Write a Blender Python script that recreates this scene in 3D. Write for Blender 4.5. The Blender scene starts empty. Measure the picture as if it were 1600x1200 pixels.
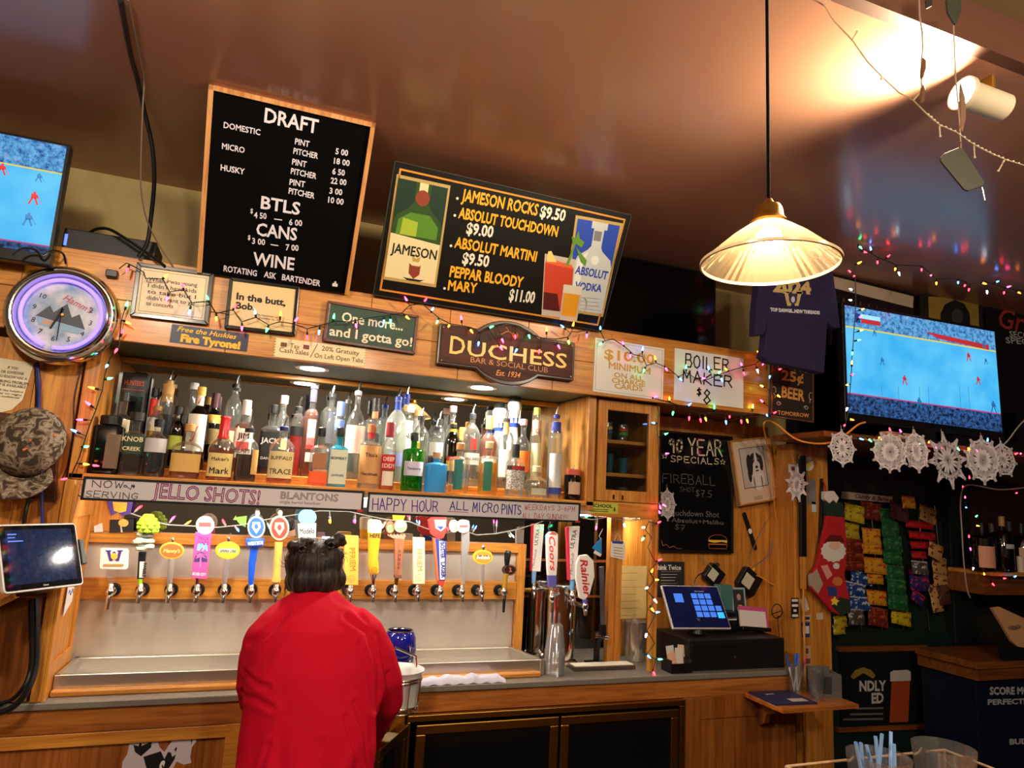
import bpy, bmesh, math, random
from mathutils import Vector, Matrix, Euler
random.seed(7)
S = bpy.context.scene
COL = S.collection
R = math.radians
# ------------------------------------------------------------------ camera
FPX, YAW, PIT, ROL, EYE = 1058.0, R(20.13), R(9.5), R(3.15), Vector((0, 0, 1.66))
cf = Vector((math.sin(YAW)*math.cos(PIT), math.cos(YAW)*math.cos(PIT), math.sin(PIT)))
_r0 = Vector((math.cos(YAW), -math.sin(YAW), 0)); _u0 = _r0.cross(cf)
cr = _r0*math.cos(ROL) + _u0*math.sin(ROL); cu = -_r0*math.sin(ROL) + _u0*math.cos(ROL)
cam = bpy.data.cameras.new('camera'); camo = bpy.data.objects.new('camera', cam); COL.objects.link(camo)
cam.sensor_width = 36; cam.lens = 36*FPX/1600; cam.clip_start = 0.05; cam.clip_end = 60
camo.matrix_world = Matrix(((cr.x, cu.x, -cf.x, EYE.x), (cr.y, cu.y, -cf.y, EYE.y), (cr.z, cu.z, -cf.z, EYE.z), (0, 0, 0, 1)))
S.camera = camo
# ------------------------------------------------------------------ world, exposure
w = bpy.data.worlds.new('World'); S.world = w; w.use_nodes = True
w.node_tree.nodes['Background'].inputs[0].default_value = (1.0, 0.72, 0.5, 1)
w.node_tree.nodes['Background'].inputs[1].default_value = 0.03
S.view_settings.view_transform = 'Standard'; S.view_settings.look = 'None'
S.view_settings.gamma = 1; S.view_settings.use_curve_mapping = False
S.view_settings.exposure = 0.0
S.cycles.transparent_max_bounces = 40
S.cycles.max_bounces = 10
S.cycles.sample_clamp_indirect = 6
# ------------------------------------------------------------------ unseen fill added to brighten the bar (the visible lamps carry their own light)
def lamp(name, typ, loc, power, col, size=.1, rot=None, **k):
    l = bpy.data.lights.new(name, typ); l.energy = power; l.color = col
    if typ == 'AREA': l.size = size
    else: l.shadow_soft_size = size
    for a, b in k.items(): setattr(l, a, b)
    o = bpy.data.objects.new(name, l); COL.objects.link(o); o.location = loc
    if rot: o.rotation_euler = rot
    return o
WARM = (1.0, .87, .68)
lamp('room_fill', 'POINT', (-.75, .45, 2.88), 125, WARM, .1)
lamp('room_fill', 'POINT', (.9, -1.2, 2.88), 110, WARM, .1)
lamp('room_fill', 'POINT', (2.2, .15, 2.7), 54, WARM, .1)
# ------------------------------------------------------------------ pixel <-> place
def ray(x, y): return cr*((x-800)/FPX) + cu*((600-y)/FPX) + cf
def P(x, y, Y=None, Z=None, X=None):
    d = ray(x, y)
    t = Y/d.y if Y is not None else (Z-EYE.z)/d.z if Z is not None else X/d.x
    return EYE + d*t
# ------------------------------------------------------------------ materials
MATS = {}
def newmat(name):
    m = bpy.data.materials.new(name); m.use_nodes = True
    return m, m.node_tree.nodes, m.node_tree.links, m.node_tree.nodes['Principled BSDF']
def mat(name, col, rough=.5, metal=0., emit=0., ecol=None, coat=0., trans=0., ior=1.45, spec=.5, noise=0., nscale=30., bump=0., alpha=1.):
    if name in MATS: return MATS[name]
    m, N, L, b = newmat(name)
    c = (*col, 1)
    b.inputs['Base Color'].default_value = c; b.inputs['Roughness'].default_value = rough
    b.inputs['Metallic'].default_value = metal; b.inputs['Specular IOR Level'].default_value = spec
    b.inputs['Coat Weight'].default_value = coat; b.inputs['Transmission Weight'].default_value = trans
    b.inputs['IOR'].default_value = ior; b.inputs['Alpha'].default_value = alpha
    if emit: b.inputs['Emission Strength'].default_value = emit; b.inputs['Emission Color'].default_value = (*(ecol or col), 1)
    if noise or bump:
        tc = N.new('ShaderNodeTexCoord'); n = N.new('ShaderNodeTexNoise'); n.inputs['Scale'].default_value = nscale
        n.inputs['Detail'].default_value = 4
        L.new(tc.outputs['Object'], n.inputs['Vector'])
        if noise:
            rp = N.new('ShaderNodeValToRGB'); rp.color_ramp.elements[0].position = .3; rp.color_ramp.elements[1].position = .72
            rp.color_ramp.elements[0].color = (*[v*(1-noise) for v in col], 1); rp.color_ramp.elements[1].color = (*[min(1, v*(1+noise)) for v in col], 1)
            L.new(n.outputs['Fac'], rp.inputs['Fac']); L.new(rp.outputs['Color'], b.inputs['Base Color'])
        if bump:
            bp = N.new('ShaderNodeBump'); bp.inputs['Strength'].default_value = bump; bp.inputs['Distance'].default_value = .004
            L.new(n.outputs['Fac'], bp.inputs['Height']); L.new(bp.outputs['Normal'], b.inputs['Normal'])
    MATS[name] = m
    return m
def wood(name, c1, c2, axis='X', rough=.38, sc=1., coat=.15):
    if name in MATS: return MATS[name]
    m, N, L, b = newmat(name)
    tc = N.new('ShaderNodeTexCoord'); mp = N.new('ShaderNodeMapping')
    lo, hi = 1.3*sc, 22*sc
    mp.inputs['Scale'].default_value = {'X': (lo, hi, hi), 'Y': (hi, lo, hi), 'Z': (hi, hi, lo)}[axis]
    n1 = N.new('ShaderNodeTexNoise'); n1.inputs['Scale'].default_value = 1.; n1.inputs['Detail'].default_value = 6; n1.inputs['Distortion'].default_value = 1.2
    n2 = N.new('ShaderNodeTexNoise'); n2.inputs['Scale'].default_value = 5.; n2.inputs['Detail'].default_value = 3
    L.new(tc.outputs['Object'], mp.inputs['Vector']); L.new(mp.outputs['Vector'], n1.inputs['Vector']); L.new(mp.outputs['Vector'], n2.inputs['Vector'])
    rp = N.new('ShaderNodeValToRGB'); e = rp.color_ramp.elements
    e[0].position = .3; e[0].color = (*c2, 1); e[1].position = .68; e[1].color = (*c1, 1)
    L.new(n1.outputs['Fac'], rp.inputs['Fac'])
    r2 = N.new('ShaderNodeValToRGB'); r2.color_ramp.elements[0].position = .38; r2.color_ramp.elements[0].color = (.68, .60, .50, 1); r2.color_ramp.elements[1].position = .5
    L.new(n2.outputs['Fac'], r2.inputs['Fac'])
    mx = N.new('ShaderNodeMixRGB'); mx.blend_type = 'MULTIPLY'; mx.inputs['Fac'].default_value = .7
    L.new(rp.outputs['Color'], mx.inputs['Color1']); L.new(r2.outputs['Color'], mx.inputs['Color2']); L.new(mx.outputs['Color'], b.inputs['Base Color'])
    b.inputs['Roughness'].default_value = rough; b.inputs['Coat Weight'].default_value = coat; b.inputs['Coat Roughness'].default_value = .15
    bp = N.new('ShaderNodeBump'); bp.inputs['Strength'].default_value = .12; bp.inputs['Distance'].default_value = .002
    L.new(n1.outputs['Fac'], bp.inputs['Height']); L.new(bp.outputs['Normal'], b.inputs['Normal'])
    MATS[name] = m
    return m
def glass(name, tint=(1, 1, 1), gloss=.12, body=0., bcol=None):
    """thin bottle or pane glass: tinted see-through with a fresnel sheen, some of it cloudy"""
    if name in MATS: return MATS[name]
    m, N, L, b = newmat(name)
    out = N['Material Output']; N.remove(b)
    t = N.new('ShaderNodeBsdfTransparent'); t.inputs[0].default_value = (*tint, 1)
    g = N.new('ShaderNodeBsdfGlossy'); g.inputs['Roughness'].default_value = .04; g.inputs['Color'].default_value = (1, 1, 1, 1)
    fr = N.new('ShaderNodeLayerWeight'); fr.inputs['Blend'].default_value = .35
    ma = N.new('ShaderNodeMath'); ma.operation = 'MULTIPLY_ADD'; ma.inputs[1].default_value = .55; ma.inputs[2].default_value = gloss*.4
    L.new(fr.outputs['Fresnel'], ma.inputs[0])
    src = t.outputs[0]
    if body:
        d = N.new('ShaderNodeBsdfDiffuse'); d.inputs[0].default_value = (*(bcol or tint), 1)
        tr = N.new('ShaderNodeBsdfTranslucent'); tr.inputs[0].default_value = (*(bcol or tint), 1)
        ad = N.new('ShaderNodeMixShader'); ad.inputs[0].default_value = .5
        L.new(d.outputs[0], ad.inputs[1]); L.new(tr.outputs[0], ad.inputs[2])
        m2 = N.new('ShaderNodeMixShader'); m2.inputs[0].default_value = body
        L.new(src, m2.inputs[1]); L.new(ad.outputs[0], m2.inputs[2]); src = m2.outputs[0]
    mx = N.new('ShaderNodeMixShader'); L.new(ma.outputs[0], mx.inputs[0]); L.new(src, mx.inputs[1]); L.new(g.outputs[0], mx.inputs[2])
    L.new(mx.outputs[0], out.inputs['Surface'])
    MATS[name] = m
    return m
def C(r, g, b):  # srgb 0-255 -> linear
    f = lambda v: v/12.92 if v <= .04045 else ((v+.055)/1.055)**2.4
    return tuple(f(v/255) for v in (r, g, b))
def K(r, g, b, rough=.5, **k):  # quick plain material by srgb colour
    return mat('paint_%d_%d_%d_%d' % (r, g, b, int(rough*100)) + ''.join('_%s%s' % (a, str(v)[:5]) for a, v in k.items()), C(r, g, b), rough, **k)
# ------------------------------------------------------------------ mesh builder
class MB:
    def __init__(s): s.v = []; s.f = []; s.m = []; s.cut = []
    def add(s, vs, fs, m=0):
        o = len(s.v); s.v += [tuple(v) for v in vs]; s.f += [tuple(i+o for i in f) for f in fs]; s.m += [m]*len(fs); return s
    def mark(s): s.cut.append((len(s.v), len(s.f))); return s
    def box(s, x0, x1, y0, y1, z0, z1, m=0):
        return s.add([(x0,y0,z0),(x1,y0,z0),(x1,y1,z0),(x0,y1,z0),(x0,y0,z1),(x1,y0,z1),(x1,y1,z1),(x0,y1,z1)],
                     [(0,3,2,1),(4,5,6,7),(0,1,5,4),(1,2,6,5),(2,3,7,6),(3,0,4,7)], m)
    def rings(s, rs, m=0, close=True, cap=True):
        n = len(rs[0]); vs = [p for r_ in rs for p in r_]; fs = []
        for i in range(len(rs)-1):
            for j in range(n if close else n-1):
                k = (j+1) % n; fs.append((i*n+j, i*n+k, (i+1)*n+k, (i+1)*n+j))
        if cap and close: fs.append(tuple(range(n-1, -1, -1))); fs.append(tuple((len(rs)-1)*n+j for j in range(n)))
        return s.add(vs, fs, m)
    def lathe(s, prof, n=20, c=(0, 0, 0), m=0, sx=1., sy=1., e=2., cap=True):
        """profile [(radius, z)], superellipse exponent e"""
        rs = []
        for r_, z in prof:
            q = []
            for j in range(n):
                a = 2*math.pi*(j+.5)/n; ca, sa = math.cos(a), math.sin(a)
                q.append((c[0]+sx*r_*math.copysign(abs(ca)**(2/e), ca), c[1]+sy*r_*math.copysign(abs(sa)**(2/e), sa), c[2]+z))
            rs.append(q)
        return s.rings(rs, m, True, cap)
    def cyl(s, p0, p1, r0, r1=None, n=12, m=0): return s.tube([p0, p1], [r0, r0 if r1 is None else r1], n, m)
    def tube(s, pts, r_, n=6, m=0, cap=True):
        pts = [Vector(p) for p in pts]; rr = r_ if isinstance(r_, (list, tuple)) else [r_]*len(pts)
        up = None; rs = []
        for i, p in enumerate(pts):
            t = (pts[min(i+1, len(pts)-1)]-pts[max(i-1, 0)])
            t = t.normalized() if t.length > 1e-9 else Vector((0, 0, 1))
            if up is None: up = Vector((0, 0, 1)) if abs(t.z) < .9 else Vector((1, 0, 0))
            a = t.cross(up); a = a.normalized() if a.length > 1e-6 else t.orthogonal().normalized()
            b = a.cross(t).normalized(); up = b
            rs.append([p + (a*math.cos(2*math.pi*j/n) + b*math.sin(2*math.pi*j/n))*rr[i] for j in range(n)])
        return s.rings(rs, m, True, cap)
    def prism(s, poly, y0, y1, m=0):
        """polygon in (x, z) between depths y0 (front, towards the viewer) and y1"""
        n = len(poly); vs = [(x, y0, z) for x, z in poly] + [(x, y1, z) for x, z in poly]
        fs = [tuple(range(n)), tuple(range(2*n-1, n-1, -1))] + [(i, i+n, (i+1) % n + n, (i+1) % n) for i in range(n)]
        return s.add(vs, fs, m)
    def flat(s, poly, y, m=0): return s.add([(x, y, z) for x, z in poly], [tuple(range(len(poly)))], m)
    def ball(s, c, r_, n=10, m=0, sx=1., sy=1., sz=1.):
        k = max(5, n//2+1); pr = [(max(1e-4, r_*math.sin(math.pi*i/k)), -r_*sz*math.cos(math.pi*i/k)) for i in range(k+1)]
        return s.lathe(pr, n, c, m, sx, sy, 2., False)
    def ribbon(s, pts, w_, y, m=0, t=.0006):
        """a flat stroke in the (x, z) plane"""
        for (x0, z0), (x1, z1) in zip(pts, pts[1:]):
            d = math.hypot(x1-x0, z1-z0)
            if d < 1e-7: continue
            ux, uz = (x1-x0)/d*w_*.5, (z1-z0)/d*w_*.5
            s.flat([(x0-ux-uz, z0-uz+ux), (x0-ux+uz, z0-uz-ux), (x1+ux+uz, z1+uz-ux), (x1+ux-uz, z1+uz+ux)], y, m)
        return s
    def grid(s, nu, nv, fn, m=0):
        vs = [fn(i/nu, j/nv) for j in range(nv+1) for i in range(nu+1)]
        fs = [(j*(nu+1)+i, j*(nu+1)+i+1, (j+1)*(nu+1)+i+1, (j+1)*(nu+1)+i) for j in range(nv) for i in range(nu)]
        return s.add(vs, fs, m)
    def xf(s, M, start=0):
        for i in range(start, len(s.v)): s.v[i] = tuple(M @ Vector(s.v[i]))
        return s
    def build(s, name, mats, parent=None, world=True, smooth=35, bevel=0., seg=2):
        """world: the points are world coordinates (shifted under the parent); else local to it"""
        if s.cut and s.cut[0] != (0, 0): s.cut.insert(0, (0, 0))
        if len(s.cut) > 1 and parent is not None:  # one part for every written line
            q = None
            for (a, b), (c, d) in zip(s.cut, s.cut[1:]+[(len(s.v), len(s.f))]):
                if c <= a: continue
                k = MB(); k.v = s.v[a:c]; k.f = [tuple(i-a for i in f_) for f_ in s.f[b:d]]; k.m = s.m[b:d]
                q = k.build(name, mats, parent, world, smooth, bevel, seg)
            return q
        off = Vector((0, 0, 0))
        if parent is not None and world:
            p = parent
            while p is not None: off += Vector(p.location); p = p.parent
        me = bpy.data.meshes.new(name)
        me.from_pydata([tuple(Vector(v)-off) for v in s.v] if off.length else s.v, [], s.f)
        mats = mats if isinstance(mats, (list, tuple)) else [mats]
        for m_ in mats: me.materials.append(m_)
        if len(mats) > 1: me.polygons.foreach_set('material_index', s.m)
        if smooth:
            me.polygons.foreach_set('use_smooth', [True]*len(me.polygons)); me.set_sharp_from_angle(angle=R(smooth))
        me.update()
        o = bpy.data.objects.new(name, me); COL.objects.link(o)
        if parent is not None: o.parent = parent
        if bevel:
            b = o.modifiers.new('bevel', 'BEVEL'); b.width = bevel; b.segments = seg; b.limit_method = 'ANGLE'; b.angle_limit = R(40)
        return o
def fixn(o):
    bm = bmesh.new(); bm.from_mesh(o.data); bmesh.ops.recalc_face_normals(bm, faces=bm.faces); bm.to_mesh(o.data); bm.free(); return o
def thing(name, label, cat, loc=(0, 0, 0), rot=(0, 0, 0), group=None):
    o = bpy.data.objects.new(name, None); COL.objects.link(o); o.empty_display_size = .05
    o.location = loc; o.rotation_euler = rot
    return tag(o, label, cat, group)
def tag(o, label, cat, group=None):
    o['label'] = label; o['category'] = cat
    if group: o['group'] = group
    return o
def struct(o): o['kind'] = 'structure'; return o
def copy_tree(o, parent=None):
    c = o.copy(); COL.objects.link(c)
    if parent is not None: c.parent = parent
    for ch in list(o.children): copy_tree(ch, c)
    return c
# ------------------------------------------------------------------ lettering
_tc = {}
def glyphs(s, bold=0., outline=0., shear=0.):
    k = (s, bold, outline, shear)
    if k in _tc: return _tc[k]
    cu_ = bpy.data.curves.new('t', 'FONT'); cu_.body = s; cu_.size = 1; cu_.resolution_u = 2; cu_.shear = shear
    if outline: cu_.fill_mode = 'NONE'; cu_.bevel_depth = outline; cu_.bevel_resolution = 0
    else: cu_.offset = 0 if 'M' in s else bold
    o = bpy.data.objects.new('t', cu_); COL.objects.link(o)
    me = o.to_mesh(); vs = [tuple(v.co) for v in me.vertices]; fs = [tuple(p.vertices) for p in me.polygons]
    if 'M' in s and bold and not outline:  # the M's notch closes under an offset: thicken by laid over copies
        n = len(vs); v0, f0 = vs, fs; vs, fs = [], []
        for k, (dx, dz) in enumerate(((-bold, 0), (bold, 0), (0, bold), (0, -bold), (0, 0))): vs += [(a+dx, b+dz, k*.00015) for a, b, c in v0]; fs += [tuple(i+k*n for i in f) for f in f0]
    o.to_mesh_clear(); bpy.data.objects.remove(o); bpy.data.curves.remove(cu_)
    _tc[k] = (vs, fs); return vs, fs
_h = glyphs('H'); CAPH = max(v[1] for v in _h[0]) - min(v[1] for v in _h[0])
def text(mb, s, x0, x1, z, h, y=-.001, m=0, bold=0., ang=0., outline=0., shear=0., squash=True, bend=None):
    """lettering on the (x, z) plane from x0 to x1 (x1 None: natural width, centred if x0 is a 1-tuple), base line z, cap height h"""
    vs, fs = glyphs(s, bold, outline, shear)
    if not vs: return
    mb.cut.append((len(mb.v), len(mb.f)))
    lo = min(v[0] for v in vs); hi = max(v[0] for v in vs); k = h/CAPH
    kx = k if x1 is None else (x1-x0)/max(1e-6, hi-lo)
    if isinstance(x0, tuple): x0 = x0[0]-kx*(hi-lo)/2
    ca, sa = math.cos(ang), math.sin(ang); out = []
    for a, b, c in vs:
        u, v = (a-lo)*kx, b*k
        out.append((x0+u*ca-v*sa, y-(c*k if outline else c), z+u*sa+v*ca))
    mb.add(out, fs, m)
STROKES = {
 'A': ['0,0 .5,1 1,0', '.2,.38 .8,.38'], 'B': ['0,0 0,1 .7,1 .85,.78 .7,.55 0,.52', '.7,.55 1,.3 .8,0 0,0'], 'C': ['1,.85 .6,1 .15,.8 0,.45 .2,.1 .6,0 1,.15'],
 'D': ['0,0 0,1 .6,.95 1,.5 .65,.05 0,0'], 'E': ['1,1 0,1 0,0 1,0', '0,.52 .75,.52'], 'F': ['1,1 0,1 0,0', '0,.52 .75,.52'], 'G': ['1,.85 .5,1 .05,.7 .05,.3 .5,0 1,.2 1,.45 .6,.45'],
 'H': ['0,0 0,1', '1,0 1,1', '0,.5 1,.5'], 'I': ['.5,0 .5,1'], 'J': ['.8,1 .8,.2 .5,0 .1,.15', '.4,1 1,1'], 'K': ['0,0 0,1', '.9,1 0,.45 1,0'], 'L': ['0,1 0,0 .9,0'],
 'M': ['0,0 .1,1 .5,.35 .9,1 1,0'], 'N': ['0,0 0,1 1,0 1,1'], 'O': ['.5,1 .1,.8 0,.45 .2,.08 .55,0 .9,.2 1,.6 .8,.92 .5,1'], 'P': ['0,0 0,1 .75,.95 .95,.72 .7,.48 0,.45'],
 'R': ['0,0 0,1 .75,.95 .9,.75 .7,.52 0,.48', '.45,.5 1,0'], 'S': ['.95,.88 .5,1 .1,.82 .2,.58 .8,.42 .95,.2 .5,0 .05,.12'], 'T': ['.5,0 .5,1', '0,1 1,1'], 'U': ['0,1 0,.25 .4,0 .8,.1 1,.4 1,1'],
 'V': ['0,1 .5,0 1,1'], 'W': ['0,1 .25,0 .5,.7 .75,0 1,1'], 'X': ['0,0 1,1', '0,1 1,0'], 'Y': ['0,1 .5,.5 1,1', '.5,.5 .5,0'], 'Z': ['0,1 1,1 0,0 1,0'],
 '0': ['.5,1 .1,.8 0,.45 .2,.08 .55,0 .9,.2 1,.6 .8,.92 .5,1'], '3': ['0,.9 .5,1 .9,.78 .4,.55 .95,.3 .5,0 0,.1'], '6': ['.8,1 .2,.6 .05,.25 .4,0 .85,.15 .8,.45 .4,.52 .1,.35'],
 '7': ['0,1 1,1 .4,0', '.2,.5 .8,.5'], '5': ['.9,1 .15,1 .1,.55 .6,.6 .95,.3 .5,0 0,.1'], '8': ['.5,.53 .1,.75 .45,1 .85,.8 .5,.53 .05,.25 .45,0 .95,.25 .5,.53'],
 '9': ['.9,.7 .5,.5 .1,.7 .3,1 .8,.95 .9,.7 .8,0'], '$': ['.95,.82 .5,.95 .1,.75 .8,.42 .95,.2 .5,.05 .05,.18', '.5,-.1 .5,1.1'], '!': ['.5,.3 .5,1', '.5,0 .5,.08'], '-': ['.1,.45 .9,.45'],
 '.': ['.45,0 .55,.06'], '*': ['.5,1 .65,.6 1,.6 .72,.35 .85,0 .5,.22 .15,0 .28,.35 0,.6 .35,.6 .5,1'], '&': ['1,0 .2,.75 .5,1 .7,.75 .1,.3 .4,0 .95,.4'], '1': ['.2,.8 .5,1 .5,0'], '4': ['.7,0 .7,1 0,.3 1,.3']}
def scrawl(mb, s, x0, x1, z, h, wd, y=-.001, m=0, ang=0., jit=.06, gap=.35):
    """hand-lettered capitals in a single stroke of width wd"""
    rg = random.Random(s + str(round(x0, 3))); mb.cut.append((len(mb.v), len(mb.f)))
    wid = {'I': .35, '.': .3, '!': .35, ' ': .6, '1': .6, '-': .6}
    tot = sum(wid.get(c, 1.)+gap for c in s)-gap
    k = (x1-x0)/tot; x = 0.; ca, sa = math.cos(ang), math.sin(ang)
    for c in s:
        wc = wid.get(c, 1.)
        dz = rg.uniform(-jit, jit)*h; hs = h*(1+rg.uniform(-jit, jit)); tl = rg.uniform(-jit, jit)
        for st in STROKES.get(c, []):
            pts = []
            for pr in st.split():
                a, b = map(float, pr.split(','))
                if c in 'I!1.': a = .5+(a-.5)*.5
                u, v = (x+a*wc)*k + tl*b*h, b*hs+dz
                pts.append((x0+u*ca-v*sa, z+u*sa+v*ca))
            mb.ribbon(pts, wd, y, m)
        x += wc+gap
# ------------------------------------------------------------------ flat signs: placed from the corners they show
def rect(cs, Y):
    a = [P(x, y, Y) for x, y in cs]  # TL TR BR BL
    c = (a[0]+a[1]+a[2]+a[3])/4
    W = ((a[1]-a[0]).length+(a[2]-a[3]).length)/2; H = ((a[0]-a[3]).length+(a[1]-a[2]).length)/2
    d = (a[1]-a[0])+(a[2]-a[3]); return c, W, H, -math.atan2(d.z, d.x)
def inv_of(o): return (Matrix.Translation(o.location) @ o.rotation_euler.to_matrix().to_4x4()).inverted()
def on(o, x, y):
    """where the sight line through a photo point meets the sign's own face"""
    M = inv_of(o); e = M @ EYE; d = (M.to_3x3() @ ray(x, y)); q = e - d*(e.y/d.y); return q.x, q.z
def tpx(mb, o, s, xl, yl, xr, yr, hp, **k):
    a = on(o, xl, yl); b = on(o, xr, yr); h = on(o, xl, yl-hp)
    text(mb, s, a[0], a[0]+math.hypot(b[0]-a[0], b[1]-a[1]), a[1], math.hypot(h[0]-a[0], h[1]-a[1]), ang=math.atan2(b[1]-a[1], b[0]-a[0]), **k)
def spx(mb, o, s, xl, yl, xr, yr, hp, wd, **k):
    a = on(o, xl, yl); b = on(o, xr, yr); h = on(o, xl, yl-hp)
    scrawl(mb, s, a[0], a[0]+math.hypot(b[0]-a[0], b[1]-a[1]), a[1], math.hypot(h[0]-a[0], h[1]-a[1]), wd, ang=math.atan2(b[1]-a[1], b[0]-a[0]), **k)
def oval(cx, cz, rx, rz, n=28, a0=0., a1=2*math.pi):
    return [(cx+rx*math.cos(a0+(a1-a0)*i/n), cz+rz*math.sin(a0+(a1-a0)*i/n)) for i in range(n if abs(a1-a0-2*math.pi) < 1e-6 else n+1)]
def rrect(x0, x1, z0, z1, r_, n=4):
    o = []
    for cx, cz, a in ((x1-r_, z1-r_, 0), (x0+r_, z1-r_, 90), (x0+r_, z0+r_, 180), (x1-r_, z0+r_, 270)):
        o += [(cx+r_*math.cos(R(a+90*i/n)), cz+r_*math.sin(R(a+90*i/n))) for i in range(n+1)]
    return o
def frame_mb(W, H, wd, y0, y1, m=0):
    mb = MB()
    mb.prism([(-W/2, -H/2), (-W/2, H/2), (-W/2+wd, H/2-wd), (-W/2+wd, -H/2+wd)], y0, y1, m)
    mb.prism([(W/2, -H/2), (W/2-wd, -H/2+wd), (W/2-wd, H/2-wd), (W/2, H/2)], y0, y1, m)
    mb.prism([(-W/2, H/2), (W/2, H/2), (W/2-wd, H/2-wd), (-W/2+wd, H/2-wd)], y0, y1, m)
    mb.prism([(-W/2, -H/2), (-W/2+wd, -H/2+wd), (W/2-wd, -H/2+wd), (W/2, -H/2)], y0, y1, m)
    return mb
# common colours
OAK = wood('oak', C(218, 150, 62), C(184, 112, 36), 'X')
OAKZ = wood('oak_upright', C(218, 150, 62), C(180, 108, 36), 'Z')
OAKY = wood('oak_depth', C(214, 146, 66), C(176, 104, 38), 'Y')
OAKD = wood('oak_dark', C(150, 84, 34), C(104, 54, 20), 'X')
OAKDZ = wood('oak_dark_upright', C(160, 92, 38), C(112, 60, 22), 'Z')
WALNUT = wood('walnut', C(92, 40, 22), C(44, 18, 9), 'X', rough=.7, coat=0.)
BLACK = mat('black_plastic', C(18, 18, 20), .35); MATTE = mat('black_felt', (.0012, .0012, .0016), .9, spec=.1)
CHROME = mat('chrome', (.78, .78, .78), .12, 1.); STEEL = mat('brushed_steel', C(214, 206, 194), .36, .45, noise=.06, nscale=6)
BRASS = mat('brass', C(176, 134, 60), .3, 1.); GOLD = mat('gold_paint', C(226, 170, 74), .35, .3)
WHITE = mat('white_paint', C(235, 232, 224), .5); PAPER = mat('paper', C(228, 214, 184), .7)
# ================================================================== THE ROOM
def ceiling_mat():
    m, N, L, b = newmat('brown_gloss_paint')
    b.inputs['Base Color'].default_value = (*C(178, 128, 104), 1); b.inputs['Roughness'].default_value = .2
    b.inputs['Specular IOR Level'].default_value = .6
    tc = N.new('ShaderNodeTexCoord'); n = N.new('ShaderNodeTexNoise'); n.inputs['Scale'].default_value = 3.; n.inputs['Detail'].default_value = 1
    L.new(tc.outputs['Object'], n.inputs['Vector'])
    bp = N.new('ShaderNodeBump'); bp.inputs['Strength'].default_value = .06; bp.inputs['Distance'].default_value = .01
    L.new(n.outputs['Fac'], bp.inputs['Height']); L.new(bp.outputs['Normal'], b.inputs['Normal'])
    return m
CEIL = ceiling_mat()
WALLP = mat('olive_beige_paint', C(168, 144, 92), .6, noise=.12, nscale=5)
DARKW = mat('dark_wall_paint', C(34, 30, 30), .6)
ROOMW = mat('room_wall_paint', C(122, 108, 94), .6)
GREEN = mat('dark_green_paint', C(22, 40, 36), .45)
CZ = 3.06
struct(MB().box(-3, 7, -4, 3.65, -.1, 0).build('floor', K(58, 44, 36, .4), smooth=0))
struct(MB().box(-3, 7, 1.28, 3.65, CZ, CZ+.08).build('ceiling', CEIL, smooth=0))
struct(MB().box(-3, 7, 1.24, 1.28, CZ, 3.5).build('ceiling_beam', mat('beam_brown', C(96, 58, 42), .5), smooth=0))
struct(MB().box(-3, 7, -4, 1.24, 3.2, 3.3).build('ceiling_front', mat('ceiling_tan', C(128, 98, 66), .6), smooth=0))
struct(MB().box(-3, 3.2, 3.5, 3.6, 0, CZ).build('wall_back', WALLP, smooth=0))
struct(MB().box(3.2, 7, 3.56, 3.66, 0, CZ).build('wall_back_right', DARKW, smooth=0))
struct(MB().box(-3.1, -3, -4, 3.65, 0, 3.3).build('wall_left', ROOMW, smooth=0))
struct(MB().box(7, 7.1, -4, 3.65, 0, 3.3).build('wall_right', DARKW, smooth=0))
struct(MB().box(-3, 7, -4.1, -4, 0, 3.3).build('wall_front', ROOMW, smooth=0))
# plank walls beside and inside the bar
def planks(name, x0, x1, y0, y1, z0, z1, pw, m, seed=1):
    mb = MB(); rg = random.Random(seed); x = x0; k = 0
    while x < x1-1e-4:
        xe = min(x1, x+pw*rg.uniform(.85, 1.15)); mb.box(x+.001, xe-.001, y0+rg.uniform(0, .0015), y1, z0, z1, 0); x = xe
    return struct(mb.build(name, m, smooth=0, bevel=.0015, seg=1))
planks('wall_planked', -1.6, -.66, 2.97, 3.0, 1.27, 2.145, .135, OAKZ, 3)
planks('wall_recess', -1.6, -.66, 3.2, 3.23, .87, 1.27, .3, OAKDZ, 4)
planks('wall_alcove', 1.905, 2.884, 3.3, 3.34, .872, 2.165, .235, OAKZ, 5)
struct(MB().box(2.885, 3.14, 3.1, 3.34, 0, 2.055).build('wall_post', OAKZ, smooth=0, bevel=.004))
# ================================================================== BACK BAR FURNITURE
FY = 2.90
t = thing('bar_canopy', 'long oak header across the top of the back bar carrying the small signs', 'bar canopy', (.7, FY, 2.15))
mb = MB(); rg = random.Random(2)
for z0, z1 in ((2.170, 2.327), (2.329, 2.487)):
    x = -1.6
    while x < 2.535:
        xe = min(2.535, x+rg.uniform(.28, .6)); 
        if 2.535-xe < .12: xe = 2.535
        mb.box(x+.0008, xe-.0008, FY, FY+.022+rg.uniform(0, .001), z0, z1, 0); x = xe
mb.build('header_board', OAK, t, smooth=0, bevel=.0015, seg=1)
MB().box(-1.6, 2.535, FY+.01, 3.5, 2.487, 2.505).build('top_ledge', OAK, t, smooth=0, bevel=.003)
MB().box(-.6, 1.51, FY+.023, 3.45, 2.175, 2.19).build('soffit', mat('green_soffit', C(74, 82, 66), .5), t, smooth=0)
MB().box(1.905, 2.535, FY+.023, 3.3, 2.175, 2.19).build('soffit', OAKD, t, smooth=0)
MB().box(2.508, 2.535, FY+.02, 3.3, 2.17, 2.486).build('end_board', OAKDZ, t, smooth=0)
t = thing('bottle_niche', 'open oak niche with a mirror back behind the liquor bottles', 'niche', (.45, 3.3, 1.62))
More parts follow.
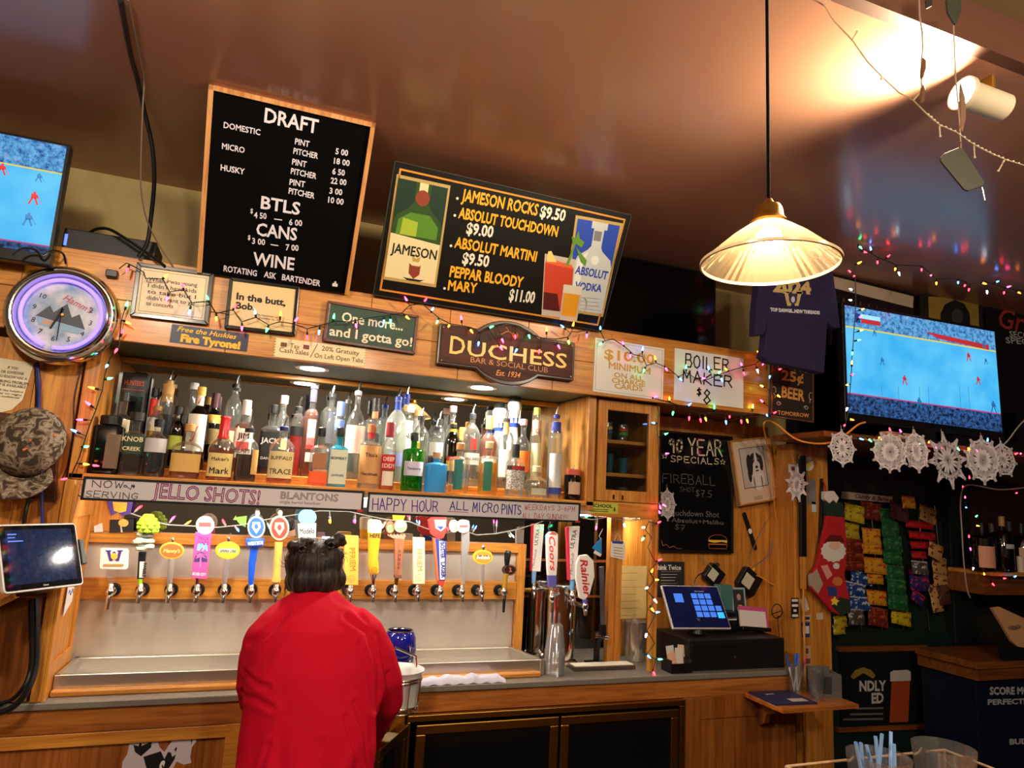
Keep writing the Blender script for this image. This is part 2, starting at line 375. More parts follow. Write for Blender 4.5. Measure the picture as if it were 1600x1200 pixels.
MIRROR = mat('mirror', (.62, .64, .62), .015, 1.)
MB().box(-.6, 1.5, 3.32, 3.33, 1.738, 2.150).build('mirror', MIRROR, t, smooth=0)
MB().box(-.6, 1.49, 3.302, 3.32, 2.150, 2.173).build('top_trim', OAK, t, smooth=0, bevel=.003)
MB().box(-.65, -.60, 2.95, 3.33, 1.641, 2.173).build('side_panel', OAKZ, t, smooth=0, bevel=.003)
MB().box(1.49, 1.53, 2.95, 3.33, 1.62, 2.173).build('side_panel', wood('oak_pale_upright', C(222, 164, 84), C(190, 122, 52), 'Z'), t, smooth=0, bevel=.003)
MB().box(-.65, 1.53, 2.95, 3.33, 1.64, 1.663).build('shelf', OAK, t, smooth=0, bevel=.003)
MB().box(-.6, 1.49, 3.085, 3.32, 1.663, 1.70).build('riser', OAK, t, smooth=0, bevel=.003)
MB().box(-.6, 1.49, 3.2, 3.32, 1.70, 1.737).build('riser', OAK, t, smooth=0, bevel=.003)
# recessed soffit lights
LENS = mat('lit_lens', (1, 1, 1), .5, emit=620, ecol=(1, .93, .8))
for i, x in enumerate((.185, .975)):
    d = thing('recessed_light', ['round recessed light glowing in the green soffit above the dark tall bottles', 'round recessed light glowing in the soffit under the carved bar sign'][i], 'ceiling light', (x, 3.077, 2.175), group='recessed soffit lights')
    MB().lathe([(.052, -.003), (.074, -.003), (.074, 0), (.052, 0), (.052, -.003)], 28, cap=False).build('trim_ring', WHITE, d, world=False)
    MB().lathe([(.001, -.002), (.052, -.002), (.052, 0), (.001, 0)], 28).build('lens', LENS, d, world=False)
# tap wall
t = thing('tap_wall', 'steel backsplash with an oak tap rail and oak frame behind the beer taps', 'tap wall', (.35, 3.27, .9))
MB().box(-.61, 1.27, 3.27, 3.28, .90, 1.425).build('backsplash', STEEL, t, smooth=0)
MB().box(-.61, 1.31, 3.245, 3.27, 1.388, 1.432).build('upper_rail', OAK, t, smooth=0, bevel=.002)
MB().box(-.61, 1.27, 3.235, 3.27, 1.165, 1.25).build('tap_rail', OAK, t, smooth=0, bevel=.003)
MB().box(1.272, 1.312, 3.235, 3.285, .87, 1.432).build('stile', OAKZ, t, smooth=0, bevel=.002)
MB().box(-.61, 1.31, 3.275, 3.28, 1.432, 1.64).build('mirror', MIRROR, t, smooth=0)
MB().box(-.61, -.50, 3.24, 3.274, 1.432, 1.64).build('corner_post', OAKZ, t, smooth=0, bevel=.002)
t = thing('return_panel', 'pale oak end panel closing the tap alcove beside the tablet shelf', 'panel', (-.625, 2.95, .87))
MB().box(-.645, -.612, 2.9, 3.28, .871, 1.638).build('panel', OAKZ, t, smooth=0, bevel=.003)
mb = MB()
for y0, y1, z0, z1 in ((2.9, 2.955, .871, 1.62), (3.21, 3.234, .871, 1.62), (2.955, 3.21, .871, .99), (2.955, 3.21, 1.5, 1.62)): mb.box(-.612, -.602, y0, y1, z0, z1)
mb.build('stile_and_rail', OAKZ, t, smooth=0, bevel=.002)
# counter
COUNTER = mat('grey_laminate', C(124, 118, 108), .3)
t = thing('back_counter', 'long grey topped back counter with an oak front', 'counter', (.5, 2.91, 0))
MB().box(-1.8, 2.70, 2.895, 3.29, .845, .87).box(1.28, 1.905, 3.29, 3.48, .845, .87).build('countertop', COUNTER, t, smooth=0, bevel=.004)
MB().box(-1.8, 2.70, 2.91, 2.935, .762, .845).build('apron', wood('oak_apron', C(190, 118, 52), C(138, 76, 28), 'X'), t, smooth=0, bevel=.002)
mb = MB(); mb.box(-1.8, .65, 2.925, 2.945, 0, .762)
mb.build('panel', wood('oak_front', C(178, 106, 46), C(124, 66, 24), 'Z'), t, smooth=0)
mb = MB(); mb.box(-1.8, -.745, 2.91, 2.927, 0, .762).box(.0, .10, 2.91, 2.927, 0, .762).box(.62, .682, 2.91, 2.927, 0, .76).box(-1.8, .62, 2.9105, 2.927, .715, .76)
mb.build('stile_and_rail', OAK, t, smooth=0, bevel=.003)
mb = MB(); mb.box(2.022, 2.70, 2.91, 2.935, 0, .762); mb.box(2.022, 2.12, 2.902, 2.911, 0, .762); mb.box(2.12, 2.62, 2.904, 2.911, .66, .762)
mb.build('side_panel', OAKDZ, t, smooth=0, bevel=.003)
MB().box(-1.8, 2.70, 2.96, 3.30, 0, .10).build('toe_kick', DARKW, t, smooth=0)
# drip tray with flared ends
t = thing('drip_tray', 'long stainless drip tray under the beer taps', 'drip tray', (.4, 3.1, .87))
mb = MB()
A = [(-.60, 2.985), (1.325, 2.985), (1.262, 3.262), (-.592, 3.262)]
mb.add([(x, y, .90) for x, y in A], [(0, 1, 2, 3)]); mb.add([(x, y, .875) for x, y in A], [(3, 2, 1, 0)])
for i in range(4):
    (x0, y0), (x1, y1) = A[i], A[(i+1) % 4]; d = Vector((x1-x0, y1-y0, 0)).normalized(); n_ = Vector((-d.y, d.x, 0))
    q = [Vector((x0, y0, 0)), Vector((x1, y1, 0)), Vector((x1, y1, 0))+n_*.02, Vector((x0, y0, 0))+n_*.02]
    mb.add([(p.x, p.y, .872) for p in q]+[(p.x, p.y, .94) for p in q], [(0,3,2,1),(4,5,6,7),(0,1,5,4),(1,2,6,5),(2,3,7,6),(3,0,4,7)])
fixn(mb.build('pan', mat('tray_steel', C(200, 194, 184), .3, .8), t, smooth=0, bevel=.003))
MB().box(-.60, 1.30, 2.955, 2.983, .871, .893).build('front_rod', OAK, t, smooth=0, bevel=.006)
# cooler
DGLASS = mat('dark_door_glass', C(10, 14, 18), .06, spec=.7)
t = thing('bottle_cooler', 'brass framed glass door bottle cooler under the back counter', 'cooler', (1.35, 2.93, 0))
MB().box(.69, 2.015, 2.955, 3.3, .105, .76).build('cabinet', mat('cooler_black', C(12, 12, 14), .4), t, smooth=0)
mb = MB(); mb.box(.686, 2.02, 2.885, 2.93, .735, .7605).box(1.99, 2.02, 2.885, 2.93, .105, .735).box(.686, .70, 2.885, 2.93, .105, .735)
mb.build('outer_frame', BRASS, t, smooth=0, bevel=.003)
for x0, x1 in ((.725, 1.365), (1.375, 1.985)):
    d = bpy.data.objects.new('door', None); COL.objects.link(d); d.parent = t
    MB().box(x0+.03, x1-.03, 2.9, 2.91, .12, .70).build('glass', DGLASS, d, smooth=0)
    mb = MB(); mb.box(x0, x1, 2.885, 2.915, .685, .722).box(x0, x1, 2.885, 2.915, .1, .14).box(x0, x0+.042, 2.885, 2.915, .14, .685).box(x1-.042, x1, 2.885, 2.915, .14, .685)
    mb.build('frame', BRASS, d, smooth=0, bevel=.004)
hz = Vector((.672, 2.875, 0)); a = math.atan2(2.54-2.875, .455-.672)
t = thing('open_cooler_door', 'brass edged cooler door swung open beside the bartender', 'door', hz, (0, 0, a))
mb = MB(); mb.box(0, .29, -.02, .02, .695, .735).box(0, .29, -.02, .02, .1, .14).box(0, .04, -.02, .02, .14, .695).box(.25, .29, -.02, .02, .14, .695)
mb.build('frame', BRASS, t, False, 0, .004); MB().box(.04, .25, -.008, .008, .14, .695).build('glass', DGLASS, t, False, 0)
MB().box(.12, .21, -.021, .021, .735, .738).build('label_strip', K(214, 196, 160), t, False, 0)
# wall cabinet with a glass door
t = thing('wall_cabinet', 'oak wall cabinet with a glass door holding glassware', 'cabinet', (1.72, 3.1, 1.62))
mb = MB(); x0, x1, z0, z1, y0, y1 = 1.535, 1.903, 1.635, 2.17, 2.985, 3.3
mb.box(x0, x0+.018, y0, y1, z0, z1).box(x1-.018, x1, y0, y1, z0, z1).box(x0, x1, y0, y1, z0-.02, z0+.012).box(x0, x1, y0, y1, z1-.015, z1)
mb.build('carcass', OAKZ, t, smooth=0, bevel=.002)
MB().box(x0+.018, x1-.018, y1-.01, y1, z0, z1).build('back_panel', mat('cabinet_back', C(48, 38, 28), .5), t, smooth=0)
for z in (1.80, 1.965): MB().box(x0+.018, x1-.018, y0+.03, y1-.01, z-.009, z+.009).build('shelf', OAK, t, smooth=0, bevel=.002)
MB().box(x0-.004, x1, 2.967, 2.985, 1.592, 1.665).build('bottom_rail', OAK, t, smooth=0, bevel=.002)
d = bpy.data.objects.new('door', None); COL.objects.link(d); d.parent = t
mb = MB(); a0, a1, b0, b1 = 1.55, 1.90, 1.668, 2.165
mb.box(a0, a0+.052, 2.962, 2.984, b0, b1).box(a1-.062, a1, 2.962, 2.984, b0, b1).box(a0+.052, a1-.062, 2.962, 2.984, b0, b0+.055).box(a0+.052, a1-.062, 2.962, 2.984, b1-.05, b1)
mb.build('frame', OAKZ, d, smooth=0, bevel=.003)
MB().box(a0+.05, a1-.06, 2.972, 2.975, b0+.05, b1-.05).build('glass', glass('pane_glass', (.9, .93, .9), .1), d, smooth=0)
for x in (1.64, 1.69): MB().box(x, x+.008, 2.957, 2.963, 1.678, 1.70).build('catch', mat('old_bronze', C(70, 44, 24), .4, .8), d, smooth=0)
# under-shelf lights: the bright strips over the taps
TUBE = mat('lit_tube', (1, 1, 1), .5, emit=72, ecol=(1, .92, .80))
for i, (xa, xb) in enumerate(((-.52, .40), (.48, 1.28), (1.56, 1.98))):
    d = thing('strip_light', ['lit strip light under the bottle shelf over the first taps', 'lit strip light under the bottle shelf over the last taps', 'lit strip light beneath the glass door cabinet'][i], 'strip light', ((xa+xb)/2, 2.97, 1.62), group='strip lights under the shelves')
    zt = 1.64 if i < 2 else 1.615
    if i == 2: d.location.y = 3.2
    yo = .23 if i == 2 else 0; MB().box(xa, xb, 2.953+yo, 2.985+yo, zt-.022, zt-.0005).build('housing', WHITE, d, smooth=0); MB().box(xa+.01, xb-.01, 2.955+yo, 2.983+yo, zt-.028, zt-.0225).build('diffuser', TUBE, d, smooth=0)
# posts at the draft tower bay
for i, (x, y, w2, nm) in enumerate(((1.775, 3.17, .036, 'oak upright post behind the draft towers'), (1.885, 2.975, .02, 'slim oak post wrapped in coloured lights at the counter edge'))):
    d = thing('wood_post', nm, 'post', (x, y, .87))
    MB().box(x-w2, x-.001, y-w2*.6, y+w2*.6, .871, 1.598).box(x+.001, x+w2, y-w2*.55, y+w2*.6, .871, 1.598).build('post', OAKZ, d, smooth=0, bevel=.002)
# dim back of the tower bay: shelves with a dark mirror
t = thing('bay_back', 'dark mirrored back of the draft tower bay with a thin shelf', 'bar back', (1.6, 3.47, .87))
MB().box(1.2, 1.905, 3.475, 3.485, .871, 1.60).build('mirror', mat('smoked_mirror', (.16, .16, .17), .04, 1.), t, smooth=0)
MB().box(1.33, 1.9, 3.462, 3.475, 1.33, 1.342).build('shelf', OAKD, t, smooth=0); MB().box(1.33, 1.9, 3.462, 3.475, 1.14, 1.15).build('shelf', OAKD, t, smooth=0)
# shelf for the tablet and the small shelf under the post
t = thing('tablet_shelf', 'small oak shelf board under the order tablet', 'shelf', (-.95, 2.7, 1.2))
MB().box(-1.3, -.72, 2.56, 2.97, 1.225, 1.25).build('board', OAK, t, smooth=0, bevel=.003); MB().box(-.93, -.90, 2.62, 2.97, 1.10, 1.225).build('bracket', OAKDZ, t, smooth=0, bevel=.003)
MB().box(-.90, -.655, 2.9, 2.96, .875, 1.225).build('upright', OAKDZ, t, smooth=0, bevel=.003)
t = thing('corner_shelf', 'small oak shelf on a bracket holding menus and pen glasses', 'shelf', (2.5, 2.85, .76))
mb = MB(); mb.prism([(2.372, -2.902), (2.372, -2.64), (2.80, -2.64), (2.80, -2.902)], -.785, -.765)
mb.xf(Matrix.Rotation(R(-90), 4, 'X')); 
mb = MB().box(2.372, 2.83, 2.635, 2.902, .752, .772); mb.build('board', wood('oak_shelf', C(196, 116, 50), C(140, 76, 30), 'X'), t, smooth=0, bevel=.003)
mb = MB(); q = [(2.895, .752), (2.77, .752), (2.78, .71), (2.85, .68), (2.86, .64), (2.895, .62)]
for X0 in (2.46,): mb.add([(X0, y, z) for y, z in q]+[(X0+.03, y, z) for y, z in q], [tuple(range(5, -1, -1)), tuple(range(6, 12))]+[(i, (i+1) % 6, (i+1) % 6+6, i+6) for i in range(6)])
fixn(mb.build('bracket', OAKDZ, t, smooth=0))
# dark green door beyond the post
d = thing('door_1', 'dark green kitchen door behind the snack rack', 'door', (4.0, 3.55, 0)); del d['category']; del d['label']; struct(d)
struct(MB().box(3.5, 4.60, 3.52, 3.55, 0, 2.0).build('door_leaf', GREEN, d, smooth=0, bevel=.003))
struct(MB().box(4.60, 4.80, 3.46, 3.56, 0, 2.12).box(3.38, 3.50, 3.46, 3.56, 0, 2.12).box(3.5, 4.6, 3.46, 3.56, 2.0, 2.12).build('door_frame', mat('green_frame', C(16, 26, 24), .5), d, smooth=0, bevel=.004))
# shelf below the big television
t = thing('television_shelf', 'long oak shelf under the big television hung with paper snowflakes', 'shelf', (3.6, 2.75, 2.05))
MB().box(2.72, 3.2, 2.70, 3.09, 2.058, 2.088).box(3.2, 4.75, 2.70, 3.45, 2.058, 2.088).build('board', OAKD, t, smooth=0, bevel=.003)
# ================================================================== SIGNS, PICTURES, SCREENS
def board(name, label, cat, cs, Y, th, m, lean=0., group=None, bev=.002, part='panel'):
    c, W, H, roll = rect(cs, Y)
    o = thing(name, label, cat, c - Vector((0, 0, 0)), (lean, roll, 0), group)
    if m: MB().box(-W/2, W/2, 0, th, -H/2, H/2).build(part, m, o, False, 0, bev)
    return o, W, H
def leaning(name, label, cat, bl, br, Yb, lean, H):
    a, b = P(*bl, Yb), P(*br, Yb); W = (b-a).length
    up = Vector((0, -math.sin(lean), math.cos(lean)))
    return thing(name, label, cat, (a+b)/2+up*H/2, (lean, -math.atan2((b-a).z, (b-a).x), 0)), W, H
SF = FY-.004  # face of a sign fixed to the header
INK = K(16, 14, 14, .6); IVORY = K(232, 224, 206, .6); CREAM = K(224, 204, 160, .6)
# ---- letter board
o, W, H = leaning('letter_board', 'tall black felt letter board of draft prices with a thin oak frame', 'menu board', (307.5, 425), (544.5, 460), 2.874, R(35), .705)
MB().box(-W/2+.01, W/2-.01, .004, .018, -H/2, H/2-.01).build('felt', MATTE, o, False, 0)
MB().box(-W/2, -W/2+.017, -.006, .02, -H/2, H/2).box(W/2-.017, W/2, -.006, .02, -H/2, H/2).box(-W/2, W/2, -.006, .02, H/2-.017, H/2).build('frame', wood('oak_pale', C(232, 172, 112), C(206, 136, 78), 'Z'), o, False, 0)
mb = MB()
for s, xl, yl, xr, yr, h in (('DRAFT', 412.5, 190.5, 496, 209, 22), ('DOMESTIC', 349, 199.5, 406.5, 211.5, 9), ('MICRO', 346.5, 232.5, 382, 239.4, 9), ('HUSKY', 344.4, 266, 382, 273, 9),
    ('PINT', 460.5, 225, 483, 230, 9), ('PITCHER', 458, 240, 496.5, 248.4, 9), ('PINT', 456, 257, 478.5, 261.6, 9), ('PITCHER', 454, 271.5, 494, 280, 9), ('PINT', 452, 288.6, 476.4, 293, 9), ('PITCHER', 450.6, 302.4, 491, 310.8, 9),
    ('5 00', 524, 240.6, 543.5, 244, 9), ('18 00', 521.4, 255.6, 546, 259.8, 9), ('6 50', 519, 272, 538.5, 275, 9), ('22 00', 516.6, 286.5, 541, 290, 9), ('3 00', 514.5, 302.4, 534.5, 305.4, 9), ('10 00', 512.4, 316.5, 536.4, 320.4, 9),
    ('BTLS', 407, 325.5, 468, 336, 19), ('$', 391, 333, 395, 333.6, 7), ('4 50', 396.6, 340.5, 416.4, 342.6, 9), ('6 00', 451.5, 351.6, 472, 353.6, 9), ('CANS', 400, 367.5, 463.5, 376, 19), ('$', 387, 374.4, 391, 375, 7),
    ('3 00', 393.6, 381, 414, 383.4, 9), ('7 00', 446.4, 391, 466.5, 392.4, 9), ('WINE', 394.5, 413.4, 459, 422.4, 19), ('ROTATING', 349, 424, 401, 432, 9), ('ASK', 412, 433, 431, 436.5, 9), ('BARTENDER', 440, 437.5, 500, 447.6, 9)):
    tpx(mb, o, s, xl, yl, xr, yr, h, bold=.022, y=.0025)
for a in ((429, 342.5, 440, 344), (423.6, 382.5, 434, 384)):
    p, q = on(o, a[0], a[1]), on(o, a[2], a[3]); mb.mark(); mb.ribbon([p, q], .004, .0025)
p = on(o, 523, 448); mb.mark(); mb.flat(rrect(p[0]-.011, p[0]+.011, p[1], p[1]+.014, .003), .0025); mb.flat(rrect(p[0]-.004, p[0]+.004, p[1]+.012, p[1]+.023, .002), .0025)
mb.build('lettering', K(236, 226, 236, .5), o, False, 0)
# ---- drink special sign
o, W, H = leaning('drink_special_sign', 'wide black drinks sign with gold border, whiskey bottle and vodka bottle pictures', 'sign', (583, 461), (940, 518), 2.882, R(27), .568)
YELLOW = K(250, 176, 40, .5)
MB().box(-W/2, W/2, 0, .012, -H/2, H/2).build('panel', mat('sign_black', C(20, 17, 15), .4, spec=.3), o, False, 0, .002)
MB().box(-W/2, W/2, -.004, .014, -H/2, -H/2+.004).box(-W/2, W/2, -.004, .014, H/2-.004, H/2).box(-W/2, -W/2+.004, -.004, .014, -H/2, H/2).box(W/2-.004, W/2, -.004, .014, -H/2, H/2).build('edge_strip', mat('sign_edge', C(58, 56, 46), .4), o, False, 0)
frame_mb(W-.05, H-.05, .008, -.0012, 0).build('gold_border', K(214, 140, 40, .5), o, False, 0)
mb = MB()
for s, xl, yl, xr, yr, h, wht in (('JAMESON ROCKS', 720.3, 313, 839, 336.7, 19, 0), ('$9.50', 842.5, 338.6, 881.8, 345.5, 18, 1), ('ABSOLUT TOUCHDOWN', 715.4, 340, 870, 369.7, 17, 0), ('$9.00', 727.8, 364.8, 769.6, 370.8, 18, 1),
    ('ABSOLUT MARTINI', 709.3, 386.2, 837, 408.8, 17, 0), ('$9.50', 721.4, 411.5, 763, 417, 18, 1), ('PEPPAR BLOODY', 701.6, 431.6, 815.8, 449, 17, 0), ('MARY', 699, 452.8, 744.3, 457.7, 16, 0), ('$11.00', 794.3, 468.7, 834.2, 473.4, 18, 1)):
    tpx(mb, o, s, xl, yl, xr, yr, h*.95, bold=.032, m=wht, y=-.0016)
for x, y in ((714.5, 310), (710.5, 336.5), (704.5, 384), (694.5, 450.5)):
    p = on(o, x, y); mb.mark(); mb.flat(oval(p[0], p[1], .006, .006, 12), -.0016, 1)
mb.build('lettering', [YELLOW, IVORY], o, False, 0)
def quad(o, *px): return [on(o, *p) for p in px]
def bil(q, u, v):  # u right, v up inside a TL TR BR BL quad
    (a, b), (c, d), (e, f), (g, h) = q
    return ((a*(1-u)+c*u)*v+(g*(1-u)+e*u)*(1-v), (b*(1-u)+d*u)*v+(h*(1-u)+f*u)*(1-v))
def art(mb, q, pts, y, m): mb.flat([bil(q, u, v) for u, v in pts], y, m)
q = quad(o, (620, 272), (704, 290), (681, 449), (596.5, 436))
mb = MB()
art(mb, q, [(0, 0), (1, 0), (1, 1), (0, 1)], -.0012, 0); art(mb, q, [(.04, .03), (.96, .03), (.96, .97), (.04, .97)], -.0016, 1)
art(mb, q, [(.05, .03), (.95, .03), (.95, .56), (.9, .64), (.72, .72), (.66, .78), (.66, .97), (.38, .97), (.38, .78), (.3, .72), (.1, .64), (.05, .56)], -.002, 2)
art(mb, q, [(.12, .46), (.88, .46), (.88, .58), (.7, .68), (.34, .68), (.14, .6)], -.0024, 3); art(mb, q, [(.2, .46), (.5, .46), (.5, .6), (.22, .62)], -.0028, 4)
art(mb, q, [(.44, .88), (.6, .88), (.6, .97), (.44, .97)], -.0024, 5); art(mb, q, oval(.52, .83, .13, .075, 20), -.0028, 6)
art(mb, q, [(.04, .03), (.96, .03), (.96, .42), (.5, .44), (.04, .46)], -.0024, 5)
art(mb, q, [(.45, .2), (.5, .18), (.64, .18), (.66, .2), (.66, .1), (.56, .05), (.46, .1)], -.0028, 6); art(mb, q, [(.5, .22), (.62, .22), (.64, .28), (.56, .25), (.48, .28)], -.0028, 0)
art(mb, q, [(.36, .055), (.45, .03), (.68, .03), (.77, .055), (.68, .05), (.45, .05)], -.0028, 7)
mb.build('whiskey_picture', [K(190, 158, 92), K(18, 50, 34), K(40, 74, 24), K(84, 132, 34), K(164, 184, 52), K(232, 214, 164), K(140, 60, 40), INK], o, False, 0)
mb = MB(); tpx(mb, o, 'JAMESON', 610, 394, 681, 406, 15, bold=.02, y=-.0032); mb.build('lettering', INK, o, False, 0)
q = quad(o, (899.6, 336), (973, 349), (942, 495), (879, 486))
mb = MB()
art(mb, q, [(0, 0), (1, 0), (1, 1), (0, 1)], -.0012, 0); art(mb, q, [(.05, .03), (.95, .03), (.95, .97), (.05, .97)], -.0016, 1)
art(mb, q, [(.1, .03), (.95, .03), (.95, .52), (.9, .6), (.68, .68), (.64, .72), (.64, .9), (.7, .9), (.7, .97), (.36, .97), (.36, .9), (.42, .9), (.42, .72), (.36, .68), (.16, .6), (.1, .52)], -.002, 2)
art(mb, q, [(.14, .05), (.3, .05), (.3, .52), (.38, .66), (.16, .56)], -.0024, 3); art(mb, q, oval(.55, .58, .09, .05, 16), -.0024, 3); art(mb, q, [(.44, .78), (.6, .78), (.6, .88), (.44, .88)], -.0024, 4)
mb.build('vodka_picture', [K(190, 158, 92), K(28, 66, 176), K(196, 200, 198), K(226, 228, 224), K(120, 122, 124)], o, False, 0)
mb = MB(); tpx(mb, o, 'ABSOLUT', 897.5, 427, 947.6, 436.5, 12, bold=.03, y=-.003); tpx(mb, o, 'VODKA', 897, 451, 939, 456, 11, bold=.03, y=-.003)
for k in range(4): mb.ribbon([on(o, 903+k, 464+k*6), on(o, 935+k, 467+k*6)], .0012, -.003)
mb.build('lettering', K(30, 66, 170), o, False, 0)
q = quad(o, (851, 396), (898, 405), (893, 500), (843, 494))
mb = MB()
art(mb, q, [(.05, .02), (.95, .02), (1, 1), (0, 1)], -.0032, 0); art(mb, q, [(.08, .12), (.92, .12), (.97, .86), (.03, .86)], -.0036, 1); art(mb, q, [(.08, .12), (.6, .12), (.5, .4), (.06, .4)], -.0038, 2)
art(mb, q, [(.03, .86), (.97, .84), (.9, .9), (.5, .92), (.1, .94)], -.0038, 3); art(mb, q, [(.08, .88), (.4, .9), (.2, 1.06), (.1, 1.04)], -.004, 4)
art(mb, q, [(.7, .88), (.8, .88), (1.0, 1.25), (1.2, 1.2), (1.3, 1.3), (1.12, 1.34), (1.08, 1.46), (.98, 1.34), (.84, 1.34), (.92, 1.2)], -.004, 5); art(mb, q, [(1.0, 1.2), (1.4, 1.02), (1.36, .92), (1.2, .98)], -.004, 5)
mb.build('cocktail_picture', [K(196, 180, 164), K(196, 60, 34), K(80, 16, 12), K(224, 96, 50), K(226, 204, 120), K(96, 140, 40)], o, False, 0)
q = quad(o, (880, 445), (910, 449), (902, 503), (872, 499))
mb = MB()
art(mb, q, [(.05, 0), (.95, 0), (1, 1), (0, 1)], -.0044, 0); art(mb, q, [(.12, .14), (.86, .14), (.9, .78), (.08, .78)], -.0048, 1); art(mb, q, [(.02, .78), (.98, .78), (1, 1.02), (0, 1.02)], -.0052, 2)
c = bil(q, 1.15, .5); mb.tube([(c[0]+.018*math.cos(a/8*math.pi-1.57), -.0048, c[1]+.036*math.sin(a/8*math.pi-1.57)) for a in range(9)], .003, 6, 0)
mb.build('beer_mug_picture', [K(190, 180, 160), K(222, 150, 24), K(214, 204, 186)], o, False, 0)
# ---- framed quotes
o, W, H = board('framed_quote', 'black framed quote sheet hung next to the round clock', 'framed print', [(214.6, 412), (335, 425), (325, 510), (203, 492)], SF-.012, .012, INK)
frame_mb(W, H, .016, -.006, .002).build('frame', mat('black_gloss_frame', C(20, 18, 16), .2), o, False, 0, .002)
MB().box(-W/2+.015, W/2-.015, -.001, 0, -H/2+.015, H/2-.015).build('sheet', K(226, 212, 178), o, False, 0); frame_mb(W-.05, H-.05, .0015, -.0016, -.001).build('rule', K(120, 104, 80), o, False, 0)
mb = MB()
for s, xl, yl, xr, yr, h in (('When I was young', 232, 439, 308, 448.5, 6), ('I didn\'t have kids', 231, 448.5, 307, 458, 6), ('to take but I', 230, 458, 306, 467.5, 6), ('didn\'t want to go', 229, 467.5, 304, 477, 6), ('to concerts.', 228, 476.5, 272, 482, 6)):
    tpx(mb, o, s, xl, yl, xr, yr, h, y=-.002, bold=.01)
mb.build('lettering', K(70, 50, 40), o, False, 0)
o, W, H = board('framed_quote', 'black framed quote sheet with large bold wording, second from the clock', 'framed print', [(357.5, 434), (468, 447), (461, 526), (352, 512)], SF-.012, .012, INK)
frame_mb(W, H, .014, -.006, .002).build('frame', MATS['black_gloss_frame'], o, False, 0, .002)
MB().box(-W/2+.013, W/2-.013, -.001, 0, -H/2+.013, H/2-.013).build('sheet', K(226, 196, 140), o, False, 0)
mb = MB()
for s, xl, yl, xr, yr, h, b in (('In the butt,', 369, 467.5, 446, 478, 10, .035), ('Bob.', 368, 482, 398, 485, 10, .035), ('The Newlywed Game', 400, 493, 439, 498, 3, 0), ('December 1st, 1977', 405, 498, 439, 502, 3, 0)): tpx(mb, o, s, xl, yl, xr, yr, h, y=-.002, bold=b)
mb.build('lettering', INK, o, False, 0)
# ---- banner sticker, tax sign, green sign
o, W, H = board('bumper_sticker', 'navy bumper sticker with gold lettering under the framed quotes', 'sticker', [(268.6, 505.8), (389, 522.6), (386, 549), (265, 535)], SF+.002, .0015, K(26, 28, 66, .4), bev=0)
mb = MB(); tpx(mb, o, 'Free the Huskies', 276.5, 517, 369, 530, 7.5, shear=.3, bold=.02); tpx(mb, o, 'Fire Tyrone!', 281.5, 533, 375, 545.5, 11, bold=.06); mb.build('lettering', K(250, 190, 40), o, False, 0)
o, W, H = board('tax_sign', 'cream zigzag ended paper sign about tax and gratuity', 'sign', [(429.5, 526.7), (573, 545.6), (571, 573.5), (426, 557.5)], SF, .002, None)
n = 7; z = lambda i: H/2-H*i/(2*n)
MB().prism([(-W/2+(.008 if i % 2 else 0), z(i)) for i in range(2*n+1)][::-1]+[(W/2-(.008 if i % 2 else 0), z(i)) for i in range(2*n+1)], 0, .002).build('panel', K(232, 216, 170), o, False, 0)
mb = MB()
for s, xl, yl, xr, yr, h in (('Tax', 453, 543, 468, 545.5, 7), ('Cash Sales', 436, 549.6, 482, 555.5, 7.5), ('20% Gratuity', 502.5, 547.4, 561, 555.5, 7), ('On Left Open Tabs', 491, 558.6, 567, 567, 7)): tpx(mb, o, s, xl, yl, xr, yr, h, bold=.005)
for x in (443.5, 478.5): mb.mark(); a = on(o, x, 538.5+(x-443)*.11); mb.flat([(a[0]-.012, a[1]-.009), (a[0]+.012, a[1]-.009), (a[0]+.012, a[1]+.009), (a[0]-.012, a[1]+.009)], -.001)
mb.mark(); mb.ribbon([on(o, 485, 558), on(o, 496, 538)], .003, -.001); mb.build('lettering', K(110, 62, 34), o, False, 0)
o, W, H = board('green_sign', 'green wooden sign with cream lettering in a red-brown frame', 'sign', [(512, 470), (654.6, 493.4), (648, 554), (504.6, 532.4)], SF-.014, .014, K(40, 66, 50, .5))
frame_mb(W, H, .012, -.005, .004).build('frame', wood('cherry_frame', C(112, 52, 34), C(80, 34, 22), 'X'), o, False, 0, .002)
mb = MB(); tpx(mb, o, 'One more...', 533.4, 502.4, 629, 516.5, 15, bold=.02); tpx(mb, o, 'and I gotta go!', 514, 523.4, 643.5, 541.5, 14, bold=.02); mb.build('lettering', K(236, 220, 190), o, False, 0)
# ---- carved bar sign
o, W, H = board('carved_bar_sign', 'carved walnut bar sign with gold letters and an oval centre', 'sign', [(689, 504), (900, 536.6), (895.5, 594.5), (681, 569)], SF-.03, .03, None)
def plaque(k, w0, h0): 
    rx, rz = w0*.29, h0*.5*1.62; xs = rx*math.sqrt(max(0, 1-(h0/2/rz)**2)); n = 12
    a1 = math.atan2(h0/2/rz, xs/rx)
    top = oval(0, 0, rx, rz, n, a1, math.pi-a1); bot = oval(0, 0, rx, rz, n, math.pi+a1, 2*math.pi-a1)
    return [(w0/2, -h0/2), (w0/2, h0/2)]+top+[(-w0/2, h0/2), (-w0/2, -h0/2)]+bot
MB().prism(plaque(0, W, H), 0, .028).build('backing', wood('walnut_edge', C(58, 32, 22), C(34, 18, 12), 'X'), o, False, 0, .004)
MB().prism(plaque(0, W-.022, H-.022), -.004, .0).build('face', WALNUT, o, False, 0, .002)
mb = MB()
tpx(mb, o, 'D', 701.4, 552, 725, 555.5, 27, y=-.0065, bold=.01); tpx(mb, o, 'UCHESS', 729, 555.5, 884.4, 576, 23, y=-.0065, bold=.01)
mb.build('lettering', mat('gilt_letters', C(250, 206, 110), .4), o, False, 0)
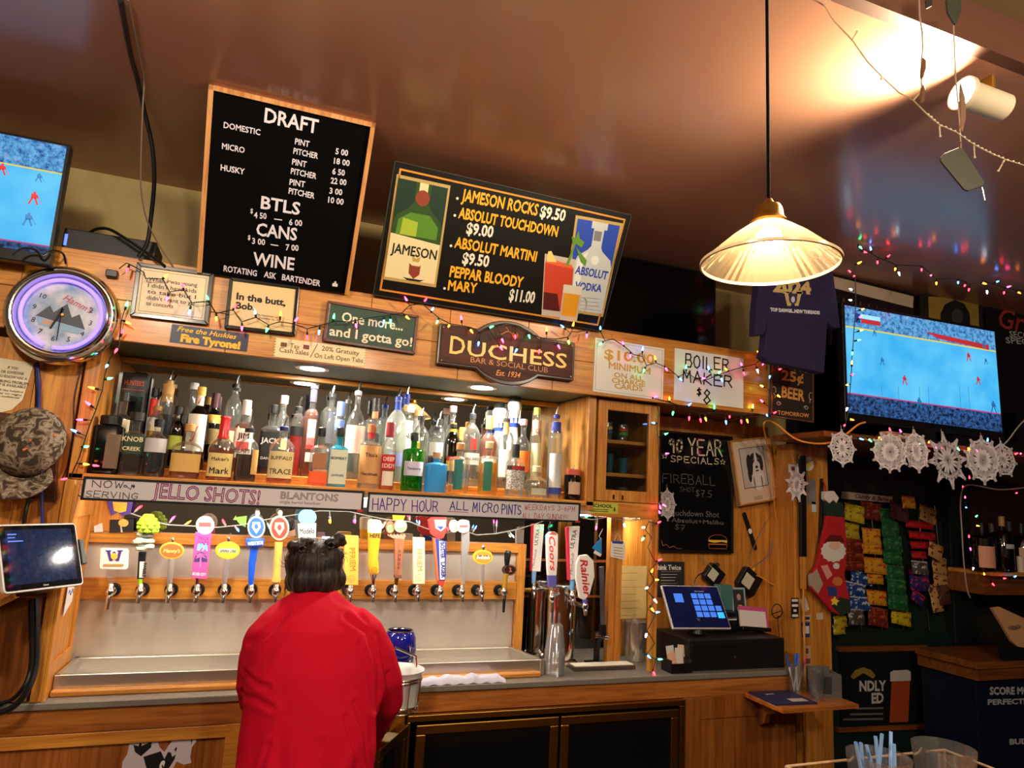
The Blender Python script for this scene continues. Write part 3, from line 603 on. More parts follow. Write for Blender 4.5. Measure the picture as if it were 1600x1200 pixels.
mb = MB(); tpx(mb, o, 'BAR & SOCIAL CLUB', 734.4, 566, 855, 582.8, 8.5, y=-.0065); mb.build('lettering', K(206, 140, 90), o, False, 0)
mb = MB(); tpx(mb, o, 'Est. 1934', 774, 586.5, 812.4, 591, 8.5, y=-.0065, shear=.3, bold=.01)
mb.mark()
for c, r_ in (((804, 524), .014), ((803, 524), .007)):
    p = on(o, *c); mb.tube([(p[0]+r_*math.cos(a*.7), -.006, p[1]+r_*.9*math.sin(a*.7)) for a in range(10)], .0013, 5)
mb.tube([(p[0]-.012-.06*t_, -.006, p[1]+.004+.01*math.sin(t_*5)) for t_ in [i/8 for i in range(9)]], .0013, 5); p2 = on(o, 790, 512); mb.tube([(p2[0], -.006, p2[1]), (p2[0]+.012, -.006, p2[1]-.01), (p2[0]+.01, -.006, p2[1]-.022)], .0013, 5)
mb.build('lettering', K(240, 150, 80), o, False, 0)
for sx in (-1, 1):
    for sz in (-1, 1): MB().ball((sx*(W/2-.018), -.004, sz*(H/2-.018)), .004, 8).build('screw', GOLD, o, False)
# ---- white card signs
o, W, H = board('charge_minimum_sign', 'white card sign with gold lettering above the glass door cabinet', 'sign', [(930, 526.8), (1037.6, 545), (1036, 625.8), (927, 612)], SF, .003, WHITE, bev=0)
frame_mb(W-.02, H-.02, .001, -.0006, 0).build('rule', K(90, 90, 90), o, False, 0)
mb = MB()
for s, xl, yl, xr, yr, h in (('$10.00', 944, 560.6, 1023, 569, 15), ('MINIMUM', 950.7, 575.5, 1016, 585.5, 10.5), ('ON ALL', 959, 589, 1005, 595.5, 7.5), ('CHARGE', 955.6, 597.5, 1008, 604, 7.5), ('CARDS', 960, 606.5, 1004, 611.5, 7.5)): tpx(mb, o, s, xl, yl, xr, yr, h, bold=.018)
mb.build('lettering', K(208, 160, 52), o, False, 0)
o, W, H = board('boiler_maker_sign', 'white card with hand drawn black lettering and a price', 'sign', [(1053.8, 544), (1162, 559.8), (1161, 638.7), (1053.8, 624.4)], SF, .003, WHITE, bev=0)
mb = MB()
for s, xl, yl, xr, yr, h in (('BOILER', 1071, 572, 1138, 580, 19), ('MAKER', 1067, 595.5, 1143, 606, 17), ('$', 1089, 617.5, 1095, 618, 11), ('8', 1099, 630, 1110, 631, 22)): spx(mb, o, s, xl, yl, xr, yr, h, .0078)
mb.build('lettering', INK, o, False, 0)
o, W, H = board('beer_joke_sign', 'dark wooden sign with orange lettering and white scrolls at the header end', 'sign', [(1207, 566), (1271, 580), (1270.5, 659), (1203, 652)], 2.884, .014, mat('sign_dark', C(38, 30, 26), .5))
frame_mb(W, H, .006, -.004, .002).build('frame', OAKD, o, False, 0)
mb = MB(); tpx(mb, o, '25¢', 1221, 593, 1255.4, 599, 15, bold=.03); tpx(mb, o, 'BEER', 1221, 620, 1257, 627, 17, bold=.03); tpx(mb, o, 'TOMORROW', 1215, 647.5, 1264, 652.5, 6, bold=.02); mb.build('lettering', K(214, 148, 70), o, False, 0)
mb = MB()
for sx in (-1, 1):
    mb.mark(); mb.tube([(sx*(W/2-.022+.012*math.cos(t_*.62)*math.exp(-t_*.07)), -.001, .012-.05*t_/16+.016*math.sin(t_*.62)*math.exp(-t_*.06)) for t_ in range(17)], .0012, 4)
    mb.mark(); mb.tube([(sx*(W/2-.05-.016*math.cos(t_*.6)*math.exp(-t_*.06)), -.001, -H*.24+.012*math.sin(t_*.6)*math.exp(-t_*.05)) for t_ in range(14)], .0012, 4)
for k in range(6): mb.mark(); mb.ball((-W*.34+W*.13*k, -.001, H*.45-k*.001), .0022, 6)
mb.build('scrollwork', K(216, 204, 180), o, False)
# ---- helpline notice on the plank wall
o, W, H = board('helpline_notice', 'cream paper helpline notice pinned to the plank wall below the clock', 'notice', [(-22, 556), (51, 567), (33, 652), (-40, 640)], 2.966, .002, None)
MB().prism([(-W/2, H/2), (W/2, H/2), (W/2-.005, -H*.2), (W/2-.03, -H*.4), (W/2-.07, -H/2), (-W/2, -H/2)], 0, .002).build('sheet', PAPER, o, False, 0)
mb = MB()
for s, xl, yl, xr, yr, h in (('IF YOU', 12, 576, 28, 578, 4), ('OR SOMEONE', 1, 582, 37, 586, 4), ('YOU KNOW HAS A', -8, 588, 42, 594, 4), ('GAMBLING PROBLEM', -14, 595, 44, 602, 4), ('HELP IS AVAILABLE', -12, 601, 40, 607, 4), ('Call the helpline', -8, 609, 36, 614, 2.5), ('day or night', -6, 614, 34, 619, 2.5), ('it is confidential', -8, 619, 30, 623, 2.5)): tpx(mb, o, s, xl, yl, xr, yr, h, bold=.02)
mb.build('lettering', K(80, 70, 60), o, False, 0)
# ---- whiteboards hung on the shelf edge
WB = mat('whiteboard', C(206, 200, 206), .25)
def whiteboard(label, cs):
    o, W, H = board('whiteboard', label, 'whiteboard', cs, 2.938, .008, None, group='whiteboards on the shelf edge')
    MB().box(-W/2+.004, W/2-.004, .001, .007, -H/2+.004, H/2-.004).build('panel', WB, o, False, 0); frame_mb(W, H, .009, -.003, .008).build('frame', BLACK, o, False, 0, .001)
    return o, W, H
o, W, H = whiteboard('long whiteboard announcing jello shots, hung under the whiskey bottles', [(130.5, 742), (571, 769), (566, 798), (126, 783)])
mb = MB(); spx(mb, o, 'NOW', 144, 760.5, 191, 763, 10.5, .0028, y=0); spx(mb, o, 'SERVING', 133, 776, 214, 780, 10, .0025, y=0)
p = on(o, 205, 760); mb.tube([(p[0]-.02+.005*math.cos(a), 0, p[1]+.004*math.sin(a)) for a in range(7)]+[(p[0]+.012*t_/6, 0, p[1]-.012+.02*abs(math.sin(t_*1.2))) for t_ in range(7)], .0015, 4)
mb.build('marker_writing', K(40, 34, 48), o, False, 0)
mb = MB(); tpx(mb, o, 'JELLO SHOTS!', 237, 777, 405, 788, 22, outline=.024, y=0); mb.build('marker_writing', K(150, 40, 112), o, False, 0)
mb = MB(); tpx(mb, o, 'BLANTONS', 438, 779, 528, 783.5, 11, outline=.02, y=0); tpx(mb, o, 'single barrel bourbon', 437, 786, 500, 789, 4.5, y=0); mb.build('marker_writing', K(110, 92, 88), o, False, 0)
MB().box(W/2-.025, W/2-.001, -.004, 0, -H/2, -H/2+.009).build('red_corner', K(190, 30, 40), o, False, 0)
o, W, H = whiteboard('long whiteboard of happy hour times, hung under the clear bottles', [(576, 768.4), (908, 786), (905, 816.5), (571.4, 803)])
mb = MB(); spx(mb, o, 'HAPPY', 582, 797, 634, 798.5, 18, .0042, y=0); spx(mb, o, 'HOUR', 644, 798, 684, 799.5, 17, .0042, y=0); mb.build('marker_writing', K(84, 34, 150), o, False, 0)
mb = MB(); spx(mb, o, 'ALL', 703, 796, 732, 797.5, 12, .0042, y=0); spx(mb, o, 'MICRO', 738.6, 799, 778, 801, 14, .0042, y=0); spx(mb, o, 'PINTS', 784, 803, 814, 804, 14, .0044, y=0); mb.build('marker_writing', K(40, 44, 150), o, False, 0)
mb = MB(); spx(mb, o, 'WEEKDAYS', 820, 796, 866, 798, 8, .0022, y=0); spx(mb, o, '3-6PM', 871, 798, 898, 799.5, 8, .0022, y=0); spx(mb, o, 'ALL DAY SUNDAY!!', 816, 810, 888, 813, 9, .0022, y=0); mb.mark(); mb.ribbon([on(o, 700, 799), on(o, 731, 800.5)], .0025, 0); mb.build('marker_writing', K(170, 40, 80), o, False, 0)
MB().box(W/2-.025, W/2-.001, -.004, 0, -H/2, -H/2+.009).build('red_corner', K(190, 30, 40), o, False, 0)
# ---- chalk board of specials
o, W, H = board('chalkboard', 'black specials board with chalk lettering beside the glass door cabinet', 'chalkboard', [(1030, 672), (1145, 682), (1145, 865), (1028, 862)], 3.277, .016, None)
MB().box(-W/2, W/2, 0, .02, -H/2, H/2).build('panel', mat('gloss_black_board', C(16, 16, 18), .08), o, False, 0, .002)
frame_mb(W, H, .012, -.005, .004).build('frame', BLACK, o, False, 0, .001)
mb = MB(); spx(mb, o, '90', 1046, 705.5, 1065, 706.5, 20, .011); spx(mb, o, 'YEAR', 1076, 710, 1128, 713, 24, .009); spx(mb, o, 'SPECIALS', 1048, 722, 1123, 726, 9.5, .005); spx(mb, o, '*', 1125, 725, 1133, 726, 8, .003); spx(mb, o, '*', 1034, 716, 1042, 717, 8, .003)
mb.build('chalk_writing', K(226, 208, 170), o, False, 0)
mb = MB(); spx(mb, o, 'FIREBALL', 1035, 754, 1118, 758, 14, .003); spx(mb, o, 'SHOT', 1062, 768, 1085, 769, 7, .002); spx(mb, o, '$7.5', 1087, 776, 1112, 777, 10, .003); tpx(mb, o, 'Touchdown Shot', 1041, 805, 1123.5, 808.5, 9); tpx(mb, o, 'Absolut+Malibu', 1049, 815.5, 1130, 820, 6.5); spx(mb, o, '$7', 1054, 828, 1069, 830, 9, .0025)
mb.build('chalk_writing', K(112, 108, 104), o, False, 0)
mb = MB(); a, b = on(o, 1107, 857), on(o, 1136, 836); w_, h_ = b[0]-a[0], b[1]-a[1]
pts = oval(a[0]+w_/2, a[1]+h_*.62, w_/2, h_*.38, 16, 0, math.pi)
mb.tube([(x, -.001, z_) for x, z_ in pts], .0015, 4, 0); mb.tube([(x, -.001, z_) for x, z_ in [(a[0], a[1]+h_*.25), (a[0]+.006, a[1]), (b[0]-.006, a[1]), (b[0], a[1]+h_*.25)]], .0015, 4, 0)
mb.flat([(a[0], a[1]+h_*.62), (a[0], a[1]+h_*.5), (a[0]+w_*.3, a[1]+h_*.42), (a[0]+w_*.7, a[1]+h_*.5), (b[0], a[1]+h_*.42), (b[0], a[1]+h_*.62)], -.001, 1); mb.flat([(a[0], a[1]+h_*.36), (a[0], a[1]+h_*.28), (b[0], a[1]+h_*.28), (b[0], a[1]+h_*.36)], -.001, 0)
mb.mark(); p = [on(o, x, y) for x, y in ((1033, 844), (1036, 853), (1041, 850), (1046, 856), (1052, 853), (1058, 857), (1065, 857))]; mb.tube([(x, -.001, z_) for x, z_ in p], .0013, 4, 0)
mb.build('chalk_drawing', [K(190, 100, 60), K(232, 190, 60)], o, False, 0)
# ---- dog drawing
o, W, H = board('dog_drawing', 'framed ink drawing of a long eared dog hung crooked on the planks', 'picture', [(1147, 690), (1204, 680), (1213, 782), (1148, 790)], 3.25, .02, None)
MB().box(-W/2, W/2, .002, .02, -H/2, H/2).build('mat_board', K(214, 186, 158), o, False, 0); frame_mb(W, H, .008, -.008, .02).build('frame', OAK, o, False, 0, .001)
w_, h_ = W*.62, H*.62; MB().box(-w_/2, w_/2, -.0005, .002, -h_/2+.02, h_/2+.02).build('sheet', K(190, 178, 168), o, False, 0); frame_mb(w_, h_, .003, -.0012, -.0006).xf(Matrix.Translation((0, 0, .02))).build('rule', INK, o, False, 0)
mb = MB()
for (cx, cz, rx, rz, m_) in ((.016, -.055, .050, .065, 1), (-.026, .022, .020, .060, 0), (.052, .028, .014, .044, 0), (-.034, -.03, .012, .040, 0), (.016, .052, .036, .036, 0), (.018, .050, .009, .040, 1), (.018, .016, .024, .026, 1), (.018, .008, .010, .008, 0), (.002, .052, .006, .005, 2), (.034, .052, .006, .005, 2), (.018, -.012, .012, .004, 0), (-.012, -.075, .004, .035, 2), (.040, -.075, .004, .035, 2)):
    mb.flat(oval(cx*W/.27, cz*W/.27+.01, rx*W/.27, rz*W/.27, 18), -.001-.0003*len(mb.f), m_)
mb.build('dog_sketch', [K(40, 34, 34), K(214, 206, 200), K(120, 108, 104)], o, False, 0); mb = MB(); mb.box(-.03, .03, -.001, 0, -H/2+.018, -H/2+.04); mb.build('title_label', K(186, 160, 130), o, False, 0)
# ---- think twice card, kraft note
o, W, H = board('health_notice', 'black notice card with white lettering under the chalkboard', 'notice', [(1026, 877), (1069.6, 878), (1069.6, 932), (1026, 933)], 3.292, .003, K(34, 32, 34))
mb = MB(); tpx(mb, o, 'Think Twice', 1022, 890, 1064, 890.5, 7.5, bold=.03)
for k, (x1, wd) in enumerate(((1062, .001), (1058, .002), (1056, .002), (1054, .002), (1058, .001), (1056, .003))): mb.ribbon([on(o, 1033, 893+k*4.6), on(o, x1, 893+k*4.6)], wd, -.001)
mb.build('lettering', IVORY, o, False, 0)
o, W, H = board('kraft_note', 'creased brown paper list taped beside the slim light wrapped post', 'paper note', [(967, 884), (1009, 884), (1010, 966), (965, 967)], 3.292, .001, None)
MB().grid(6, 8, lambda u, v: (-W/2+W*u, .003*math.sin(9*v+3*u)-.004*u, -H/2+H*v)).build('sheet', K(206, 176, 110), o, False)
mb = MB()
for k in range(9): mb.ribbon([(-W*.42, H*.36-k*.036), (-W*.42+W*random.uniform(.5, .8), H*.36-k*.036)], .002, -.008)
mb.build('handwriting', K(140, 112, 70), o, False, 0)
o, W, H = board('cabinet_sticker', 'small yellow green sticker on the bottom rail of the glass door cabinet', 'sticker', [(922, 785), (966, 786.5), (965, 803), (922, 801.5)], 2.9655, .001, K(196, 196, 70), bev=0)
mb = MB(); tpx(mb, o, 'SCHOOL', 925, 792, 957, 793.5, 5, bold=.03)
for k in (795.5, 798.5): mb.ribbon([on(o, 925, k), on(o, 950, k+1)], .003, -.001)
p = on(o, 960, 796); mb.flat(oval(p[0], p[1]+.008, .003, .003, 8), -.001); mb.flat([(p[0]-.003, p[1]+.004), (p[0]+.004, p[1]+.004), (p[0]+.006, p[1]-.014), (p[0], p[1]-.004), (p[0]-.006, p[1]-.014)], -.001)
mb.build('lettering', INK, o, False, 0)
# ---- clock
c = P(97, 491, 2.87); D = 0
o = thing('neon_clock', 'round chrome wall clock with a glowing violet neon ring', 'clock', (c.x, 2.894, c.z), (0, R(11), 0))
CL = mat('clock_chrome', (.62, .6, .57), .14, 1.)
prof = [(.138, 0), (.141, .035), (.148, .05), (.153, .046), (.158, .047), (.163, .041), (.168, .041), (.173, .033), (.178, .032), (.185, .02), (.187, 0)]
mb = MB().lathe(prof, 48, cap=False); mb.xf(Matrix.Rotation(R(90), 4, 'X')); mb.build('rim', CL, o, False)
mb = MB(); mb.tube([(.128*math.sin(a), -.03, .128*math.cos(a)) for a in [R(188)+R(346)*i/60 for i in range(61)]], .007, 8); mb.build('neon_tube', mat('violet_neon', C(150, 120, 255), .4, emit=1.5, ecol=(.34, .22, 1.0)), o, False)
def face_mat():
    m, N, L, b = newmat('clock_face'); tc = N.new('ShaderNodeTexCoord'); n = N.new('ShaderNodeTexNoise'); n.inputs['Scale'].default_value = 14; n.inputs['Detail'].default_value = 5
    L.new(tc.outputs['Object'], n.inputs['Vector']); rp = N.new('ShaderNodeValToRGB'); e = rp.color_ramp.elements
    e[0].position = .35; e[0].color = (*C(120, 150, 180), 1); e[1].position = .62; e[1].color = (*C(212, 206, 206), 1)
    L.new(n.outputs['Fac'], rp.inputs['Fac']); L.new(rp.outputs[0], b.inputs['Base Color']); b.inputs['Roughness'].default_value = .3; return m
mb = MB().lathe([(.001, .012), (.139, .012), (.139, 0)], 40); mb.xf(Matrix.Rotation(R(90), 4, 'X')); mb.build('face', face_mat(), o, False)
mb = MB()
for k in range(2, 11):
    if k == 1: continue
    a = R(30*k); text(mb, str(k), (.094*math.sin(a),), None, .094*math.cos(a)-.009, .018, y=-.0135, ang=0)
mb.build('numerals', INK, o, False, 0)
mb = MB(); text(mb, "Hamm's", -.02, .085, .055, .024, y=-.0135, shear=.3, ang=R(-12)); mb.build('lettering', K(196, 60, 80), o, False, 0)
mb = MB(); mb.flat([(-.08, -.03), (-.05, .02), (-.03, .0), (.0, .045), (.03, .0), (.05, .02), (.085, -.03)], -.013, 0); mb.flat([(-.085, -.03), (.085, -.03), (.07, -.055), (-.06, -.06)], -.0132, 1); mb.flat([(-.05, -.035), (-.01, -.03), (-.02, -.05), (-.055, -.052)], -.0134, 2)
mb.build('landscape_print', [K(70, 74, 84), K(140, 170, 196), K(196, 150, 130)], o, False, 0)
for nm, tx, tz, wd in (('hour_hand', 80-98, 514-487, .007), ('minute_hand', 90-98, 532-487, .0035)):
    a = on(o, 98, 488); b = on(o, 98+tx, 488+tz); mb = MB(); d = Vector((b[0]-a[0], b[1]-a[1])); n_ = Vector((-d.y, d.x)).normalized()*wd
    mb.prism([(a[0]-n_.x*.6-d.x*.15, a[1]-n_.y*.6-d.y*.15), (b[0]-n_.x*.4, b[1]-n_.y*.4), (b[0]+n_.x*.4, b[1]+n_.y*.4), (a[0]+n_.x*.6-d.x*.15, a[1]+n_.y*.6-d.y*.15)], -.018, -.016); fixn(mb.build(nm, INK, o, False, 0))
MB().cyl((0, -.02, 0), (0, -.012, 0), .005).build('hub', BRASS, o, False)
# ---- televisions
def ice_mat(name, crowd0, crowd1):
    """screen picture: pale blue rink, crowd bands, rink board line (u across, v up in Generated)"""
    m, N, L, b = newmat(name); b.inputs['Base Color'].default_value = (.01, .01, .012, 1); b.inputs['Roughness'].default_value = .15
    tc = N.new('ShaderNodeTexCoord'); sp = N.new('ShaderNodeSeparateXYZ'); L.new(tc.outputs['Generated'], sp.inputs[0])
    n = N.new('ShaderNodeTexNoise'); n.inputs['Scale'].default_value = 42; n.inputs['Detail'].default_value = 6; n.inputs['Roughness'].default_value = .75; L.new(tc.outputs['Object'], n.inputs['Vector'])
    cr_ = N.new('ShaderNodeValToRGB'); e = cr_.color_ramp.elements; e[0].position = .38; e[0].color = (*C(20, 70, 150), 1); e[1].position = .6; e[1].color = (*C(110, 190, 240), 1); x = e.new(.66); x.color = (*C(200, 60, 90), 1); x = e.new(.7); x.color = (*C(60, 130, 210), 1)
    L.new(n.outputs['Fac'], cr_.inputs['Fac'])
    dk = N.new('ShaderNodeValToRGB'); e = dk.color_ramp.elements; e[0].position = .42; e[0].color = (*C(8, 14, 40), 1); e[1].position = .62; e[1].color = (*C(60, 110, 180), 1); L.new(n.outputs['Fac'], dk.inputs['Fac'])
    n2 = N.new('ShaderNodeTexNoise'); n2.inputs['Scale'].default_value = 5; L.new(tc.outputs['Object'], n2.inputs['Vector'])
    ic = N.new('ShaderNodeValToRGB'); e = ic.color_ramp.elements; e[0].position = .3; e[0].color = (*C(50, 176, 244), 1); e[1].position = .7; e[1].color = (*C(104, 206, 252), 1); L.new(n2.outputs['Fac'], ic.inputs['Fac'])
    def band(src, lo, hi, c2):
        a = N.new('ShaderNodeMath'); a.operation = 'GREATER_THAN'; a.inputs[1].default_value = lo; L.new(sp.outputs['Z'], a.inputs[0])
        c_ = N.new('ShaderNodeMath'); c_.operation = 'LESS_THAN'; c_.inputs[1].default_value = hi; L.new(sp.outputs['Z'], c_.inputs[0])
        k = N.new('ShaderNodeMath'); k.operation = 'MULTIPLY'; L.new(a.outputs[0], k.inputs[0]); L.new(c_.outputs[0], k.inputs[1])
        mx = N.new('ShaderNodeMixRGB'); L.new(k.outputs[0], mx.inputs['Fac']); L.new(src, mx.inputs['Color1'])
        if isinstance(c2, tuple): mx.inputs['Color2'].default_value = (*c2, 1)
        else: L.new(c2, mx.inputs['Color2'])
        return mx.outputs[0]
    s_ = band(ic.outputs[0], crowd1, 1.1, cr_.outputs[0]); s_ = band(s_, crowd1-.008, crowd1+.006, C(230, 210, 90)); s_ = band(s_, -.1, crowd0, dk.outputs[0]); s_ = band(s_, crowd0, crowd0+.012, C(190, 70, 130))
    L.new(s_, b.inputs['Emission Color']); b.inputs['Emission Strength'].default_value = 1.0
    return m
PLAY_R = mat('player_red', C(190, 50, 60), emit=.6, ecol=C(200, 50, 60)); PLAY_B = mat('player_grey', C(50, 120, 180), emit=.7, ecol=C(40, 110, 170)); SCW = mat('score_white', C(150, 215, 250), emit=.9, ecol=C(150, 215, 250)); SCD = mat('score_navy', C(20, 70, 140), emit=.7, ecol=C(20, 70, 140))
def player(mb, x, z, s, m):
    mb.flat(oval(x, z+s*.42, s*.1, s*.1, 8), -.0015, m); mb.flat([(x-s*.2, z+s*.34), (x+s*.16, z+s*.34), (x+s*.3, z+s*.1), (x+s*.12, z-.02*s), (x-s*.18, z)], -.0015, m)
    mb.ribbon([(x-s*.1, z), (x-s*.24, z-s*.42)], s*.12, -.0015, m); mb.ribbon([(x+s*.08, z), (x+s*.26, z-s*.4)], s*.12, -.0015, m); mb.ribbon([(x+s*.2, z+s*.15), (x+s*.5, z-s*.3)], s*.04, -.0015, m)
def tv(label, loc, rot, W, H, bez, bb, scr, prints):
    o = thing('television', label, 'TV', loc, rot)
    MB().box(-W/2-bez, W/2+bez, .004, .045, -H/2-bb, H/2+bez).build('housing', BLACK, o, False, 0, .004)
    MB().box(-W/2, W/2, 0, .004, -H/2, H/2).build('screen', scr, o, False, 0)
    if prints: prints(o, W, H)
    return o
def pr1(o, W, H):
    mb = MB()
    for px, py, s, m_ in ((1413, 594, .07, 0), (1513, 558, .07, 0), (1528, 595, .065, 0), (1378, 565, .06, 1), (1436, 630, .08, 1), (1540, 565, .05, 1), (1366, 521, .05, 1), (1552, 636, .09, 1), (1537, 541, .05, 1)): p = on(o, px, py); mb.mark(); player(mb, p[0], p[1], s*.8, m_)
    for px in (1378, 1404, 1437, 1451, 1500, 1514): p = on(o, px, 622); mb.mark(); mb.ribbon([(p[0], p[1]+.07), (p[0], p[1]-.07)], .0025, -.001, 1)
    p = on(o, 1344, 497); mb.mark(); mb.flat([(p[0]-.035, p[1]+.025), (p[0], p[1]+.025), (p[0], p[1]-.03), (p[0]-.035, p[1]-.03)], -.001, 3); mb.flat([(p[0]+.005, p[1]+.025), (p[0]+.14, p[1]+.025), (p[0]+.14, p[1]), (p[0]+.005, p[1])], -.001, 2); mb.flat([(p[0]+.005, p[1]-.002), (p[0]+.14, p[1]-.002), (p[0]+.14, p[1]-.028), (p[0]+.005, p[1]-.028)], -.001, 0)
    mb.mark(); mb.flat([(-.55*W+.56*W, H*.38), (W*.45, H*.35), (W*.45, H*.30), (.1*W, H*.33)], -.0008, 0)
    mb.build('broadcast_picture', [PLAY_R, PLAY_B, SCW, SCD], o, False, 0)
tvo = tv('large television showing an ice hockey game above the paper snowflakes', (3.575, 2.79, 2.521), (R(-1.7), R(1.2), R(-4.6)), 1.10, .619, .02, .045, ice_mat('rink_picture', .17, .80), pr1)
MB().box(-.30, .30, -.02, .16, -.420, -.412).build('stand', BLACK, tvo, False, 0, .003); MB().box(-.06, .06, .01, .05, -.42, -.35).build('stand_neck', BLACK, tvo, False, 0)
a, b = P(104, 229, 2.80), P(84.5, 398, 2.80)
def pr2(o, W, H):
    mb = MB()
    for px, py, s, m_ in ((53, 310, .1, 0), (3, 265, .09, 0), (61, 278, .07, 1), (44, 343, .1, 1), (42, 252, .06, 1), (66, 252, .06, 1)): p = on(o, px, py); mb.mark(); player(mb, p[0], p[1], s*.5, m_)
    mb.build('broadcast_picture', [PLAY_R, PLAY_B], o, False, 0)
hh = a.z-b.z; ww = hh*16/9
tvl = tv('smaller television showing ice hockey on the ledge above the neon clock', (a.x-ww/2, 2.80, (a.z+b.z)/2), (0, 0, 0), ww, hh, .012, .042, ice_mat('rink_picture_small', .06, .74), pr2)
MB().box(-.15, .15, .046, .098, -hh/2-.02, -hh/2+.1).build('wall_bracket', BLACK, tvl, False, 0)
o = thing('television', 'switched off black television standing on the ledge behind the drinks sign', 'TV', (2.02, 3.2, 2.78))
MB().box(-.40, .40, 0, .05, -.24, .25).build('housing', mat('tv_black', C(10, 10, 12), .3), o, False, 0, .004); MB().box(-.385, .385, -.002, 0, -.215, .235).build('screen', mat('dark_screen', C(6, 6, 8), .12), o, False, 0); MB().box(-.2, .2, -.06, .1, -.275, -.262).box(-.04, .04, .01, .04, -.262, -.24).build('stand', BLACK, o, False, 0)
MB().box(.17, .24, -.062, -.06, -.274, -.266).build('badge', CHROME, o, False, 0)
o = thing('cable_box', 'flat black cable box on the ledge beside the small television', 'cable box', (-.62, 3.02, 2.506)); MB().box(-.17, .15, -.08, .10, 0, .085).build('case', mat('box_black', C(16, 16, 18), .5), o, False, 0, .004); MB().box(-.165, -.155, -.0815, -.08, .015, .06).build('status_light', mat('blue_led', C(80, 110, 255), emit=2.), o, False, 0)
# ================================================================== BOTTLES
CLEAR = glass('clear_glass', (.93, .95, .94), .16, .05, C(230, 234, 230))
TINT = {'clear': CLEAR, 'dark': glass('dark_brown_glass', (.10, .05, .03), .2, .35, C(24, 14, 12)), 'black': mat('black_glass', C(12, 12, 14), .12), 'green': glass('green_glass', (.05, .5, .08), .15, .4, C(20, 130, 30)),
        'blue': glass('sapphire_glass', (.25, .72, .86), .15, .35, C(70, 170, 200)), 'frost': glass('frosted_blue_glass', (.3, .7, .95), .05, .9, C(90, 180, 232)), 'violet': glass('violet_glass', (.10, .06, .2), .2, .5, C(30, 22, 52)),
        'white': mat('white_ceramic', C(236, 236, 232), .2), 'milky': glass('milky_glass', (.9, .93, .93), .1, .4, C(226, 230, 226)), 'wine': glass('wine_glass_dark', (.05, .06, .04), .2, .6, C(14, 18, 14))}
LIQ = {'whiskey': glass('whiskey', (.80, .36, .09), .02, .30, C(196, 104, 30)), 'dark': glass('dark_rum', (.3, .09, .03), .02, .45, C(70, 26, 14)), 'red': glass('red_liqueur', (.9, .06, .03), .02, .6, C(232, 40, 24)),
       'orange': glass('orange_liqueur', (.95, .38, .08), .02, .5, C(244, 120, 40)), 'gold': glass('gold_tequila', (.92, .70, .22), .02, .3, C(226, 176, 66)), 'purple': glass('purple_liqueur', (.2, .05, .12), .02, .6, C(60, 18, 40)), 'water': glass('clear_spirit', (.93, .95, .92), .02, .06, C(230, 230, 220)), 'violet': glass('violet_liqueur', (.12, .08, .22), .02, .6, C(36, 28, 60))}
CORK = mat('cork', C(190, 140, 84), .8, noise=.2); POURM = mat('pour_metal', C(210, 210, 210), .2, 1.)
def sect(r_, a, e, sy):
    ca, sa = math.cos(a), math.sin(a)
    return r_*math.copysign(abs(ca)**(2/e), ca), sy*r_*math.copysign(abs(sa)**(2/e), sa)
SH = {  # body frac, shoulder frac, exponent, depth ratio, neck radius, profile bulge
 'round': (.60, .76, 2., 1., .0135), 'tall': (.66, .80, 2., 1., .0135), 'square': (.62, .70, 6., .8, .014), 'flask': (.55, .68, 3., .6, .0135), 'squat': (.50, .68, 2.3, .8, .016), 'shoulder': (.68, .74, 2., 1., .014), 'long': (.5, .72, 2., 1., .013), 'block': (.8, .86, 7., .85, .02)}
PLACED = {}
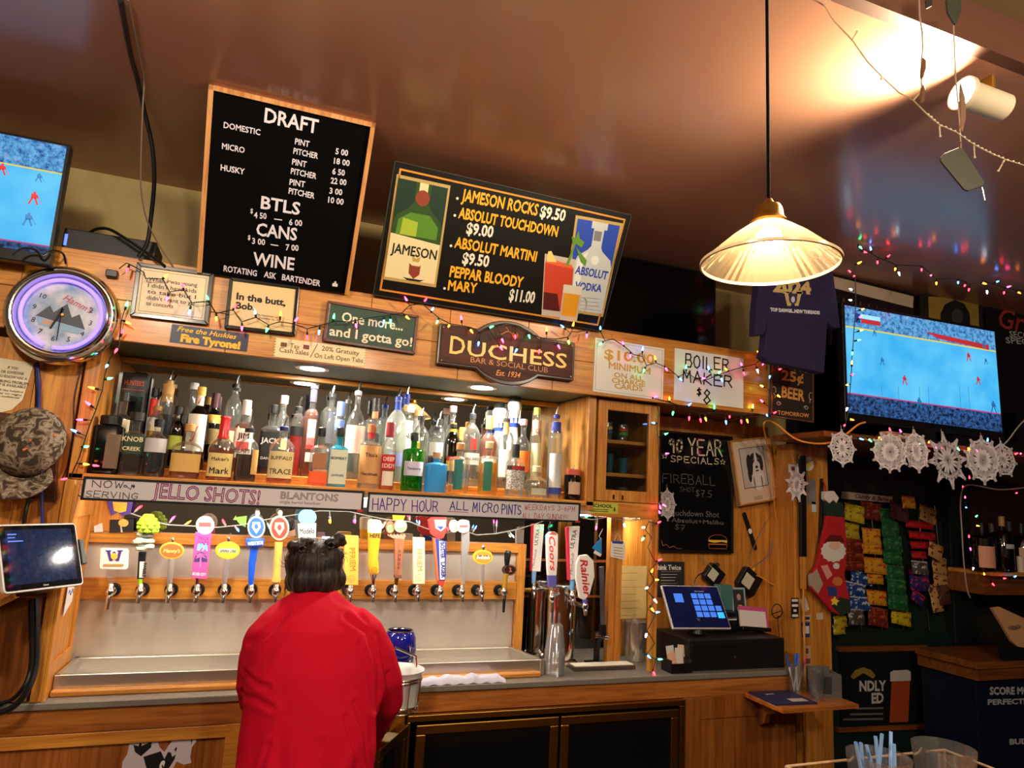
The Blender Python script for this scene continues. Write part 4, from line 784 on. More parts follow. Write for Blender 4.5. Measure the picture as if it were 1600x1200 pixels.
def bottle(label, ref, ytop, wpx, row, shape='round', tint='clear', liq=None, cap=('screw', (20, 20, 22)), labels=(), name='liquor_bottle', group='liquor bottles in the mirrored niche', YZ=None, turn=0):
    Y, zb = YZ or {'A': (3.022, 1.6635), 'B': (3.142, 1.7005), 'C': (3.258, 1.7375)}[row]
    p = P(ref[0], ref[1], Y); H = P(ref[0], ytop, Y).z - zb
    rad = (P(ref[0]+wpx/2, ref[1], Y).x - P(ref[0]-wpx/2, ref[1], Y).x)/2
    hb, hs, e, sy, rn = SH[shape]; x_ = p.x
    for xo, ro in PLACED.setdefault(row if YZ is None else name+str(YZ[0]), []):
        if abs(x_-xo) < rad+ro+.0015: rad = max(rad*.72, min(rad, abs(x_-xo)-ro-.0015))
        if abs(x_-xo) < rad+ro+.0015: x_ = xo+math.copysign(rad+ro+.0015, x_-xo)
    x_ = min(max(x_, -.598+rad), 1.488-rad) if YZ is None else x_; p.x = x_; PLACED[row if YZ is None else name+str(YZ[0])].append((x_, rad)); rn = min(rn, rad*.7)
    o = thing(name, label, 'bottle', (p.x, Y, zb), (0, 0, R(turn)), group)
    kind, cc = cap[0], cap[1]
    hc = {'screw': .028, 'cork': .035, 'pour': .062, 'wax': H*.30, 'tall': .055, 'wide': .038, 'none': 0., 'foil': .075}[kind]; glz = H-hc+(.004 if kind != 'none' else 0)
    if kind == 'wax': glz = H-.004
    if kind == 'foil': glz = H-.003
    N_ = 24
    def ring(r_, z, ee, k=1.): return [(*sect(r_*k, 2*math.pi*(j+.5)/N_, ee, sy if ee > 2 or sy < 1 else 1.), z) for j in range(N_)]
    pr = [(rad*.93, 0, e), (rad, .006, e), (rad, H*hb*.5, e), (rad, H*hb, e)]
    for t_ in (.3, .6, .85, 1.):
        ee = e+(2-e)*t_; pr.append((rn+(rad-rn)*(math.cos(t_*math.pi/2)**.9 if t_ < 1 else 0), H*(hb+(hs-hb)*t_), ee))
    pr += [(rn*1.0, glz-.012, 2.), (rn*1.18, glz-.010, 2.), (rn*1.18, glz, 2.)]
    MB().rings([ring(r_, z, ee) for r_, z, ee in pr]).build('glass_body', TINT[tint], o, False, 40)
    if liq:
        f, lm = liq; zl = min(f*H, H*hs*.98); lp = []
        for r_, z, ee in pr:
            if z < zl: lp.append((r_, max(z, .004), ee))
        r_l = lp[-1][0]
        for (ra, za, ea), (rb, zb_, eb) in zip(pr, pr[1:]):
            if za <= zl <= zb_: k = (zl-za)/max(1e-6, zb_-za); lp.append((ra+(rb-ra)*k, zl, ea+(eb-ea)*k))
        MB().rings([ring(max(r_-.003, .003), z, ee) for r_, z, ee in lp]).build('liquid', LIQ[lm], o, False, 40)
    if kind in ('screw', 'wide', 'tall'):
        k = {'screw': 1.3, 'wide': 1.9, 'tall': 1.35}[kind]
        MB().lathe([(rn*k, glz-.014 if kind != 'wide' else glz), (rn*k, H-.002), (rn*k-.002, H)], 16).build('cap', K(*cc, .4), o, False)
    elif kind == 'cork':
        MB().lathe([(rn*.95, glz), (rn*1.35, glz+.001), (rn*1.4, H-.003), (rn*1.2, H)], 16).build('stopper', CORK if cc is None else K(*cc, .5), o, False)
    elif kind == 'wax':
        MB().lathe([(rn*1.5, H*.66), (rn*1.2, H*.72), (rn*1.2, H-.006), (rn*1.35, H-.005), (rn*1.3, H+.002)], 16).build('wax_seal', K(*cc, .25), o, False)
    elif kind == 'foil':
        MB().lathe([(rn*1.12, H-.075), (rn*1.12, H-.015), (rn*1.3, H-.014), (rn*1.3, H)], 16).build('foil_capsule', K(*cc, .35), o, False)
    elif kind == 'pour':
        s_ = bpy.data.objects.new('pour_spout', None); COL.objects.link(s_); s_.parent = o
        MB().lathe([(rn*1.25, glz-.004), (rn*1.25, glz+.012), (rn*.8, glz+.016)], 14).build('collar', K(*cc, .4), s_, False)
        MB().tube([(0, 0, glz+.012), (.001, 0, glz+.03), (.006, -.002, H-.006), (.009, -.003, H)], [.006, .0055, .0045, .003], 8).build('spout', POURM, s_, False)
    for L in labels:
        z0, z1, half, col = L[:4]
        # the radius the section has at the label's middle
        zm = (z0+z1)/2*H; rr, ee = pr[0][0], e
        for (ra, za, ea), (rb, zb_, eb) in zip(pr, pr[1:]):
            if za <= zm <= zb_: k = (zm-za)/max(1e-6, zb_-za); rr = ra+(rb-ra)*k; ee = ea+(eb-ea)*k
        rr = max(rr, rn)+.0012; n = 8; a0 = -math.pi/2; off = L[6] if len(L) > 6 else 0
        rs = [[(*sect(rr, a0+R(off)+R(half)*(-1+2*i/n), ee, sy if ee > 2 or sy < 1 else 1.), z) for i in range(n+1)] for z in (z0*H, z1*H)]
        lb = MB().rings(rs, 0, False, False).build('label', K(*col, .55) if not isinstance(col, bpy.types.Material) else col, o, False, 60)
        if len(L) > 4 and L[4]:
            words_ = L[4] if isinstance(L[4], (list, tuple)) else [L[4]]
            mb = MB(); wl = min(2*rr*math.sin(R(min(half, 80)))*.86, 2*rr*R(half)*.86); hh_ = (z1-z0)*H
            for i, w_ in enumerate(words_):
                h_ = min(hh_*.62/len(words_), wl/max(1, len(w_))*1.25)
                st = len(mb.v); text(mb, w_, (0,), None, z0*H+hh_*(1-(i+.5)/len(words_))-h_*.5, h_, y=0, bold=.02)
                for q in range(st, len(mb.v)):
                    x, y, z = mb.v[q]; a = a0+R(off)+x/rr
                    if ee > 3.5: mb.v[q] = (x, -sy*rr-.0008, z)
                    else:
                        xx, yy = sect(rr+.0008, a, ee, sy if ee > 2 or sy < 1 else 1.); mb.v[q] = (xx, yy, z)
            mb.build('lettering', K(*L[5], .5), lb, False, 0)
    return o
CR, WH, BK = (226, 208, 160), (232, 228, 220), (22, 20, 20)
B = bottle
# first step of the shelf, from the plank wall along
B('black square whiskey carafe with a wide black stopper beside the plank wall', (150, 700), 648, 46, 'A', 'block', 'black', None, ('wide', (24, 22, 22)), [(.1, .68, 30, (112, 88, 70), None, BK, 30)])
B('square clear whiskey bottle with a green and cream label, second along the first step', (203, 690), 643, 46, 'A', 'square', 'clear', (.32, 'dark'), ('wide', (34, 30, 26)), [(.34, .64, 62, (28, 56, 40), ['KNOB', 'CREEK'], (230, 210, 170), 12), (.36, .66, 14, (222, 200, 150), None, BK, -62)])
B('dark violet bottle with a pale grey label near the square green labelled one', (244, 700), 655, 38, 'A', 'round', 'clear', (.45, 'violet'), ('cork', (20, 20, 24)), [(.42, .66, 60, (196, 192, 196))])
B('clear whiskey flask with a wide amber parchment label low on its body', (293, 700), 662, 48, 'A', 'flask', 'clear', (.48, 'whiskey'), ('cork', None), [(.12, .45, 66, (214, 170, 90))])
B('red wax topped whiskey bottle with a square cream label', (347, 700), 651, 42, 'A', 'squat', 'clear', (.5, 'whiskey'), ('wax', (216, 26, 30)), [(.06, .42, 60, (228, 202, 130), ["Maker's", 'Mark'], (60, 40, 30))])
B('short bottle of dark liquor with a tan arched label beside the red wax topped one', (386, 710), 652, 36, 'A', 'squat', 'clear', (.42, 'dark'), ('pour', (20, 20, 24)), [(.12, .5, 26, (196, 150, 84), None, BK, 50)])
B('rounded bourbon bottle with a parchment animal label and blue tipped pourer', (441, 700), 650, 41, 'A', 'squat', 'clear', (.2, 'whiskey'), ('pour', (24, 30, 90)), [(.08, .47, 62, (226, 206, 150), ['BUFFALO', 'TRACE'], (90, 66, 40))])
B('clear square bottle with a small orange label near the pale blue gin', (500, 705), 668, 29, 'A', 'square', 'clear', (.24, 'orange'), ('screw', (24, 20, 20)), [(.05, .24, 60, (240, 96, 40)), (.3, .56, 20, (170, 110, 70))])
B('sapphire blue square gin bottle with a tall pale label', (529, 710), 668, 36, 'A', 'square', 'blue', None, ('screw', (22, 22, 24)), [(.05, .62, 52, (214, 218, 196), ['BOMBAY', 'SAPPHIRE'], (60, 100, 150))])
B('vodka bottle with a large kraft brown label and copper cap', (578, 710), 663, 33, 'A', 'shoulder', 'clear', (.5, 'water'), ('screw', (170, 96, 56)), [(.08, .66, 75, (206, 148, 92), ["Tito's", 'Handmade'], (80, 40, 24)), (.78, .9, 80, (190, 30, 40))])
B('red capped bottle of orange pink vodka with a round red label', (606, 710), 660, 33, 'A', 'round', 'clear', (.52, 'orange'), ('tall', (130, 22, 34)), [(.3, .5, 62, (196, 40, 56), ['DEEP', 'EDDY'], (250, 220, 200)), (.06, .27, 44, (236, 220, 206))])
B('green gin bottle with black cap and a pale lilac label', (646, 710), 676, 33, 'A', 'shoulder', 'green', None, ('screw', (26, 34, 30)), [(.26, .50, 60, (204, 198, 220), ['Tanqueray'], (80, 70, 110))])
B('squat frosted sky blue bottle with a cork', (682, 725), 706, 34, 'A', 'shoulder', 'frost', None, ('cork', (196, 150, 110)))
B('clear tequila bottle with a tall teal oval label, mostly empty', (718, 725), 692, 32, 'A', 'shoulder', 'clear', (.16, 'gold'), ('cork', None), [(.08, .66, 24, (40, 120, 116), None, BK, -20)])
B('gold tequila bottle with a tall teal oval label', (763, 730), 690, 30, 'A', 'shoulder', 'clear', (.6, 'gold'), ('cork', (226, 214, 160)), [(.08, .62, 24, (40, 120, 100), None, BK, -20)])
B('clear bottle with a black and white patterned label banded in red', (805, 730), 694, 28, 'A', 'round', 'clear', (.4, 'water'), ('tall', (28, 28, 30)), [(.14, .5, 75, mat('patterned_label', C(190, 186, 184), .5, noise=.9, nscale=160)), (.5, .58, 75, (40, 30, 30), None, BK), (.51, .57, 40, (190, 40, 44))])
B('squat clear rounded tequila bottle by the patterned label bottle', (838, 752), 728, 33, 'A', 'squat', 'clear', (.35, 'water'), ('cork', (214, 200, 150)), [(.1, .3, 40, (196, 200, 180))])
B('clear vodka bottle with a white and blue label by the oak side panel', (868, 690), 634, 23, 'A', 'tall', 'clear', (.72, 'water'), ('pour', (30, 40, 130)), [(.12, .48, 66, (216, 216, 216)), (.05, .12, 66, (50, 70, 160)), (.70, .82, 80, (40, 60, 160))])
B('dark cream liqueur bottle with an oval label and pink neck at the cabinet end', (899, 750), 726, 23, 'A', 'shoulder', 'black', None, ('pour', (60, 70, 190)), [(.16, .5, 50, (206, 176, 150)), (.70, .86, 80, (226, 110, 96))])
# second step
B('dark bottle with a red number seven on its cream label and neck band', (309, 660), 604, 34, 'B', 'round', 'dark', (.7, 'dark'), ('screw', (206, 160, 70)), [(.22, .66, 56, (230, 222, 204), ['7'], (206, 40, 40)), (.77, .90, 80, (232, 222, 200), ['7'], (206, 50, 40))])
B('bourbon bottle with a white cap and a red seal on its white label', (383, 660), 625, 30, 'B', 'square', 'clear', (.66, 'whiskey'), ('tall', (220, 216, 210)), [(.2, .6, 58, (226, 218, 204), ['JIM', 'BEAM'], (90, 40, 40)), (.3, .42, 16, (200, 40, 40))])
B('square black label whiskey bottle', (423, 680), 632, 34, 'B', 'square', 'clear', (.64, 'dark'), ('screw', (18, 18, 18)), [(.1, .6, 60, (22, 20, 20), ['JACK', "DANIEL'S"], (214, 206, 200))])
B('slim bottle of bright red liqueur with a black band and pourer', (463, 680), 620, 20, 'B', 'tall', 'clear', (.5, 'red'), ('pour', (24, 22, 24)), [(.5, .62, 85, (26, 22, 24))])
B('tall amber whiskey bottle with a white and red label and dark foil top', (484, 650), 602, 29, 'B', 'shoulder', 'clear', (.74, 'whiskey'), ('foil', (62, 56, 74)), [(.34, .62, 36, (230, 224, 214), None, BK, 8), (.3, .42, 36, (214, 50, 50), None, BK, 8), (.16, .26, 34, (220, 214, 206), None, BK, 8)])
B('tall clear bottle with a soft pink label between the pourers', (557, 650), 596, 32, 'B', 'long', 'clear', (.42, 'water'), ('pour', (220, 216, 226)), [(.26, .54, 64, (230, 196, 180))])
B('clear vodka bottle with a royal blue neck and pourer', (620, 660), 605, 33, 'B', 'round', 'milky', (.7, 'water'), ('pour', (40, 70, 170)), [(.74, .88, 85, (36, 70, 170)), (.16, .3, 36, (150, 160, 214))])
B('clear bottle with a yellow side label and chrome pourer behind the green gin', (659, 650), 636, 27, 'B', 'round', 'clear', (.66, 'water'), ('pour', (26, 24, 24)), [(.3, .52, 30, (238, 210, 40), None, BK, -40)])
B('bottle of dark purple liqueur with a taped white label', (679, 700), 652, 31, 'B', 'shoulder', 'clear', (.4, 'purple'), ('pour', (24, 22, 26)), [(.42, .62, 70, (224, 218, 214))])
B('dark coffee liqueur bottle with a yellow neck and yellow label', (707, 690), 648, 22, 'B', 'round', 'dark', (.7, 'dark'), ('pour', (26, 22, 24)), [(.66, .88, 85, (240, 186, 40)), (.2, .34, 56, (236, 190, 60)), (.34, .4, 56, (180, 50, 30))])
B('clear rum bottle with a round red bat badge', (737, 680), 632, 27, 'B', 'round', 'clear', (.7, 'water'), ('pour', (24, 24, 28)), [(.26, .4, 60, (224, 222, 210), ['BACARDI'], (40, 40, 44)), (.44, .58, 20, (200, 50, 44))])
B('amber rum bottle with a gold capped neck behind the gold tequila', (764, 680), 650, 26, 'B', 'round', 'clear', (.72, 'whiskey'), ('tall', (214, 150, 60)), [(.2, .4, 60, (232, 224, 214))])
B('clear bottle with an orange neck band and red crest label', (790, 690), 640, 27, 'B', 'round', 'clear', (.7, 'water'), ('pour', (30, 26, 24)), [(.68, .84, 85, (226, 130, 50)), (.14, .48, 60, (222, 214, 200))])
B('bottle with a plain orange label and pale pink cap', (817, 690), 655, 22, 'B', 'round', 'clear', (.62, 'water'), ('cork', (226, 180, 166)), [(.24, .54, 62, (234, 116, 40))])
B('tall clear bottle with a pale lime label and long printed neck', (838, 670), 637, 22, 'B', 'tall', 'clear', (.74, 'water'), ('screw', (190, 200, 90)), [(.12, .56, 66, (222, 216, 170)), (.66, .84, 85, (224, 190, 170))])
B('small green black bottle with a lime label among the whiskeys', (275, 680), 634, 24, 'B', 'round', 'dark', None, ('screw', (24, 24, 22)), [(.3, .52, 60, (170, 180, 70))])
B('pale yellow liqueur bottle behind the violet one', (243, 665), 618, 26, 'B', 'round', 'clear', (.6, 'gold'), ('pour', (150, 110, 60)), [(.5, .62, 50, (214, 206, 180))])
B('old fashioned bottle with a cream side label behind the black carafe', (190, 660), 612, 30, 'B', 'square', 'clear', (.4, 'dark'), ('screw', (30, 34, 34)), [(.4, .62, 56, (214, 204, 170))])
B('clear bottle with a black pourer beside the pink labelled vodka', (534, 660), 628, 24, 'B', 'round', 'clear', (.4, 'water'), ('tall', (100, 130, 200)), [(.62, .76, 85, (90, 120, 200))])
# third step against the mirror
B('slim bottle with a red and white label in the corner by the plank wall', (240, 640), 606, 15, 'C', 'tall', 'clear', (.6, 'water'), ('screw', (26, 24, 24)), [(.6, .84, 80, (200, 40, 44)), (.3, .58, 80, (220, 214, 210))])
B('tall bottle with a long tan cork and steel pourer', (262, 620), 578, 22, 'C', 'tall', 'clear', (.5, 'violet'), ('pour', (200, 150, 90)), [(.64, .84, 85, (200, 154, 90))])
B('tall clear stoppered bottle next to the number seven label', (302, 620), 598, 24, 'C', 'long', 'clear', None, ('cork', (200, 204, 204)), [(.3, .46, 50, (150, 60, 50))])
B('dark bottle with gold foil on the shoulder beside the number seven label', (334, 650), 614, 26, 'C', 'round', 'dark', None, ('tall', (70, 30, 44)), [(.56, .68, 80, (206, 160, 60)), (.26, .48, 60, (120, 100, 60))])
B('round shouldered clear decanter bottle with a long dark pourer', (367, 620), 585, 27, 'C', 'round', 'clear', (.36, 'water'), ('pour', (26, 22, 22)), [(.24, .36, 60, (224, 206, 150))])
B('clear bottle with a pale pink cap and a yellow label, behind the black label whiskey', (443, 640), 618, 24, 'C', 'round', 'clear', (.4, 'gold'), ('screw', (224, 186, 176)), [(.24, .4, 60, (216, 196, 120))])
B('clear square shouldered bottle with a dark crest and chrome pourer', (518, 640), 600, 26, 'C', 'shoulder', 'clear', (.6, 'water'), ('pour', (40, 40, 44)), [(.3, .56, 30, (70, 72, 76))])
B('clear bottle with a black kraft neck and a round black badge', (586, 650), 622, 27, 'C', 'shoulder', 'clear', (.5, 'water'), ('tall', (34, 26, 24)), [(.72, .88, 85, (190, 120, 80)), (.3, .52, 30, (60, 62, 66))])
B('tall vodka bottle with blue collar and large black letters', (634, 640), 602, 26, 'C', 'round', 'clear', (.7, 'water'), ('pour', (40, 60, 160)), [(.78, .9, 85, (36, 60, 160)), (.26, .6, 60, (226, 218, 190), ['ONE'], (30, 30, 34))])
B('slim cream bottle with a tan stopper behind the green gin', (645, 660), 640, 16, 'C', 'tall', 'milky', None, ('cork', (210, 150, 96)), [(.2, .6, 70, (228, 218, 180))])
B('clear bottle with a black collar and clear spout near the coffee liqueur', (687, 660), 641, 20, 'C', 'round', 'clear', (.5, 'water'), ('pour', (26, 24, 26)))
B('clear bottle with an oval white label and pink cork by the mirror', (705, 655), 634, 26, 'C', 'round', 'clear', (.5, 'water'), ('cork', (210, 160, 140)), [(.34, .56, 50, (232, 230, 226))])
B('small bottle with a honey gold cap beside the rum', (722, 690), 668, 15, 'C', 'tall', 'clear', (.5, 'gold'), ('tall', (222, 170, 70)), [(.2, .44, 60, (150, 170, 80))])
def agave(label, ref, ytop):
    Y, zb = 3.26, 1.7375; p = P(ref[0], ref[1], Y); H = P(ref[0], ytop, Y).z-zb
    o = thing('ceramic_bottle', label, 'bottle', (p.x, Y, zb), (0, 0, 0), 'white ceramic tequila bottles')
    MB().lathe([(.030, 0), (.038, .01), (.040, H*.22), (.030, H*.45), (.022, H*.62), (.0235, H*.66)], 24).build('body', TINT['white'], o, False)
    MB().lathe([(.0242, H*.63), (.0262, H*.70), (.0270, H*.74)], 20, cap=False).build('blue_band', K(34, 60, 170, .3), o, False)
    MB().lathe([(.0262, H*.74), (.038, H*.86), (.038, H*.90), (.030, H*.93)], 20).build('collar', TINT['white'], o, False)
    mb = MB()
    for k in range(8): a = k*math.pi/4; mb.tube([(.0265*math.cos(a), .0265*math.sin(a), H*.68), (.036*math.cos(a), .036*math.sin(a), H*.84)], [.007, .001], 5)
    mb.build('petal', TINT['white'], o, False); MB().lathe([(.030, H*.93), (.033, H*.95), (.026, H*.99), (.01, H)], 20).build('stopper', mat('pewter', C(70, 74, 76), .3, .9), o, False)
    mb = MB(); mb.lathe([(.009*abs(math.cos(i)) + .004, H*.36+i*.0015) for i in range(3)], 8, (0, -.030, 0)); mb.build('emblem', K(120, 150, 190), o, False)
agave('white ceramic tequila bottle with a blue collar, shorter of the pair by the mirror', (781, 650), 630); agave('white ceramic tequila bottle with a blue collar and dark dome stopper, taller of the pair', (804, 640), 619)
# boxed bottle at the far end
o = thing('boxed_whiskey', 'tall dark boxed whiskey with orange lettering in the corner of the niche', 'box', (P(205, 630, 3.27).x+.01, 3.266, 1.7375))
MB().box(-.052, .045, -.03, .03, 0, .36).build('carton', K(26, 22, 22, .4), o, False, 0, .002); MB().box(-.042, .036, -.0312, -.03, .06, .26).build('window', K(14, 14, 16, .15), o, False, 0)
mb = MB(); text(mb, "HUNTER'S", -.04, .034, .305, .02, y=-.0315, bold=.03); mb.build('lettering', K(196, 80, 50), o, False, 0); MB().box(-.045, .038, -.0313, -.03, .285, .288).build('rule', K(196, 80, 50), o, False, 0)
# ================================================================== BEER TAPS
TY = 3.15
def loc(o, pts, Y): return [((p.x-o.location.x), (p.z-o.location.z)) for p in (P(x, y, Y) for x, y in pts)]
def slab(mb, o, pts, th, Y=TY, m=0, dy=0.):
    q = loc(o, pts, Y); a = sum(q[i][0]*q[(i+1) % len(q)][1]-q[(i+1) % len(q)][0]*q[i][1] for i in range(len(q)))
    if a < 0: q = q[::-1]
    y = Y-o.location.y; mb.prism(q, y-th/2+dy, y+th/2+dy, m); return mb
def spin(mb, o, pr, Y=TY, m=0, n=14, d=1.):
    """turned shape through axis points (x, y, half width) given as seen"""
    rs = []
    for x, y, hw in pr:
        c = P(x, y, Y); r_ = max(.0008, P(x+hw, y, Y).x-c.x)
        rs.append([(c.x-o.location.x+r_*math.cos(2*math.pi*j/n), Y-o.location.y+d*r_*math.sin(2*math.pi*j/n), c.z-o.location.z) for j in range(n)])
    return mb.rings(rs, m)
def face(o, pts, Y, dy, m, mb): q = loc(o, pts, Y); mb.flat(q, Y-o.location.y-dy, m); return mb
def wtext(mb, o, s, xl, yl, xr, yr, hp, Y, dy, m=0, **k):
    a, b, h = loc(o, [(xl, yl), (xr, yr), (xl, yl-hp) if abs(xr-xl) > abs(yr-yl) else (xl+hp, yl)], Y)
    text(mb, s, a[0], a[0]+math.hypot(b[0]-a[0], b[1]-a[1]), a[1], math.hypot(h[0]-a[0], h[1]-a[1]), y=Y-o.location.y-dy, ang=math.atan2(b[1]-a[1], b[0]-a[0]), m=m, **k)
def pov(cx, cy, rx, ry, n=26): return [(cx+rx*math.cos(2*math.pi*i/n), cy+ry*math.sin(2*math.pi*i/n)) for i in range(n)]
def faucet(o, fx, fy=926, nitro=False, long=False, Y=TY, flange=True):
    f = bpy.data.objects.new('faucet', None); COL.objects.link(f); f.parent = o
    f.location = P(fx, fy, Y)-o.location
    if flange:
        mb = MB(); mb.cyl((0, .075, 0), (0, .0835, 0), .024, .027, 20); mb.build('flange', BLACK, f, False)
        mb = MB(); mb.cyl((0, .012, 0), (0, .075, 0), .012, .012, 14).cyl((0, .04, 0), (0, .06, 0), .018, .016, 14); mb.build('shank', CHROME, f, False)
    mb = MB(); mb.lathe([(.011, -.012), (.016, -.004), (.0165, .008), (.012, .016), (.010, .022), (.012, .026), (.009, .034)], 14)
    if nitro: mb.tube([(0, 0, -.01), (0, -.004, -.03)], [.012, .010], 12)
    else: mb.tube([(0, .002, -.006), (0, -.006, -.022), (0, -.008, -.040 if not long else -.062)], [.011, .0095, .0085], 12)
    mb.build('body', CHROME, f, False)
    if nitro: MB().tube([(0, -.004, -.03), (0, -.004, -.09)], [.008, .0055], 10).build('creamer_spout', BLACK, f, False)
GRP = 'beer taps along the oak rail'
def tap(label, fx, **k):
    o = thing('beer_tap', label, 'beer tap', P(fx, 926, TY), (0, 0, 0), GRP); faucet(o, fx, **k); return o
SIL = mat('satin_silver', C(214, 212, 210), .3, .7); PURPLE = K(66, 40, 120, .5); GOLDY = K(240, 190, 60, .5)
def wlogo(mb, o, cx, cy, w_, h_, Y, dy, m):
    pts = [(-1, 1), (-.35, 1), (-.35, .75), (-.48, .75), (-.36, -.1), (-.12, .75), (.12, .75), (.36, -.1), (.48, .75), (.35, .75), (.35, 1), (1, 1), (1, .75), (.85, .75), (.56, -1), (.22, -1), (0, -.2), (-.22, -1), (-.56, -1), (-.85, .75), (-1, .75)]
    face(o, [(cx+a*w_/2, cy-b*h_/2) for a, b in pts], Y, dy, m, mb)
# 1
o = tap('beer tap with a clear stem and a white panel bearing a purple letter', 171.5, long=True)
slab(MB(), o, [(157, 858), (160, 856), (199, 857), (201.5, 860), (200, 887), (197, 890), (158, 889), (155.5, 886)], .012).build('sign_panel', WHITE, o, False, 0, .002)
mb = MB(); wlogo(mb, o, 179, 868, 27, 17, TY, .0075, 0); face(o, pov(179, 869, 5.5, 5), TY, .008, 1, mb); mb.build('letter_emblem', [PURPLE, GOLDY], o, False, 0)
mb = MB(); face(o, [(162, 881), (194, 881), (193, 885), (161, 885)], TY, .0075, 0, mb); mb.build('gold_band', K(176, 140, 80), o, False, 0)
slab(MB(), o, [(168, 889), (184, 890), (177, 912), (170, 912)], .012).build('acrylic_stem', glass('acrylic', (.92, .92, .9), .12, .1), o, False, 0)
# 2
o = tap('beer tap with a sculpted lime green hop cone on a black handle', 218)
spin(MB(), o, [(218.5, 914, 3.2), (219, 904, 4.2)]).build('lime_base', K(150, 200, 40), o, False)
slab(MB(), o, [(214.5, 904), (216, 880), (217, 862), (229, 862), (227, 880), (225, 904)], .022).build('handle', BLACK, o, False, 0, .003)
mb = MB(); face(o, [(218, 902), (219, 877), (226.5, 877), (224.5, 902)], TY, .0117, 0, mb); mb.build('white_label', WHITE, o, False, 0); mb = MB(); wtext(mb, o, 'INVISIBLE', 225, 879, 223, 901, -5, TY, .0123, bold=.04); mb.build('lettering', INK, o, False, 0)
mb = MB(); rg = random.Random(4)
for k in range(16): c = loc(o, [(225+rg.uniform(-9, 9), 846+rg.uniform(-14, 12))], TY)[0]; mb.ball((c[0], rg.uniform(-.016, .004), c[1]), rg.uniform(.012, .018), 7, rg.choice((0, 0, 1)), 1.3, 1, .7)
mb.build('sculpted_figure', [K(190, 200, 180), K(96, 104, 90)], o, False)
mb = MB()
for i in range(5):
    for k in range(8): a = k*math.pi/4+i*.4; c = loc(o, [(232, 829-i*5.5)], TY)[0]; r_ = (.027, .032, .030, .022, .010)[i]; mb.ball((c[0]+r_*math.cos(a), r_*math.sin(a), c[1]), .014, 6, 0, 1, 1, .8)
c = loc(o, [(232, 818)], TY)[0]; mb.ball((c[0], 0, c[1]), .030, 10); mb.build('hop_cone', mat('hop_green', C(170, 214, 60), .5, noise=.3, nscale=90), o, False)
def oval_tap(label, fx, cx, cy, rx, ry, ty, c1, c2, s, col, hwst, boxed=None):
    o = tap(label, fx)
    spin(MB(), o, [(fx+.5, 914, hwst*.7), (fx+1, 908, hwst), (cx-.5, cy+ry-1, hwst*1.05)]).build('stem', SIL, o, False)
    mb = MB(); mb2 = MB(); slab(mb2, o, pov(cx, cy, rx, ry), .016); mb2.build('oval_badge', K(*c1), o, False, 0, .003); face(o, pov(cx, cy, rx*.86, ry*.8), TY, .0085, 0, mb); mb.build('oval_face', K(*c2), o, False, 0)
    if boxed: mb = MB(); face(o, [(cx-rx*.72, cy-3.5), (cx+rx*.72, cy-3), (cx+rx*.72, cy+3.5), (cx-rx*.72, cy+3)], TY, .009, 0, mb); mb.build('name_band', K(*boxed), o, False, 0)
    mb = MB(); wtext(mb, o, s, cx-rx*.68, cy+2.5, cx+rx*.68, cy+2.8, 5.5, TY, .0096, bold=.03, shear=.2); mb.build('lettering', K(*col), o, False, 0)
    spin(MB(), o, [(cx+.8, cy-ry+1, 2.2), (cx+1, cy-ry-4, 2.6), (cx+1.2, cy-ry-7, 1.6)]).build('finial', CHROME, o, False)
oval_tap('beer tap with an orange oval badge rimmed in yellow', 264, 268.5, 860.5, 19.5, 13.5, 840, (244, 176, 60), (236, 104, 50), "Manny's", (250, 220, 120), 4.6)
# 4
o = tap('beer tap with a hot pink paddle printed with a palm tree', 307)
slab(MB(), o, [(305.5, 831), (331, 833), (323, 905), (299, 903)], .016).build('paddle', K(236, 84, 160), o, False, 0, .002); slab(MB(), o, pov(320.5, 820.5, 14.5, 14.5), .018).build('round_badge', K(240, 228, 210), o, False, 0, .002)
mb = MB(); wtext(mb, o, 'TRICK', 309, 843, 327, 844, 5, TY, .0085, 0, bold=.03); wtext(mb, o, 'HAZE', 309, 850, 326, 851, 5, TY, .0085, 0, bold=.03); wtext(mb, o, 'IPA', 308, 859, 325, 860, 10, TY, .0085, 1, bold=.05); wtext(mb, o, 'SILVER CITY', 300.5, 898, 322, 899.5, 4, TY, .0085, 2, bold=.04); mb.mark(); face(o, [(311, 816), (330, 816), (330, 823), (311, 823)], TY, .0096, 3, mb); mb.build('lettering', [K(110, 40, 110), K(110, 214, 240), WHITE, K(190, 90, 90)], o, False, 0)
mb = MB(); face(o, pov(313.8, 878, 10.5, 16)[13:]+[(324.3, 878)], TY, .0084, 0, mb)
for a in range(6):
    t_ = R(-200+a*44); face(o, [(314, 869), (314+5*math.cos(t_+.3), 868+4.5*math.sin(t_+.3)), (314+9*math.cos(t_), 870+6.5*math.sin(t_)), (314+5*math.cos(t_-.3), 868.6+4.5*math.sin(t_-.3))], TY, .0088, 1, mb)
face(o, [(313.2, 869), (314.8, 869), (314.6, 886), (311.6, 886)], TY, .0088, 1, mb); mb.build('palm_print', [K(66, 50, 110), K(244, 110, 180)], o, False, 0)
spin(MB(), o, [(307, 914, 3), (308, 903, 4)]).build('stem', CHROME, o, False)
oval_tap('beer tap with a yellow oval badge banded in white', 349.5, 356, 860, 19.5, 14, 842, (226, 190, 40), (246, 216, 60), 'Johnny Utah', (50, 60, 70), 4.4, (240, 230, 190))
